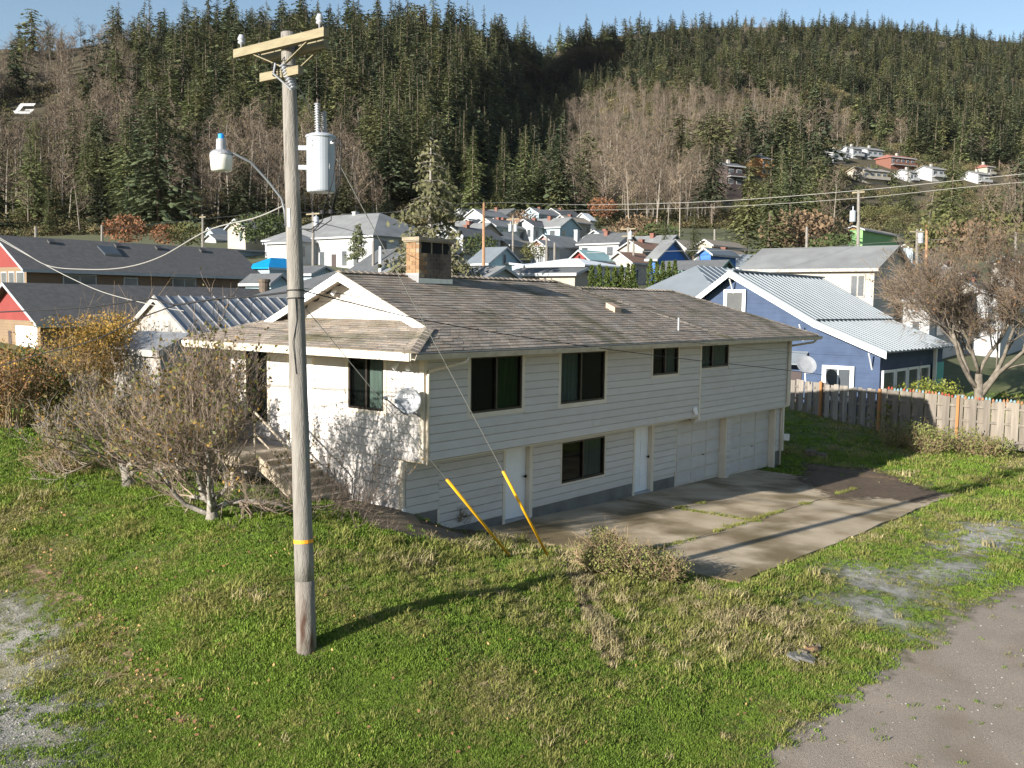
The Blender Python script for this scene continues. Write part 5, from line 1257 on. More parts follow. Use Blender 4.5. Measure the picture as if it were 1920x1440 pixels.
# the town, row by row (xc, D, ye, xl, xr)
T = [
 ('long white building with grey hipped roof beyond the near pole', 700, 108, 440, 497, 770, 'white', 'r_grey', 'Y', .50, 4.2, 'white', dict(hip=True, left=[W(.12, .17, .8, 2.6), W(.22, .27, .8, 2.6), W(.42, .47, .8, 2.6), W(.52, .57, .8, 2.6), (.32, .36, 0, 2.2, 'd'), W(.78, .82), W(.9, .94)], chimney=(.5, .5, .3, 'white'), lx=12)),
 ('white block with grey flat roof left of the white building', 560, 112, 452, 500, 600, 'white', 'r_grey', 'Y', .5, 4.5, 'white', dict(hip=True, left=[W(.4, .55)], right=[])),
 ('pale blue flat roofed block above the bright blue roof', 395, 118, 466, 375, 505, 'bluegrey', 'r_white', 'X', .04, 4.0, 'white', dict(ly=8)),
 ('shop with bright blue metal roof beside the near pole', 505, 80, 500, 466, 575, 'bluegrey', 'r_blue', 'X', .5, 3.5, 'bluegrey', dict(hip=True)),
 ('small pale blue gabled porch below the bright blue roof', 508, 70, 528, 500, 538, 'ltblue', 'r_char', 'Y', .7, 2.5, 'white', dict(ly=3.0)),
 ('blue gabled building with grey roof right of the near pole', 585, 80, 512, 560, 628, 'bluegrey', 'r_char', 'Y', .45, 3.5, 'white', dict(ly=9)),
 ('dark roofed house close behind the white gable of the main house', 640, 50, 558, 480, 800, 'grey', 'r_char', 'X', .42, 2.8, 'grey', dict(hip=True, right=[W(.1, .2)])),
 ('charcoal roofed house behind the sparse evergreen', 690, 84, 520, 640, 830, 'grey', 'r_char', 'Y', .55, 3.2, 'white', dict(left=[W(.3, .4)])),
 ('grey gabled house with white bargeboards behind the chimney shadow', 905, 56, 523, 870, 972, 'grey', 'r_grey', 'Y', .42, 3.0, 'white', dict(ly=9)),
 ('beige house with white framed windows behind the ridge', 1078, 62, 512, 962, 1108, 'cream', 'r_char', 'Y', .30, 3.4, 'white', dict(left=[W(.24, .36, .9, 2.3, 2), W(.7, .8, .9, 2.3, 2)], right=[W(.1, .55, .9, 2.2, 2)])),
 ('low building with white metal roof behind the beige house', 1095, 84, 497, 975, 1170, 'white', 'r_white', 'Y', .2, 2.6, 'white', dict(hip=True)),
 ('light blue gabled house with metal roof beyond the chimney', 915, 92, 492, 880, 976, 'ltblue', 'r_metal', 'Y', .60, 4.0, 'white', dict(right=[W(.1, .22, 1.0, 2.3), W(.28, .36, 1.0, 2.3), W(.44, .54, 3.9, 4.9)])),
 ('light blue lean-to joined to the light blue gabled house', 978, 93, 497, 960, 1006, 'ltblue', 'r_metal', 'X', .1, 3.0, 'white', dict(ly=5, right=[W(.1, .4)])),
 ('grey blue victorian house with pink gables and white porch', 1042, 130, 459, 1000, 1120, 'grey', 'r_grey', 'X', .7, 5.5, 'white', dict(gable='pink', left=[W(.1, .85, 1.0, 2.6, 3)], right=[W(.12, .2, 1, 2.6), W(.28, .38, 1, 2.6), W(.5, .6, 1, 2.6)], chimney=(.65, .3, 1.0, 'white'))),
 ('pink gabled dormer wing of the victorian house', 1022, 126, 460, 996, 1050, 'white', 'r_grey', 'X', .6, 3.6, 'white', dict(gable='pink', left=[W(.1, .5, 1.0, 2.6, 3), W(.55, .9, 1.0, 2.6, 3)])),
 ('red gabled house with teal roof in front of the victorian house', 1104, 104, 485, 1071, 1145, 'brick', 'r_teal', 'X', .75, 2.8, 'white', dict(gable='red', left=[W(.3, .7)], right=[W(.1, .25), W(.5, .62)])),
 ('tan shingled gable house with brown roof right of the red house', 1184, 106, 490, 1140, 1226, 'weathered', 'r_brown', 'X', .65, 3.0, 'white', dict( right=[W(.2, .3)])),
 ('bright blue gabled house beside the cedars', 1230, 92, 484, 1218, 1288, 'bright', 'r_grey', 'Y', .6, 3.0, 'white', dict(right=[W(.5, .75, 1.6, 2.6)])),
 ('dark green house with charcoal gable roof behind the metal roof', 1345, 74, 505, 1240, 1372, 'green', 'r_char', 'Y', .55, 3.4, 'green', dict(right=[W(.35, .6, 1.2, 2.4)])),
 ('bright blue house with metal roof behind the tall conifer', 1333, 96, 474, 1312, 1380, 'bright', 'r_metal', 'X', .7, 3.0, 'white', dict( right=[W(.3, .5)])),
 ('brown gable house with white bargeboards above the blue houses', 1285, 118, 464, 1252, 1320, 'weathered', 'r_tan', 'X', .75, 3.0, 'white', dict()),
 ('tan roofed cottage above the blue houses', 1335, 116, 458, 1310, 1395, 'cream', 'r_tan', 'X', .6, 2.8, 'white', dict( right=[W(.6, .7)])),
 ('white house with glazed gable above the town', 1108, 176, 430, 1075, 1122, 'white', 'r_grey', 'X', .5, 5.0, 'white', dict(left=[W(.08, .92, 2.6, 4.6, 5), W(.5, .9, .3, 2.2, 2)], right=[W(.2, .4), W(.5, .7)])),
 ('glazed white gable lookout on the highest town house', 1106, 184, 412, 1077, 1116, 'white', 'r_white', 'X', .7, 3.5, 'white', dict(left=[W(.06, .94, 1.0, 3.2, 5)])),
 ('sage house with two green roofs above the victorian house', 1030, 160, 436, 1020, 1075, 'sage', 'r_char', 'Y', .35, 4.0, 'sage', dict(left=[W(.2, .5)], right=[])),
 ('sage green gabled house with teal roof at the town top', 1110, 150, 455, 1098, 1138, 'green', 'r_teal', 'Y', .6, 4.0, 'white', dict()),
 ('cream two storey house with white porch above the light blue house', 912, 140, 444, 886, 975, 'cream', 'r_grey', 'X', .7, 5.0, 'white', dict( left=[W(.15, .35, 2.6, 4.0), W(.5, .7, 2.6, 4.0)], right=[W(.04, .3, 2.6, 4.2, 4), W(.5, .62, 2.4, 3.8)])),
 ('cream house with arched porch in the middle of the town', 955, 132, 458, 933, 1000, 'cream', 'r_tan', 'X', .6, 3.0, 'white', dict( right=[W(.1, .2)])),
 ('grey house with green roof at the upper left of the town', 890, 156, 419, 864, 920, 'cream', 'r_char', 'X', .5, 4.5, 'white', dict( left=[W(.3, .6)], right=[W(.1, .25, 2.4, 3.6), W(.35, .5, 2.4, 3.6)])),
 ('small house with white gable at the upper left of the town', 940, 158, 422, 915, 956, 'grey', 'r_grey', 'X', .75, 4.0, 'white', dict( left=[W(.2, .8, 1.5, 3.2, 3)])),
 ('tan house with bare rafters left of the town', 880, 150, 436, 862, 900, 'cream', 'r_grey', 'X', .7, 3.0, 'white', dict()),
 ('dark timber frame house under construction in the town', 985, 168, 430, 978, 1022, 'dark', 'r_char', 'X', .1, 4.0, 'dark', dict(ly=7, right=[W(.1, .3), W(.4, .6), W(.7, .9)])),
 ('brown roofed long shed above the glazed gable', 1040, 205, 404, 1032, 1100, 'weathered', 'r_brown', 'X', .12, 2.5, 'weathered', dict(ly=8)),
 ('pale house at the edge of the wood above the town', 995, 228, 380, 990, 1026, 'white', 'r_grey', 'X', .3, 4.0, 'white', dict(ly=8, right=[W(.1, .3), W(.4, .6), W(.7, .9)])),
 ('small grey cottage among trees at the wood edge', 885, 190, 402, 878, 905, 'grey', 'r_grey', 'X', .4, 3.0, 'white', dict(ly=6)),
 ('grey roofed house at the foot of the hill on the left', 405, 142, 448, 384, 462, 'white', 'r_grey', 'X', .5, 3.6, 'white', dict( right=[W(.3, .4), W(.55, .65), W(.8, .9)])),
 ('light grey roofed cottage beside it on the left hill foot', 402, 150, 438, 384, 425, 'bluegrey', 'r_metal', 'X', .7, 3.0, 'white', dict()),
 ('unfinished green wrapped house with orange boards on the right', 1618, 126, 430, 1584, 1682, 'wrap', 'r_tan', 'X', .35, 7.0, 'white', dict( gable='osb', left=[W(.1, .5, 1.5, 3)], right=[(.05, .42, 0, 3.0, 'd'), (.62, .98, 0, 3.2, 'd')])),
 ('brown roofed bungalow right of the unfinished green house', 1712, 118, 468, 1682, 1760, 'bluegrey', 'r_brown', 'X', .6, 3.0, 'white', dict()),
]
def yof(px_, D_, z_): return 720 - F * ((z_ - CAM[2]) / D_ - FW[2] - RT[2] * (px_ - 960) / F) / UP[2]
TX = [(868, 118, 5.2, 9, 'grey', 'r_char', 'X', 'charcoal roofed house tucked right of the sparse evergreen'), (895, 128, 5, 8, 'cream', 'r_grey', 'Y', 'small cream house behind the brown pole'), (930, 146, 5, 9, 'sage', 'r_grey', 'X', 'sage house just left of the timber frame'), (958, 150, 4.5, 8, 'beige', 'r_brown', 'Y', 'beige house with brown roof beside the transformer pole'), (1000, 150, 5, 8, 'white', 'r_char', 'X', 'white house with charcoal roof below the timber frame'), (1050, 150, 5, 9, 'bluegrey', 'r_grey', 'Y', 'blue grey house behind the victorian roof'),
      (1068, 165, 5, 8, 'cream', 'r_tan', 'X', 'cream house with tan roof left of the teal roof'), (1135, 136, 4.5, 8, 'grey', 'r_grey', 'X', 'grey house behind the tan shingled gable'), (1160, 128, 4.5, 8, 'white', 'r_char', 'Y', 'white cottage left of the crossarm pole'), (1205, 122, 4.2, 8, 'weathered', 'r_brown', 'X', 'weathered house with brown roof above the cedar columns'), (1248, 130, 4.5, 8, 'cream', 'r_grey', 'Y', 'cream cottage behind the bright blue gable'), (1365, 112, 4.5, 9, 'grey', 'r_tan', 'X', 'grey house with tan roof left of the broad conifer'),
      (1395, 104, 4.2, 8, 'bluegrey', 'r_metal', 'Y', 'blue grey cottage with metal roof behind the beige house ridge'), (905, 172, 5, 9, 'white', 'r_grey', 'X', 'white house high at the left of the town'), (945, 180, 4.5, 9, 'beige', 'r_char', 'Y', 'beige house high in the middle of the town'), (1010, 186, 5, 9, 'bluegrey', 'r_grey', 'X', 'blue grey house high below the brown shed'), (1050, 192, 4.5, 9, 'cream', 'r_char', 'X', 'cream house high beside the brown shed'), (862, 138, 4.5, 8, 'weathered', 'r_grey', 'Y', 'weathered cottage behind the evergreens'),
      (640, 125, 4.5, 9, 'beige', 'r_grey', 'X', 'beige cottage above the long white building'), (460, 128, 4.5, 9, 'cream', 'r_grey', 'X', 'cream cottage left of the near pole at the hill foot'), (1660, 100, 4.5, 9, 'weathered', 'r_grey', 'X', 'weathered house below the unfinished green house'), (1800, 108, 4.5, 9, 'white', 'r_char', 'X', 'white house behind the bare tree top'), (1770, 88, 4.5, 8, 'grey', 'r_char', 'Y', 'grey house right of the transformer pole'), (1850, 84, 4.2, 9, 'beige', 'r_grey', 'X', 'beige house near the right edge behind the tree')]
for (px_, D, hh, ln_, wl_, rf__, rg, lab) in TX:
    hh *= .74; ln_ *= .78
    ghouse('house', lab, px_, D, yof(px_, D, float(town(px_, D)) + hh), None, None, wl_, rf__, rg, .55, hh, 'white', down=3, group='houses of the town', lx=ln_ if rg == 'X' else ln_ * .75, ly=ln_ * .55 if rg == 'X' else ln_, chimney=(.4, .5, .3, 'brick'))
for (lab, xc, D, ye, xl, xr, wl_, rf__, rg, pt, hh, tr_, kw) in T:
    ghouse('house', lab, xc, D, ye, xl, xr, wl_, rf__, rg, pt, hh, tr_, down=4, group='houses of the town', **kw)
# houses up on the right hillside stand on the hill surface
HH = [('dark grey house with two roofs high on the right hillside', 1627, 300, 1618, 1662, 'grey', 'r_grey', 'X', .3, 4, 'grey'), ('grey house left of the dark grey hillside house', 1599, 298, 1594, 1620, 'grey', 'r_grey', 'X', .3, 4, 'grey'), ('pale grey house half hidden by conifers on the hillside', 1563, 306, 1556, 1592, 'white', 'r_grey', 'X', .3, 4, 'white'),
      ('red brown house with hipped roof and long balcony on the hillside', 1671, 318, 1657, 1728, 'brick', 'r_red', 'X', .4, 4.5, 'white'), ('beige gabled house above the green slope', 1620, 345, 1606, 1676, 'cream', 'r_tan', 'X', .3, 4.5, 'white'), ('small white cottage right of the beige gabled house', 1706, 342, 1702, 1722, 'white', 'r_grey', 'X', .5, 3, 'white'),
      ('white chalet with grey roof on the right hillside', 1747, 340, 1740, 1776, 'white', 'r_grey', 'X', .5, 4.5, 'white'), ('long low white house at the far right of the hillside', 1833, 345, 1826, 1862, 'white', 'r_grey', 'X', .2, 3.5, 'white'), ('upper storey house among trees at the right hillside end', 1850, 330, 1846, 1866, 'cream', 'r_red', 'X', .4, 3.5, 'white'),
      ('tall dark brown house with light frame at the wood edge', 1364, 372, 1356, 1398, 'dark', 'r_char', 'X', .08, 9, 'white'), ('orange timbered house half hidden by trees', 1429, 332, 1424, 1450, 'osb', 'r_char', 'X', .3, 6, 'white')]
def hillhouse(lab, yb_, xl, xr, wall, roof, h, trim, hip, dpt=8.0, turn=.45):
    xm_ = (xl + xr) / 2; D = float(hillD(xm_, yb_)); c = at(xm_, yb_, D); k_ = D / F
    ang = math.atan2(RT[1], RT[0]) + turn; a = np.array((math.cos(ang), math.sin(ang), 0)); b = np.array((-a[1], a[0], 0))
    wd = (xr - xl) * k_ * .86; o = c - a * wd / 2
    t = thing('house', c, lab, 'house', 'houses on the right hillside')
    up = lambda z: np.array((0, 0, z))
    MB().prism([o - up(4), o + a * wd - up(4), o + a * wd + b * dpt - up(4), o + b * dpt - up(4)], (0, 0, 4 + h)).build('wall', HM[wall], t)
    e = .6; r_ = 1.5; p0, p1, p2, p3 = o - a * e - b * e + up(h - .1), o + a * (wd + e) - b * e + up(h - .1), o + a * (wd + e) + b * (dpt + e) + up(h - .1), o - a * e + b * (dpt + e) + up(h - .1)
    i_ = 2.6 if hip else 0; m0, m1 = (p0 + p3) / 2 + a * i_ + up(r_), (p1 + p2) / 2 - a * i_ + up(r_)
    rf2 = MB().prism([p0, p1, m1, m0], (0, 0, .25)).prism([p3, m0, m1, p2], (0, 0, .25))
    if hip: rf2.prism([p0, m0, p3], (0, 0, .25)).prism([p1, p2, m1], (0, 0, .25))
    rf2.build('roof', HM[roof], t)
    if not hip:
        for q in (o, o + a * (wd - .05)): MB().prism([q + up(h), q + b * dpt + up(h), q + b * dpt / 2 + up(h + r_ - .1)], a * .05).build('gable', HM[wall], t)
    MB().prism([p0 - b * .05, p1 - b * .05, p1 - b * .05 + up(.3), p0 - b * .05 + up(.3)], b * .05).build('fascia', HM[trim], t)
    nw = max(2, int(wd / 2.6))
    for fl in range(2 if h > 5 else 1):
        for w_ in range(nw):
            u0 = wd * (w_ + .18) / nw; u1 = wd * (w_ + .80) / nw; z1 = h - .7 - fl * 2.7; z0 = z1 - 1.5
            wn_ = MB().prism([o + a * u0 + up(z0) - b * .06, o + a * u1 + up(z0) - b * .06, o + a * u1 + up(z1) - b * .06, o + a * u0 + up(z1) - b * .06], b * .055).build('window', HM[trim], t)
            g_ = .12
            MB().prism([o + a * (u0 + g_) + up(z0 + g_) - b * .09, o + a * (u1 - g_) + up(z0 + g_) - b * .09, o + a * (u1 - g_) + up(z1 - g_) - b * .09, o + a * (u0 + g_) + up(z1 - g_) - b * .09], b * .028).build('pane', M['glass_far'], wn_)
    dk = MB().prism([o - b * 1.6 + up(h - 3.0), o + a * wd - b * 1.6 + up(h - 3.0), o + a * wd - b * .01 + up(h - 3.0), o - b * .01 + up(h - 3.0)], (0, 0, .2)).build('balcony', HM[trim], t)
    MB().prism([o - b * 1.6 + up(h - 2.79), o + a * wd - b * 1.6 + up(h - 2.79), o + a * wd - b * 1.52 + up(h - 2.79), o - b * 1.52 + up(h - 2.79)], (0, 0, .8)).build('railing', HM[wall], dk)
    MB().prism([c + b * 3 - a * .4 + up(h), c + b * 3 + a * .4 + up(h), c + b * 3.8 + a * .4 + up(h), c + b * 3.8 - a * .4 + up(h)], (0, 0, r_ + .9)).build('chimney', HM['weathered'], t)
for (lab, xc, yb_, xl, xr, wl_, rf__, rg, pt, hh, tr_) in HH: hillhouse(lab, yb_, xl, xr, wl_, rf__, max(hh, 3.6), tr_, rf__ == 'r_red')
# the letter on the hillside: flat white panels
gD = float(hillD(47, 218)); gL = thing('hillside_letter', at(47, 214, gD - 3), 'big white letter G standing on the left hillside', 'sign')
def gp(x, y): return at(x, y, gD - 3)
for poly in ([(29, 208), (38, 196), (47, 196), (38, 208)], [(35, 199), (40, 194), (68, 194), (64, 199)], [(25, 208), (34, 208), (40, 213), (29, 213)], [(33, 209), (60, 209), (56, 213.5), (38, 213.5)], [(55, 210), (58, 205), (65, 205), (60, 211)], [(49, 205), (61, 205), (59, 207.5), (47, 207.5)]):
    MB().prism([gp(*p) + rnd.uniform(-.002, .002) for p in poly], tocam * .3).build('panel', HM['white'], gL)
# --- plank fence with coloured tips: each board its own piece
def fence(a, b, label, n, zf, hgt, posts, tips, seed, mat):
    rg = random.Random(seed); a = np.asarray(a, float); b = np.asarray(b, float); t = thing('plank_fence', (a[0], a[1], zf(0)), label, 'fence'); d = (b - a); L = np.linalg.norm(d); d /= L; nn = np.array((d[1], -d[0]))
    if nn @ (CAM[:2] - a) < 0: nn = -nn
    def bx_(s0, s1, o0, o1, z0, z1, name, m):
        q = [a + d * s + nn * o for s, o in ((s0, o0), (s1, o0), (s1, o1), (s0, o1))]
        MB().prism([(p[0], p[1], z0) for p in q], (0, 0, z1 - z0)).build(name, m, t)
    for i in range(n):
        s = L * i / n; w = L / n; z = zf(s / L); h = hgt + rg.uniform(-.05, .03); o = .045 if i % 2 == 0 else -.045
        bx_(s + w * (.0 if i % 2 == 0 else .05), s + w * (1.02 if i % 2 == 0 else .95), o, o + .022, z + .05, z + h, 'fence_board', mat)
        if tips and i % 1 == 0 and i > 0:
            c = ['tip_red', 'tip_orange', 'tip_blue'][rg.randrange(3)]
            for j in range(2):
                p = a + d * (s + w * (.25 + .5 * j))
                MB().lathe((p[0], p[1], z + h - .005), [(.045, 0), (.045, .05), (.02, .10), (.004, .115)], 6).build('painted_tip', TIPS[rg.randrange(3)], t)
    for s in posts:
        p = a + d * (L * s); z = zf(s); bx_(L * s - .055, L * s + .055, .07, .16, z - .1, z + hgt + .08, 'fence_post', M['post'])
    for hh in (.35, hgt * .55, hgt - .25): bx_(0, L, -.02, .04, zf(.5) + hh, zf(.5) + hh + .09, 'fence_rail', mat)
TIPS = [pm('tip_red', (.28, .05, .03)), pm('tip_orange', (.34, .15, .07)), pm('tip_pale_blue', (.18, .28, .33))]
M['fence'] = pm('weathered_fence_wood', (.22, .19, .155), (.135, .118, .098), 3, .9, .3, 40, stretch=(3, 3, .3), var=.22); M['fence_d'] = pm('greyer_fence_wood', (.24, .215, .185), (.14, .125, .11), 3, .9, .3, 40, stretch=(3, 3, .3), var=.25); M['post'] = pm('orange_post_wood', (.36, .17, .06), (.25, .11, .04), 3, .85, .3, 40, stretch=(3, 3, .3))
f0, f1, f2 = (28.65, 4.6), (27.95, .35), (26.45, -13.15)
fence(f0, f1, 'darker weathered plank fence next to the house corner, in shade', 20, lambda s: .35 - .2 * s, 1.75, (.36, 1.0), False, 1, M['fence_d'])
fence(f1, f2, 'sunlit plank fence with small coloured picket tips at the back of the yard', 52, lambda s: .12 - .45 * s, 1.85, (.2375, .4775, .72, .96), True, 2, M['fence'])
# stones stepped against the bank at the house corner
for i, (px, py, w, h) in enumerate(((1500, 871, .55, .16), (1513, 858, .6, .15), (1530, 866, .5, .15), (1520, 846, .55, .14), (1542, 852, .5, .14), (1490, 858, .4, .2))):
    p = at(px, py, pr((19.2, .3, .2))[2]); ms_ = MB(); rg = random.Random(i)
    ms_.prism([(p[0] + w * .5 * math.cos(a) * rg.uniform(.8, 1.1), p[1] + w * .4 * math.sin(a) * rg.uniform(.8, 1.1), p[2] - h) for a in np.linspace(0, 2 * math.pi, 8)[:-1]], (0, 0, h * 1.3))
    tag(ms_.build('step_stone', M['stone'], None), ('flat dark stone lowest in the bank by the house', 'flat stone in the middle of the bank by the house', 'broken stone right of the bank steps', 'topmost flat stone of the bank by the house', 'small topmost stone right of the bank', 'upright stone against the house corner')[i], 'stone', 'stones in the bank beside the garage corner')
# rubble in the grass, litter
for i, (px, py, c, lab) in enumerate(((1490, 1238, 'found', 'crumpled grey metal sheet lying in the grass'), (1520, 1225, 'brick', 'broken red brick piece in the grass'), (1532, 1222, 'stone', 'pale broken rubble piece next to the red brick'), (1508, 1232, 'stone', 'flat rubble piece beside the crumpled metal'))):
    p = gb(px, py, .1); rg = random.Random(50 + i); ms_ = MB()
    for j in range(3 if i == 0 else 1):
        w = .16 if i == 0 else .10
        ms_.prism([(p[0] + w * math.cos(a) * rg.uniform(.6, 1.1) + j * .05, p[1] + w * math.sin(a) * rg.uniform(.6, 1.1) - j * .07, p[2] + rg.uniform(.0, .06)) for a in np.linspace(0, 2 * math.pi, 7)[:-1]], (.02, .01, .03 + .03 * (i > 0)))
    tag(ms_.build('rubble_piece', M[c], None), lab, 'rubble', 'rubble heap in the grass')
# garden things behind the fence
tb = at(1885, 765, 46); tb[2] = .25; ptb = thing('picnic_table', tb, 'red brown wooden table in the yard behind the fence', 'table')
MB().box(tb[0] - .8, tb[0] + .8, tb[1] - .45, tb[1] + .45, .95, 1.02).build('table_top', M['post'], ptb)
for dx in (-.6, .6):
    for dy in (-.35, .35): MB().box(tb[0] + dx - .05, tb[0] + dx + .05, tb[1] + dy - .05, tb[1] + dy + .05, .2, .95).build('leg', M['post'], ptb)
for i, (px, c) in enumerate(((1765, 'galv'), (1795, 'fence'))):
    q = at(px, 735, 47); q[2] = .3
    ch = thing('garden_chair', q, ('pale metal garden chair behind the bright bush', 'wooden garden chair left of the bare tree')[i], 'chair')
    MB().box(q[0] - .28, q[0] + .28, q[1] - .28, q[1] + .28, .70, .75).build('seat', M[c], ch); MB().box(q[0] + .23, q[0] + .28, q[1] - .28, q[1] + .28, .75, 1.3).build('backrest', M[c], ch)
    for dx in (-.24, .24):
        for dy in (-.24, .24): MB().box(q[0] + dx - .025, q[0] + dx + .025, q[1] + dy - .025, q[1] + dy + .025, .25, .70).build('leg', M[c], ch)
# --- far utility poles and wires
def fpole(px, yt, yb_, D, label, arms=((0.4, 1.1),), tx=None, mat='pole'):
    b_ = at(px, yb_, D); t_ = at(px, yt, D); p_ = thing('far_utility_pole', b_ - (0, 0, 1), label, 'utility pole', 'far utility poles')
    MB().tube([b_ - (0, 0, 1.5), t_], [.15, .11], 7).build('pole_shaft', M[mat], p_)
    for dz_, hw in arms: MB().bar(t_ - (0, 0, dz_) - Yd * hw, t_ - (0, 0, dz_) + Yd * hw, .1, .12).build('crossarm', M['arm'], p_)
    for (sx, ty) in tx or ():
        c = at(px + sx, ty, D); MB().lathe(c, [(.2, -.42), (.24, -.4), (.24, .4), (.2, .45), (.05, .5), (.05, .8)], 12).build('transformer', M['tank'], p_)
    return t_
M['pole_b'] = pm('brown_pole_wood', (.36, .21, .12), (.26, .15, .09), 3, .95)
tA = fpole(907, 380, 512, 84, 'brown utility pole in front of the light blue house', (), None, 'pole_b'); tB = fpole(1610, 357, 470, 78, 'utility pole with grey transformer behind the beige house roof', ((.15, .5),), ((-11, 406),))
fpole(962, 406, 480, 120, 'utility pole with two transformers in the middle of the town', ((.3, 1.0), (.9, .8)), ((-5, 428), (5, 428))); fpole(1178, 426, 500, 112, 'utility pole with crossarms right of the red house', ((.2, 1.0), (1.0, .8)), ((4, 442),)); fpole(1188, 452, 498, 108, 'plain thin pole next to the crossarm pole', ()); fpole(1025, 445, 505, 100, 'grey pole in front of the victorian house', ()); fpole(1040, 455, 500, 102, 'second grey pole in front of the victorian house', ())
fpole(587, 398, 490, 88, 'utility pole with insulators in front of the white building', ((.15, .9),), ((6, 416),)); fpole(380, 402, 458, 110, 'utility pole above the upper brown roof', ((.3, .6),)); fpole(504, 412, 448, 130, 'short pole left of the near pole', ()); fpole(191, 422, 450, 96, 'thin pole with lamp above the brown ridge', ()); fpole(67, 425, 446, 80, 'pale post above the brown ridge at the far left', ()); fpole(1720, 430, 490, 84, 'utility pole with transformer at the right', ((.2, .6),), ((6, 447),)); fpole(1738, 422, 470, 90, 'brown pole right of the transformer pole', (), None, 'pole_b'); fpole(1513, 425, 478, 90, 'thin pole among the shrubs at the right', ()); fpole(1905, 435, 490, 95, 'thin pole near the right edge', ()); fpole(1340, 430, 470, 120, 'thin pole with lamp by the tan cottage', ()); fpole(700, 452, 500, 86, 'short grey post behind the dark roof', ()); fpole(713, 462, 500, 84, 'thin white post behind the dark roof', (), None, 'white')
cable('power_line', [(640, 402, 70), (760, 396, 76), tA, (1100, 384, 88), (1350, 377, 84), tB, (1800, 338, 74), (1960, 322, 70)], .022, 'wire', 'long power line crossing the town between two poles', 4)
cable('power_line', [tA - (0, 0, .6), (1100, 394, 88), (1350, 388, 84), tB - (0, 0, .6), (1800, 352, 74), (1960, 338, 70)], .018, 'wire', 'second power line just below the long power line', 4)
cable('power_line', [(200, 430, 90), (330, 416, 100), (500, 400, 110), (640, 398, 120)], .018, 'wire', 'thin power line in front of the left hillside', 4)
cable('power_line', [(1100, 474, 60), (1300, 470, 60), (1500, 466, 62), (1700, 452, 66), (1960, 440, 70)], .014, 'wire', 'low wire above the beige house roof', 4)
# ================================================================== the wooded hills
def conifer_mesh(seed, H, mat_c, mat_t, lv=22, per=7, wr=.19, power=.8, low=.07, broken=0.0, sp=4, ws=1.0):
    rng = np.random.RandomState(seed); m = MB(); ph = rng.uniform(0, 6.28, 4)
    for i in range(lv):
        f_ = (i + .5) / lv
        if f_ > 1 - broken: break
        z = H * (low + (.99 - low) * f_); R0 = H * wr * (1 - f_) ** power * rng.uniform(.6, 1.25) + .02 * H * (1 - f_) + .12
        for k in range(max(4, int(per * (1 - .35 * f_)))):
            a = rng.uniform(0, 2 * math.pi); asym = 1 + .28 * math.sin(a + ph[0] + 3 * f_) + .18 * math.sin(2 * a + ph[1] - 5 * f_)
            if rng.rand() < .12: continue
            L = R0 * asym * rng.uniform(.45, 1.2); ca, sa = math.cos(a), math.sin(a); dz = -L * rng.uniform(.05, .55) + L * .15 * (f_ > .8)
            o = np.array((ca * L * .08, sa * L * .08, z)); e = np.array((ca * L, sa * L, z + dz))
            # a spray of small faces along the branch
            for q in range(sp):
                u_ = (q + rng.rand()) / sp; p = o + (e - o) * u_ + (0, 0, .18 * L * u_ * (1 - u_)); w = (L * rng.uniform(.16, .30) + .08) * ws; th = a + rng.normal(0, .7)
                d = np.array((math.cos(th), math.sin(th), rng.uniform(-.7, .15))); s_ = np.array((-math.sin(th), math.cos(th), rng.uniform(-.4, .4)))
                n = len(m.v); m.v += [tuple(p - d * w * .4), tuple(p + s_ * w * .55 - (0, 0, w * .12)), tuple(p + d * w), tuple(p - s_ * w * .55 - (0, 0, w * .12))]; m.f.append((n, n + 1, n + 2, n + 3))
    t = MB().tube([(0, 0, -1), (0, 0, H * (.98 - broken))], [H * .014, .03], 5, cap=False)
    return m.mesh('crown', mat_c), t.mesh('trunk', mat_t)
def bare_mesh(seed, H, mat_c, mat_t):
    rng = np.random.RandomState(seed); m = MB(); t = MB()
    lean = rng.normal(0, .05, 2)
    t.tube([(0, 0, -1), (lean[0] * H * .5, lean[1] * H * .5, H * .5), (lean[0] * H, lean[1] * H, H * .9)], [H * .014, H * .009, .04], 4, cap=False)
    def blade(a, b, w):
        d = b - a; s = np.cross(d, rng.normal(0, 1, 3)); s /= np.linalg.norm(s) + 1e-9
        n = len(m.v); m.v += [tuple(a - s * w), tuple(a + s * w), tuple(b)]; m.f.append((n, n + 1, n + 2))
    for i in range(24):
        f_ = rng.uniform(.28, 1); o = np.array((lean[0] * H * f_, lean[1] * H * f_, H * .9 * f_)); a = rng.uniform(0, 2 * math.pi); L = H * rng.uniform(.18, .40) * (1.2 - .5 * f_)
        e = o + np.array((math.cos(a) * .78, math.sin(a) * .78, .62)) * L; blade(o, e, H * .0055)
        for k in range(9):
            u_ = rng.uniform(.2, 1); p = o + (e - o) * u_; q = p + (rng.normal(0, .5, 3) + (0, 0, .5)) * L * .38; blade(p, q, H * .0034)
            for j in range(2): r_ = p + (q - p) * rng.rand(); blade(r_, r_ + (rng.normal(0, .5, 3) + (0, 0, .4)) * L * .22, H * .0026)
    return m.mesh('crown', mat_c), t.mesh('trunk', mat_t)
def brush_mesh(seed, mat, n=260, size=.27):
    rng = np.random.RandomState(seed); pts = []
    for i in range(n):
        v = rng.normal(0, 1, 3); v /= np.linalg.norm(v); v *= rng.rand() ** .3; pts.append((v[0] * 1.3, v[1] * 1.3, .7 + v[2] * .8))
    return leafmb(rng, pts, size, droop=-.3).mesh('brush', mat)
M['conifer_y'] = pm('conifer_needles_olive', (.185, .19, .075), (.11, .12, .055), .10, .85, var=.4, trans=.2); M['conifer_d'] = pm('conifer_needles_dark', (.09, .11, .052), (.055, .074, .038), .10, .85, var=.45, trans=.15)
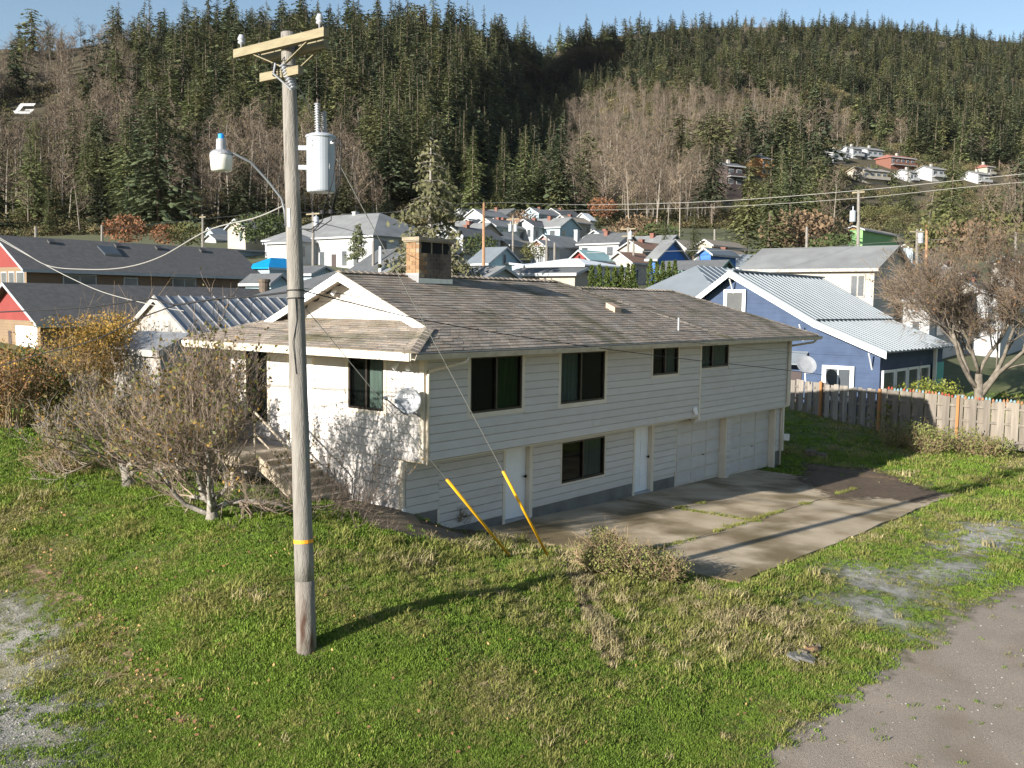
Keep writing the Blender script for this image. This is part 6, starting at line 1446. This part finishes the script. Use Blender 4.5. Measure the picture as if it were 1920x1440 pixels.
CON = [conifer_mesh(60 + i, 10.0, (M['conifer'], M['conifer_y'], M['conifer_d'])[i % 3], M['trunk'], (26, 24, 24, 26, 22, 24, 26)[i], 10, (.19, .24, .27, .21, .30, .25, .17)[i], (.8, .7, .6, .95, .5, .75, .9)[i], (.06, .1, .05, .16, .08, .2, .1)[i], (0, 0, .06, 0, .12, 0, 0)[i], 5, .85) for i in range(7)]     # templates 10 m tall
CONH = [conifer_mesh(160 + i, 10.0, (M['conifer'], M['conifer_y'], M['conifer_d'])[i % 3], M['trunk'], (44, 40, 40, 44, 38, 40, 44)[i], 16, (.19, .24, .27, .21, .30, .25, .17)[i], (.8, .7, .6, .95, .5, .75, .9)[i], (.06, .1, .05, .16, .08, .2, .1)[i], (0, 0, .06, 0, .12, 0, 0)[i], 8, .46) for i in range(7)]     # templates 10 m tall
BAR = [bare_mesh(80 + i, 10.0, M['bare'], M['bare_trunk']) for i in range(4)]
M['brush_g'] = pm('evergreen_brush', (.055, .07, .028), (.09, .085, .032), .1, .95, var=.3)
BRU = [brush_mesh(90, M['brush']), brush_mesh(91, M['brush']), brush_mesh(92, M['brush_g'])]
# where the conifers stand in the picture: px, py, rx, ry, weight
CW = [(380, 190, 200, 110, 1.0), (60, 300, 70, 90, .35), (170, 400, 110, 50, .5), (90, 120, 90, 30, .2), (280, 380, 130, 60, .45), (700, 180, 240, 130, 1.3), (800, 330, 110, 110, 1.2), (960, 300, 110, 150, 1.5), (1000, 140, 130, 60, 1.2), (1150, 130, 160, 55, 1.1), (1450, 130, 260, 70, 1.2), (1750, 160, 260, 100, 1.3),
      (1290, 330, 60, 60, .5), (1480, 330, 110, 70, 1.1), (1440, 420, 90, 40, 1.1), (1740, 260, 200, 40, .8), (1890, 290, 60, 60, .9), (480, 400, 70, 50, .5), (1150, 370, 50, 40, .3), (1060, 400, 60, 30, .4), (1250, 240, 40, 30, .3)]
BW = [(120, 200, 130, 90, 1.1), (100, 330, 150, 90, .95), (430, 350, 180, 70, 1.2), (640, 390, 120, 60, 1.2), (700, 300, 60, 40, .5), (1130, 300, 120, 110, 1.15), (1300, 240, 170, 80, 1.05), (1450, 240, 130, 50, .75), (1220, 400, 160, 50, 1.0), (1600, 260, 110, 45, .9), (1560, 400, 60, 40, .6), (1800, 400, 150, 60, .8), (190, 110, 60, 30, .7), (300, 260, 40, 40, .3), (1860, 230, 60, 40, .3)]
def wsum(L, px, y): return sum(w * np.exp(-((px - a) / rx) ** 2 - ((y - b) / ry) ** 2) for (a, b, rx, ry, w) in L)
rg = np.random.RandomState(5)
cand = 26000
px = rg.uniform(-700, 2600, cand); tt = rg.uniform(0, 1.0, cand)
y = YB(px) + (YR(px) - YB(px)) * tt + 2
D = hillD(px, y)
keep = rg.rand(cand) < .60 * (D / 620) ** 1.3 * np.where((px > -60) & (px < 1980), 1, .45)
wc = wsum(CW, px, y); wb = wsum(BW, px, y); nz = (N1.f(px / 42.0, y / 42.0, 3) - .5) * 1.9
out = (px < -50) | (px > 1970)
clear = 1.6 * np.exp(-((px - 1720) / 135) ** 4 - ((y - 388) / 58) ** 4) + np.exp(-((px - 1690) / 110) ** 2 - ((y - 322) / 30) ** 2) + 2 * np.exp(-((px - 47) / 44) ** 4 - ((y - 240) / 52) ** 4) + 1.6 * np.exp(-((px - 1378) / 30) ** 4 - ((y - 402) / 34) ** 4)
for (_, hx, hy, *_r) in HH: clear = clear + 1.6 * np.exp(-((px - hx - 12) / 40) ** 4 - ((y - hy - 16) / 26) ** 4)
kind = np.where(out, nz > 0, wc + nz * 1.0 + rg.normal(0, .38, cand) > wb)          # True = conifer
amt = np.clip((wc + wb) * 1.3 + .15, 0, 1)
keep &= (rg.rand(cand) < np.where(out, .8, amt)) & (rg.rand(cand) > clear * 1.1)
px, y, D, kind = px[keep], y[keep], D[keep], kind[keep]
pos = np.stack([at(a, b, d) for a, b, d in zip(px, y, D)])
hgt = np.where(kind, 7 + 17 * rg.rand(len(px)) ** 1.3, rg.uniform(7, 14.5, len(px)))
hgt *= np.where((px > 1050) & (y < 260), .85, 1.0)
m_ = (abs(px - 47) < 36) & (y > 214); hgt = np.where(m_, np.minimum(hgt, np.maximum((y - 217) * D / F, 1.5)), hgt)
for (_, _x, hy, hl, hr, *_r) in HH:
    m_ = (px > hl - 8) & (px < hr + 8) & (y > hy + 1); hgt = np.where(m_, np.minimum(hgt, np.maximum((y - hy - 1) * D / F, 2.0)), hgt)
ordr = np.argsort(D); single = set()
for knd, cnt in ((True, 140), (False, 120)):
    ids = [i for i in ordr if kind[i] == knd and -60 < px[i] < 1980][:cnt]; single |= set(ids)
def place_tree(name, tm, p, s, label, cat, group):
    t = thing(name, p, label, cat, group)
    for me, nm in zip(tm, ('crown', 'trunk')):
        o = inst(me, nm, t, p, (0, 0, rnd.uniform(0, 6.28)), (s * rnd.uniform(.9, 1.1),) * 2 + (s,))
    return t
for i in sorted(single):
    side = 'left' if px[i] < 700 else ('right' if px[i] > 1150 else 'middle')
    if kind[i]: place_tree('conifer_tree', CONH[rg.randint(7)], pos[i], hgt[i] / 10, f'dark conifer at the foot of the {side} hillside' if D[i] < 230 else f'dark conifer on the lower {side} hillside', 'tree', 'conifers on the lower hillside')
    else: place_tree('bare_tree', BAR[rg.randint(4)], pos[i], hgt[i] / 10, f'bare brown tree at the foot of the {side} hillside' if D[i] < 230 else f'bare brown tree on the lower {side} hillside', 'tree', 'bare trees on the lower hillside')
# conifers and trees that stand out between the houses
for j, (a, yb_, d_, h_, lab, kd) in enumerate(((1440, 500, 105, 13.5, 'broad dark conifer behind the dark green house', 1), (1400, 470, 150, 15, 'tall conifer left of the broad dark conifer', 1), (1478, 478, 118, 12.5, 'dark conifer right of the broad dark conifer', 1), (1500, 420, 190, 17, 'tall conifer in front of the hillside houses', 1), (1530, 420, 200, 16, 'second tall conifer in front of the hillside houses', 1), (1335, 400, 215, 17, 'tall conifer beside the dark brown house', 1), (1300, 478, 100, 5.5, 'slim young conifer between the blue houses', 1),
        (1120, 455, 155, 6.5, 'round dark conifer by the glazed gable house', 1), (1045, 415, 205, 13, 'big conifer above the town centre', 1), (960, 420, 200, 12, 'conifer left of the pale house at the wood edge', 1), (1780, 470, 96, 11.5, 'feathery yellow green conifer right of the unfinished house', 1), (1850, 450, 110, 7, 'dark round conifer at the right hillside foot', 1), (1570, 470, 105, 5.0, 'dark evergreen below the unfinished house', 1), (1245, 468, 120, 4.6, 'dark round evergreen above the brown roof', 1),
        (1700, 395, 300, 15, 'dark conifer on the open green slope', 1), (1560, 455, 150, 9, 'bare pale tree left of the unfinished house', 0), (1180, 420, 190, 11, 'wide bare tree above the crossarm pole', 0), (1230, 425, 190, 11, 'bare tree above the blue houses', 0), (1275, 430, 185, 11, 'second bare tree above the blue houses', 0))):
    p = at(a, yb_, d_); tm = CONH[j % 7] if kd else BAR[j % 4]
    place_tree('conifer_tree' if kd else 'bare_tree', tm, p - (0, 0, .5), h_ / 10 * (1.15 if not kd else 1), lab, 'tree', None)
# --- the rest of the wood: scattered copies
def scatter(name, tmpl, pos_, scl, idx, rotz, mats=None, kind_='stuff', tilt=None):
    me = bpy.data.meshes.new(name); me.vertices.add(len(pos_)); me.vertices.foreach_set('co', np.asarray(pos_, np.float32).ravel())
    for nm, ty, arr in (('scl', 'FLOAT_VECTOR', scl), ('rot', 'FLOAT_VECTOR', rotz), ('idx', 'INT', idx)):
        a = me.attributes.new(nm, ty, 'POINT'); a.data.foreach_set('vector' if ty == 'FLOAT_VECTOR' else 'value', np.ascontiguousarray(arr, dtype=np.int32 if ty == 'INT' else np.float32).ravel())
    o = bpy.data.objects.new(name, me); COL.objects.link(o); o['kind'] = kind_
    cl = bpy.data.collections.new(name + '_kinds')
    for k, t in enumerate(tmpl):
        q = bpy.data.objects.new(f'{name}_kind_{k:02d}', t); cl.objects.link(q)
    g = bpy.data.node_groups.new(name, 'GeometryNodeTree')
    g.interface.new_socket('Geometry', in_out='INPUT', socket_type='NodeSocketGeometry'); g.interface.new_socket('Geometry', in_out='OUTPUT', socket_type='NodeSocketGeometry')
    n, l = g.nodes, g.links; gi = n.new('NodeGroupInput'); go = n.new('NodeGroupOutput'); ip = n.new('GeometryNodeInstanceOnPoints'); ci = n.new('GeometryNodeCollectionInfo')
    ci.inputs['Collection'].default_value = cl; ci.inputs['Separate Children'].default_value = True; ci.inputs['Reset Children'].default_value = True
    l.new(gi.outputs[0], ip.inputs['Points']); l.new(ci.outputs[0], ip.inputs['Instance']); ip.inputs['Pick Instance'].default_value = True
    for nm, ty, so in (('scl', 'FLOAT_VECTOR', 'Scale'), ('rot', 'FLOAT_VECTOR', 'Rotation'), ('idx', 'INT', 'Instance Index')):
        na = n.new('GeometryNodeInputNamedAttribute'); na.data_type = ty; na.inputs['Name'].default_value = nm
        if so == 'Rotation':
            er = n.new('FunctionNodeEulerToRotation'); l.new(na.outputs[0], er.inputs[0]); l.new(er.outputs[0], ip.inputs[so])
        else: l.new(na.outputs[0], ip.inputs[so])
    l.new(ip.outputs[0], go.inputs[0])
    md = o.modifiers.new('scatter', 'NODES'); md.node_group = g
    return o
def joined(tm):
    me = bpy.data.meshes.new('joined'); a, b = tm; v = []; f = []; mi = []
    for k, x in enumerate((a, b)):
        n = len(v); v += [tuple(q.co) for q in x.vertices]; f += [tuple(n + i for i in p.vertices) for p in x.polygons]; mi += [k] * len(x.polygons)
    me.from_pydata(v, [], f); me.materials.append(a.materials[0]); me.materials.append(b.materials[0]); me.polygons.foreach_set('material_index', mi); me.update(); return me
rest = np.array([i for i in range(len(px)) if i not in single])
for nm, knd, tm in (('conifer_forest', True, CON), ('bare_woods', False, BAR)):
    ii = rest[kind[rest] == knd]; s = hgt[ii] / 10; sw = s * rg.uniform(.85, 1.2, len(ii))
    scatter(nm, [joined(t) for t in tm], pos[ii], np.stack([sw, sw, s], 1), rg.randint(0, len(tm), len(ii)), np.stack([rg.normal(0, .03, len(ii)), rg.normal(0, .03, len(ii)), rg.uniform(0, 6.28, len(ii))], 1))
# undergrowth over the hills and between the houses
nb_ = 9000
bpx = rg.uniform(-400, 2300, nb_); bt = rg.uniform(-.02, .8, nb_); by_ = YB(bpx) + (YR(bpx) - YB(bpx)) * np.maximum(bt, 0); bD = hillD(bpx, by_)
bp = np.stack([at(a, b, d) for a, b, d in zip(bpx, by_, bD)]); bs = rg.uniform(.8, 2.2, nb_) * (bD / 300) ** .6
ok = ~((abs(bpx - 47) < 36) & (by_ > 196) & (by_ < 236))
for (_, hx, hy, *_r) in HH: ok &= ~((abs(bpx - hx - 5) < 34) & (abs(by_ - hy - 4) < 10))
bp, bs, bpx, by_ = bp[ok], bs[ok], bpx[ok], by_[ok]
bi = np.where(rg.rand(len(bp)) < .25 + .5 * np.exp(-((bpx - 1700) / 150) ** 2 - ((by_ - 380) / 60) ** 2), 2, rg.randint(0, 2, len(bp)))
scatter('hillside_undergrowth', BRU, bp, np.stack([bs, bs, bs * .8], 1), bi, np.stack([np.zeros(len(bp)), np.zeros(len(bp)), rg.uniform(0, 6.28, len(bp))], 1))
# bushes among the town houses, each its own
BM = {k: brush_mesh(200 + i, pm('town_bush_' + k, c, tuple(x * .6 for x in c), .5, .9, trans=.15), 800, .17) for i, (k, c) in enumerate((('green', (.07, .095, .03)), ('brown', (.22, .15, .09)), ('russet', (.26, .12, .06)), ('olive', (.14, .14, .05))))}
for j, (a, yb_, d_, s_, c, lab) in enumerate(((235, 446, 110, 2.0, 'russet', 'russet shrub above the upper brown roof'), (350, 452, 115, 1.8, 'olive', 'olive shrub left of the grey roofed cottage'), (310, 450, 118, 1.5, 'russet', 'rusty shrub beside the olive shrub'), (480, 446, 125, 2.4, 'green', 'green hedge above the pale blue block'), (520, 440, 128, 2.2, 'green', 'green hedge beside the near pole'), (1200, 452, 165, 3.2, 'brown', 'wide brown thicket above the tan gable'), (1165, 446, 170, 2.2, 'brown', 'brown thicket left of the crossarm pole'), (1235, 462, 140, 2.6, 'green', 'dark green bush behind the bright blue gable'),
        (980, 425, 178, 2.2, 'brown', 'brown shrub behind the timber frame'), (1075, 408, 210, 2.6, 'green', 'green shrub above the glazed gable'), (930, 405, 200, 2.6, 'olive', 'olive bush at the upper town edge'), (1130, 402, 205, 2.6, 'russet', 'russet bush right of the glazed gable'), (1490, 466, 112, 3.2, 'brown', 'brown brush below the tall conifers'), (1530, 468, 108, 3.0, 'brown', 'brown brush beside the unfinished house'),
        (1760, 470, 92, 2.4, 'olive', 'olive brush right of the brown bungalow'), (1820, 480, 90, 2.4, 'brown', 'brown brush behind the bare garden tree'), (1870, 465, 100, 2.6, 'olive', 'olive brush near the right edge'), (1630, 405, 240, 2.0, 'olive', 'yellow bush on the open green slope'), (1665, 402, 245, 1.8, 'olive', 'second yellow bush on the open green slope'), (1560, 490, 92, 2.0, 'green', 'green bush beside the beige house roof'), (900, 470, 118, 1.6, 'green', 'green bush by the brown pole'), (1000, 478, 112, 1.2, 'olive', 'olive bush at the victorian porch'))):
    t = inst(BM[c], 'town_bush', None, at(a, yb_, d_) - (0, 0, .4), (0, 0, j * 1.3), s_); tag(t, lab, 'bush', 'bushes among the town houses')
# ================================================================== grass, weeds and leaves on the ground
def tuft(seed, mat, n=16, h=.09, spread=.09, bend=.5, w=.006):
    rng = np.random.RandomState(seed); m = MB()
    for i in range(n):
        a = rng.uniform(0, 6.28); r_ = spread * math.sqrt(rng.rand()); o = np.array((r_ * math.cos(a), r_ * math.sin(a), -.01)); b = rng.uniform(0, 6.28); hh = h * rng.uniform(.5, 1.25); bd = hh * bend * rng.uniform(.3, 1.3); d = np.array((math.cos(b), math.sin(b), 0)); s = np.array((-d[1], d[0], 0)) * w
        p1 = o + d * bd * .35 + (0, 0, hh * .6); p2 = o + d * bd + (0, 0, hh * .85)
        k = len(m.v); m.v += [tuple(x) for x in (o - s, o + s, p1 + s * .8, p1 - s * .8, p2)]; m.f += [(k, k + 1, k + 2, k + 3), (k + 3, k + 2, k + 4)]
    return m.mesh('tuft', mat)
GM = [pm('grass_green', (.15, .225, .026), (.105, .17, .02), 2.0, .75, var=.25, trans=.35), pm('grass_bright', (.19, .275, .034), (.14, .22, .028), 2.0, .75, var=.25, trans=.35), pm('grass_olive', (.30, .30, .085), (.22, .225, .06), 2.0, .8, var=.25, trans=.35), pm('grass_straw', (.44, .37, .20), (.31, .26, .135), 2.0, .85, var=.25, trans=.3)]
TF = [tuft(1, GM[0], 24, .05), tuft(2, GM[1], 24, .055), tuft(3, GM[2], 22, .055, bend=.8), tuft(4, GM[3], 18, .06, bend=1.2), tuft(5, GM[2], 26, .12, .10, .9), tuft(6, GM[3], 22, .16, .10, 1.0)]
def inside(P_, x, y):
    r_ = np.zeros(x.shape, bool)
    for i in range(len(P_)):
        a, b = P_[i], P_[(i + 1) % len(P_)]
        r_ ^= ((a[1] > y) != (b[1] > y)) & (x < (b[0] - a[0]) * (y - a[1]) / (b[1] - a[1] + 1e-12) + a[0])
    return r_
rg = np.random.RandomState(11)
n = 140000
px = rg.uniform(-220, 2300, n); t_ = rg.rand(n); py = 770 + (1500 - 770) * t_ ** .85
z = np.full(n, .4)
for it in range(10):
    d = (FW[None] + RT[None] * ((px - 960) / F)[:, None] - UP[None] * ((py - 720) / F)[:, None]); s = (z - CAM[2]) / d[:, 2]; X = CAM[0] + d[:, 0] * s; Y = CAM[1] + d[:, 1] * s
    z = .5 * z + .5 * tps(X, Y)
z = gh(X, Y)
D = s
ok = (D > 4) & (D < 60) & (X < 60)
slab_ = (X > SLAB[0] - .02) & (X < SLAB[1] + .1) & (Y > SLAB[2] - .05) & (Y < 1.2)
housef = (X > -.05) & (X < L2 + .1) & (Y > .5) & (Y < WW + .2)
porch = (X > -1.25) & (X < .1) & (Y > 2.2) & (Y < 6.4)
ok &= ~slab_ & ~housef & ~porch
edge = (N1.f(X * 1.3, Y * 1.3, 3) - .5) * .8
e2 = (N2.f(X * 2.2, Y * 2.2, 4) - .5)
def thin(P_, soft, lo): 
    fd = np.clip(.5 + (sdist(P_, X, Y) + e2 * soft * 2.2) / (2 * soft), 0, 1); return rg.rand(n) < np.clip(1.15 - fd * 1.25, lo, 1)
ok &= thin(ROAD, .35, .004); ok &= thin(GRAV, 1.1, .06)
for P_ in PATCH: ok &= thin(P_, .6, .2)
for P_ in (PATH, BED, SOIL): ok &= ~inside(P_, X, Y) | (rg.rand(n) < .04)
ind = inside(DITCH, X, Y); ok &= ~ind | (rg.rand(n) < .3)
bx2 = (X > bx - .6); ok &= ~(bx2 & (Y > by - .2))
X, Y, z, D, ind = X[ok], Y[ok], z[ok], D[ok], ind[ok]
dr_, ppx, ppy = dryness(X, Y, z)
nn = len(X); rr_ = rg.rand(nn); dv_ = np.clip(dr_ + rg.normal(0, .20, nn), 0, 1)
idx = np.where(dv_ < .20, 1, np.where(dv_ < .34, 0, np.where(dv_ < .72, 2, 3))); idx = np.where((rr_ < .05) & (dv_ > .3), 4, idx); idx = np.where((rr_ > .99) & (dv_ > .5) | (ind & (rr_ < .5)), 5, idx)
tall = np.exp(-((ppx - 1300) / 220) ** 2 - ((ppy - 1150) / 90) ** 2) + np.exp(-((ppx - 880) / 200) ** 2 - ((ppy - 1060) / 60) ** 2); idx = np.where((rg.rand(nn) < tall * .13), np.where(dv_ > .5, 5, 4), idx)
short = np.exp(-((ppx - 1700) / 200) ** 2 - ((ppy - 1080) / 120) ** 2) + np.exp(-((ppx - 60) / 120) ** 2 - ((ppy - 1100) / 120) ** 2)
sc = .88 * rg.uniform(.7, 1.3, nn) * (1 - .45 * np.clip(short, 0, 1)) * np.clip(D / 15, .8, 2.2) * (.35 + 1.25 * N2.f(X * 1.1, Y * 1.1, 4))
scatter('grass', TF, np.stack([X, Y, z + .004], 1), np.stack([sc, sc, sc], 1), idx, np.stack([rg.normal(0, .15, nn), rg.normal(0, .15, nn), rg.uniform(0, 6.28, nn)], 1))
# weeds growing in the joints of the drive
jx = []; 
for k in range(420):
    if k < 290: jx.append((rg.uniform(3.0, 15.5), -3.3 + rg.normal(0, .035)))
    elif k < 370: jx.append((8.05 + rg.normal(0, .03), rg.uniform(-3.6, -1.2)))
    else: jx.append((rg.uniform(8.1, 9.4), -1.3 + rg.normal(0, .05)))
jx = np.array(jx); jk = N1.f(jx[:, 0] * 1.5, jx[:, 1] * 1.5, 2) > .42; jx = jx[jk]; m_ = len(jx)
js_ = rg.uniform(.35, .95, m_)
scatter('joint_weeds', [TF[2], TF[1], TF[4]], np.stack([jx[:, 0], jx[:, 1], slabz(jx[:, 0])], 1), np.stack([js_] * 3, 1), rg.randint(0, 3, m_), np.stack([np.zeros(m_), np.zeros(m_), rg.uniform(0, 6.28, m_)], 1))
# fallen leaves
lm = [leafmb(np.random.RandomState(1), [(0, 0, 0)], .07, droop=0).mesh('leaf', pm('fallen_leaf_brown', (.30, .165, .075), (.20, .10, .05), 3, .9, var=.3)), leafmb(np.random.RandomState(2), [(0, 0, 0)], .06, droop=0).mesh('leaf', pm('fallen_leaf_tan', (.48, .33, .14), (.36, .22, .09), 3, .9, var=.3))]
lp = []
for (a, b, sx, sy, k) in ((80, 1075, 40, 30, 90), (160, 1130, 30, 40, 130), (200, 1190, 25, 30, 140), (270, 1270, 35, 40, 220), (330, 1330, 50, 35, 260), (300, 1000, 200, 90, 380), (420, 1120, 160, 90, 280), (900, 1250, 260, 90, 160), (1450, 1290, 120, 50, 60), (560, 1300, 160, 70, 120), (880, 990, 60, 14, 160), (1170, 1200, 30, 60, 120)):
    lp += [(rg.normal(a, sx), min(max(rg.normal(b, sy), 860), 1480)) for i in range(int(k * .5))]
lp = np.array(lp); m_ = len(lp); z = np.full(m_, .5)
for it in range(10):
    d = (FW[None] + RT[None] * ((lp[:, 0] - 960) / F)[:, None] - UP[None] * ((lp[:, 1] - 720) / F)[:, None]); s = (z - CAM[2]) / d[:, 2]; X = CAM[0] + d[:, 0] * s; Y = CAM[1] + d[:, 1] * s; z = .5 * z + .5 * tps(X, Y)
lp = np.stack([X, Y, gh(X, Y) + rg.uniform(.02, .07, m_)], 1)
scatter('fallen_leaves', lm, lp, np.stack([rg.uniform(.7, 1.3, m_)] * 3, 1), rg.randint(0, 2, m_), rg.uniform(-.6, .6, (m_, 3)) + np.stack([np.zeros(m_), np.zeros(m_), rg.uniform(0, 6.28, m_)], 1))
# loose stones on the gravel and along the road edge
def pebble(seed, c): 
    r_ = np.random.RandomState(seed); m = MB().lathe((0, 0, 0), [(.3, -.4), (1, -.1), (.9, .35), (.3, .55)], 6); m.v = [tuple(np.array(v) * r_.uniform(.75, 1.2)) for v in m.v]; return m.mesh('pebble', pm(f'pebble_{seed}', c, tuple(x * .7 for x in c), 10, .9, var=.3))
pb_ = [pebble(1, (.36, .35, .33)), pebble(2, (.24, .23, .21)), pebble(3, (.42, .39, .34))]
n = 16000; px = rg.uniform(-150, 2070, n); py = rg.uniform(930, 1500, n); z = np.full(n, .1)
for it in range(8):
    d = (FW[None] + RT[None] * ((px - 960) / F)[:, None] - UP[None] * ((py - 720) / F)[:, None]); s = (z - CAM[2]) / d[:, 2]; X = CAM[0] + d[:, 0] * s; Y = CAM[1] + d[:, 1] * s; z = .5 * z + .5 * tps(X, Y)
g_ = inside(GRAV, X, Y)
for P_ in PATCH: g_ |= inside(P_, X, Y) 
rd_ = inside(ROAD, X, Y) & (rg.rand(n) < .10)
k = g_ | rd_; X, Y = X[k], Y[k]; z = gh(X, Y); m_ = len(X); ss = rg.uniform(.006, .020, m_)
scatter('loose_gravel', pb_, np.stack([X, Y, z + .014], 1), np.stack([ss, ss, ss * .7], 1), rg.randint(0, 3, m_), rg.uniform(0, 6.28, (m_, 3)) * (0, 0, 1))
# ================================================================== the air: slight haze over the valley
hz = MB().box(-700, 1600, -1100, 1500, -4.2, 330)
ho = hz.build('haze', None, None, kind='stuff')
hm = bpy.data.materials.new('haze_air'); hm.use_nodes = True
hn, hl = hm.node_tree.nodes, hm.node_tree.links
hn.remove(hn['Principled BSDF'])
pv = hn.new('ShaderNodeVolumePrincipled'); pv.inputs['Color'].default_value = (.82, .90, 1, 1); pv.inputs['Density'].default_value = .00002; pv.inputs['Anisotropy'].default_value = .2
hl.new(pv.outputs[0], hn['Material Output'].inputs['Volume'])
ho.data.materials.append(hm)
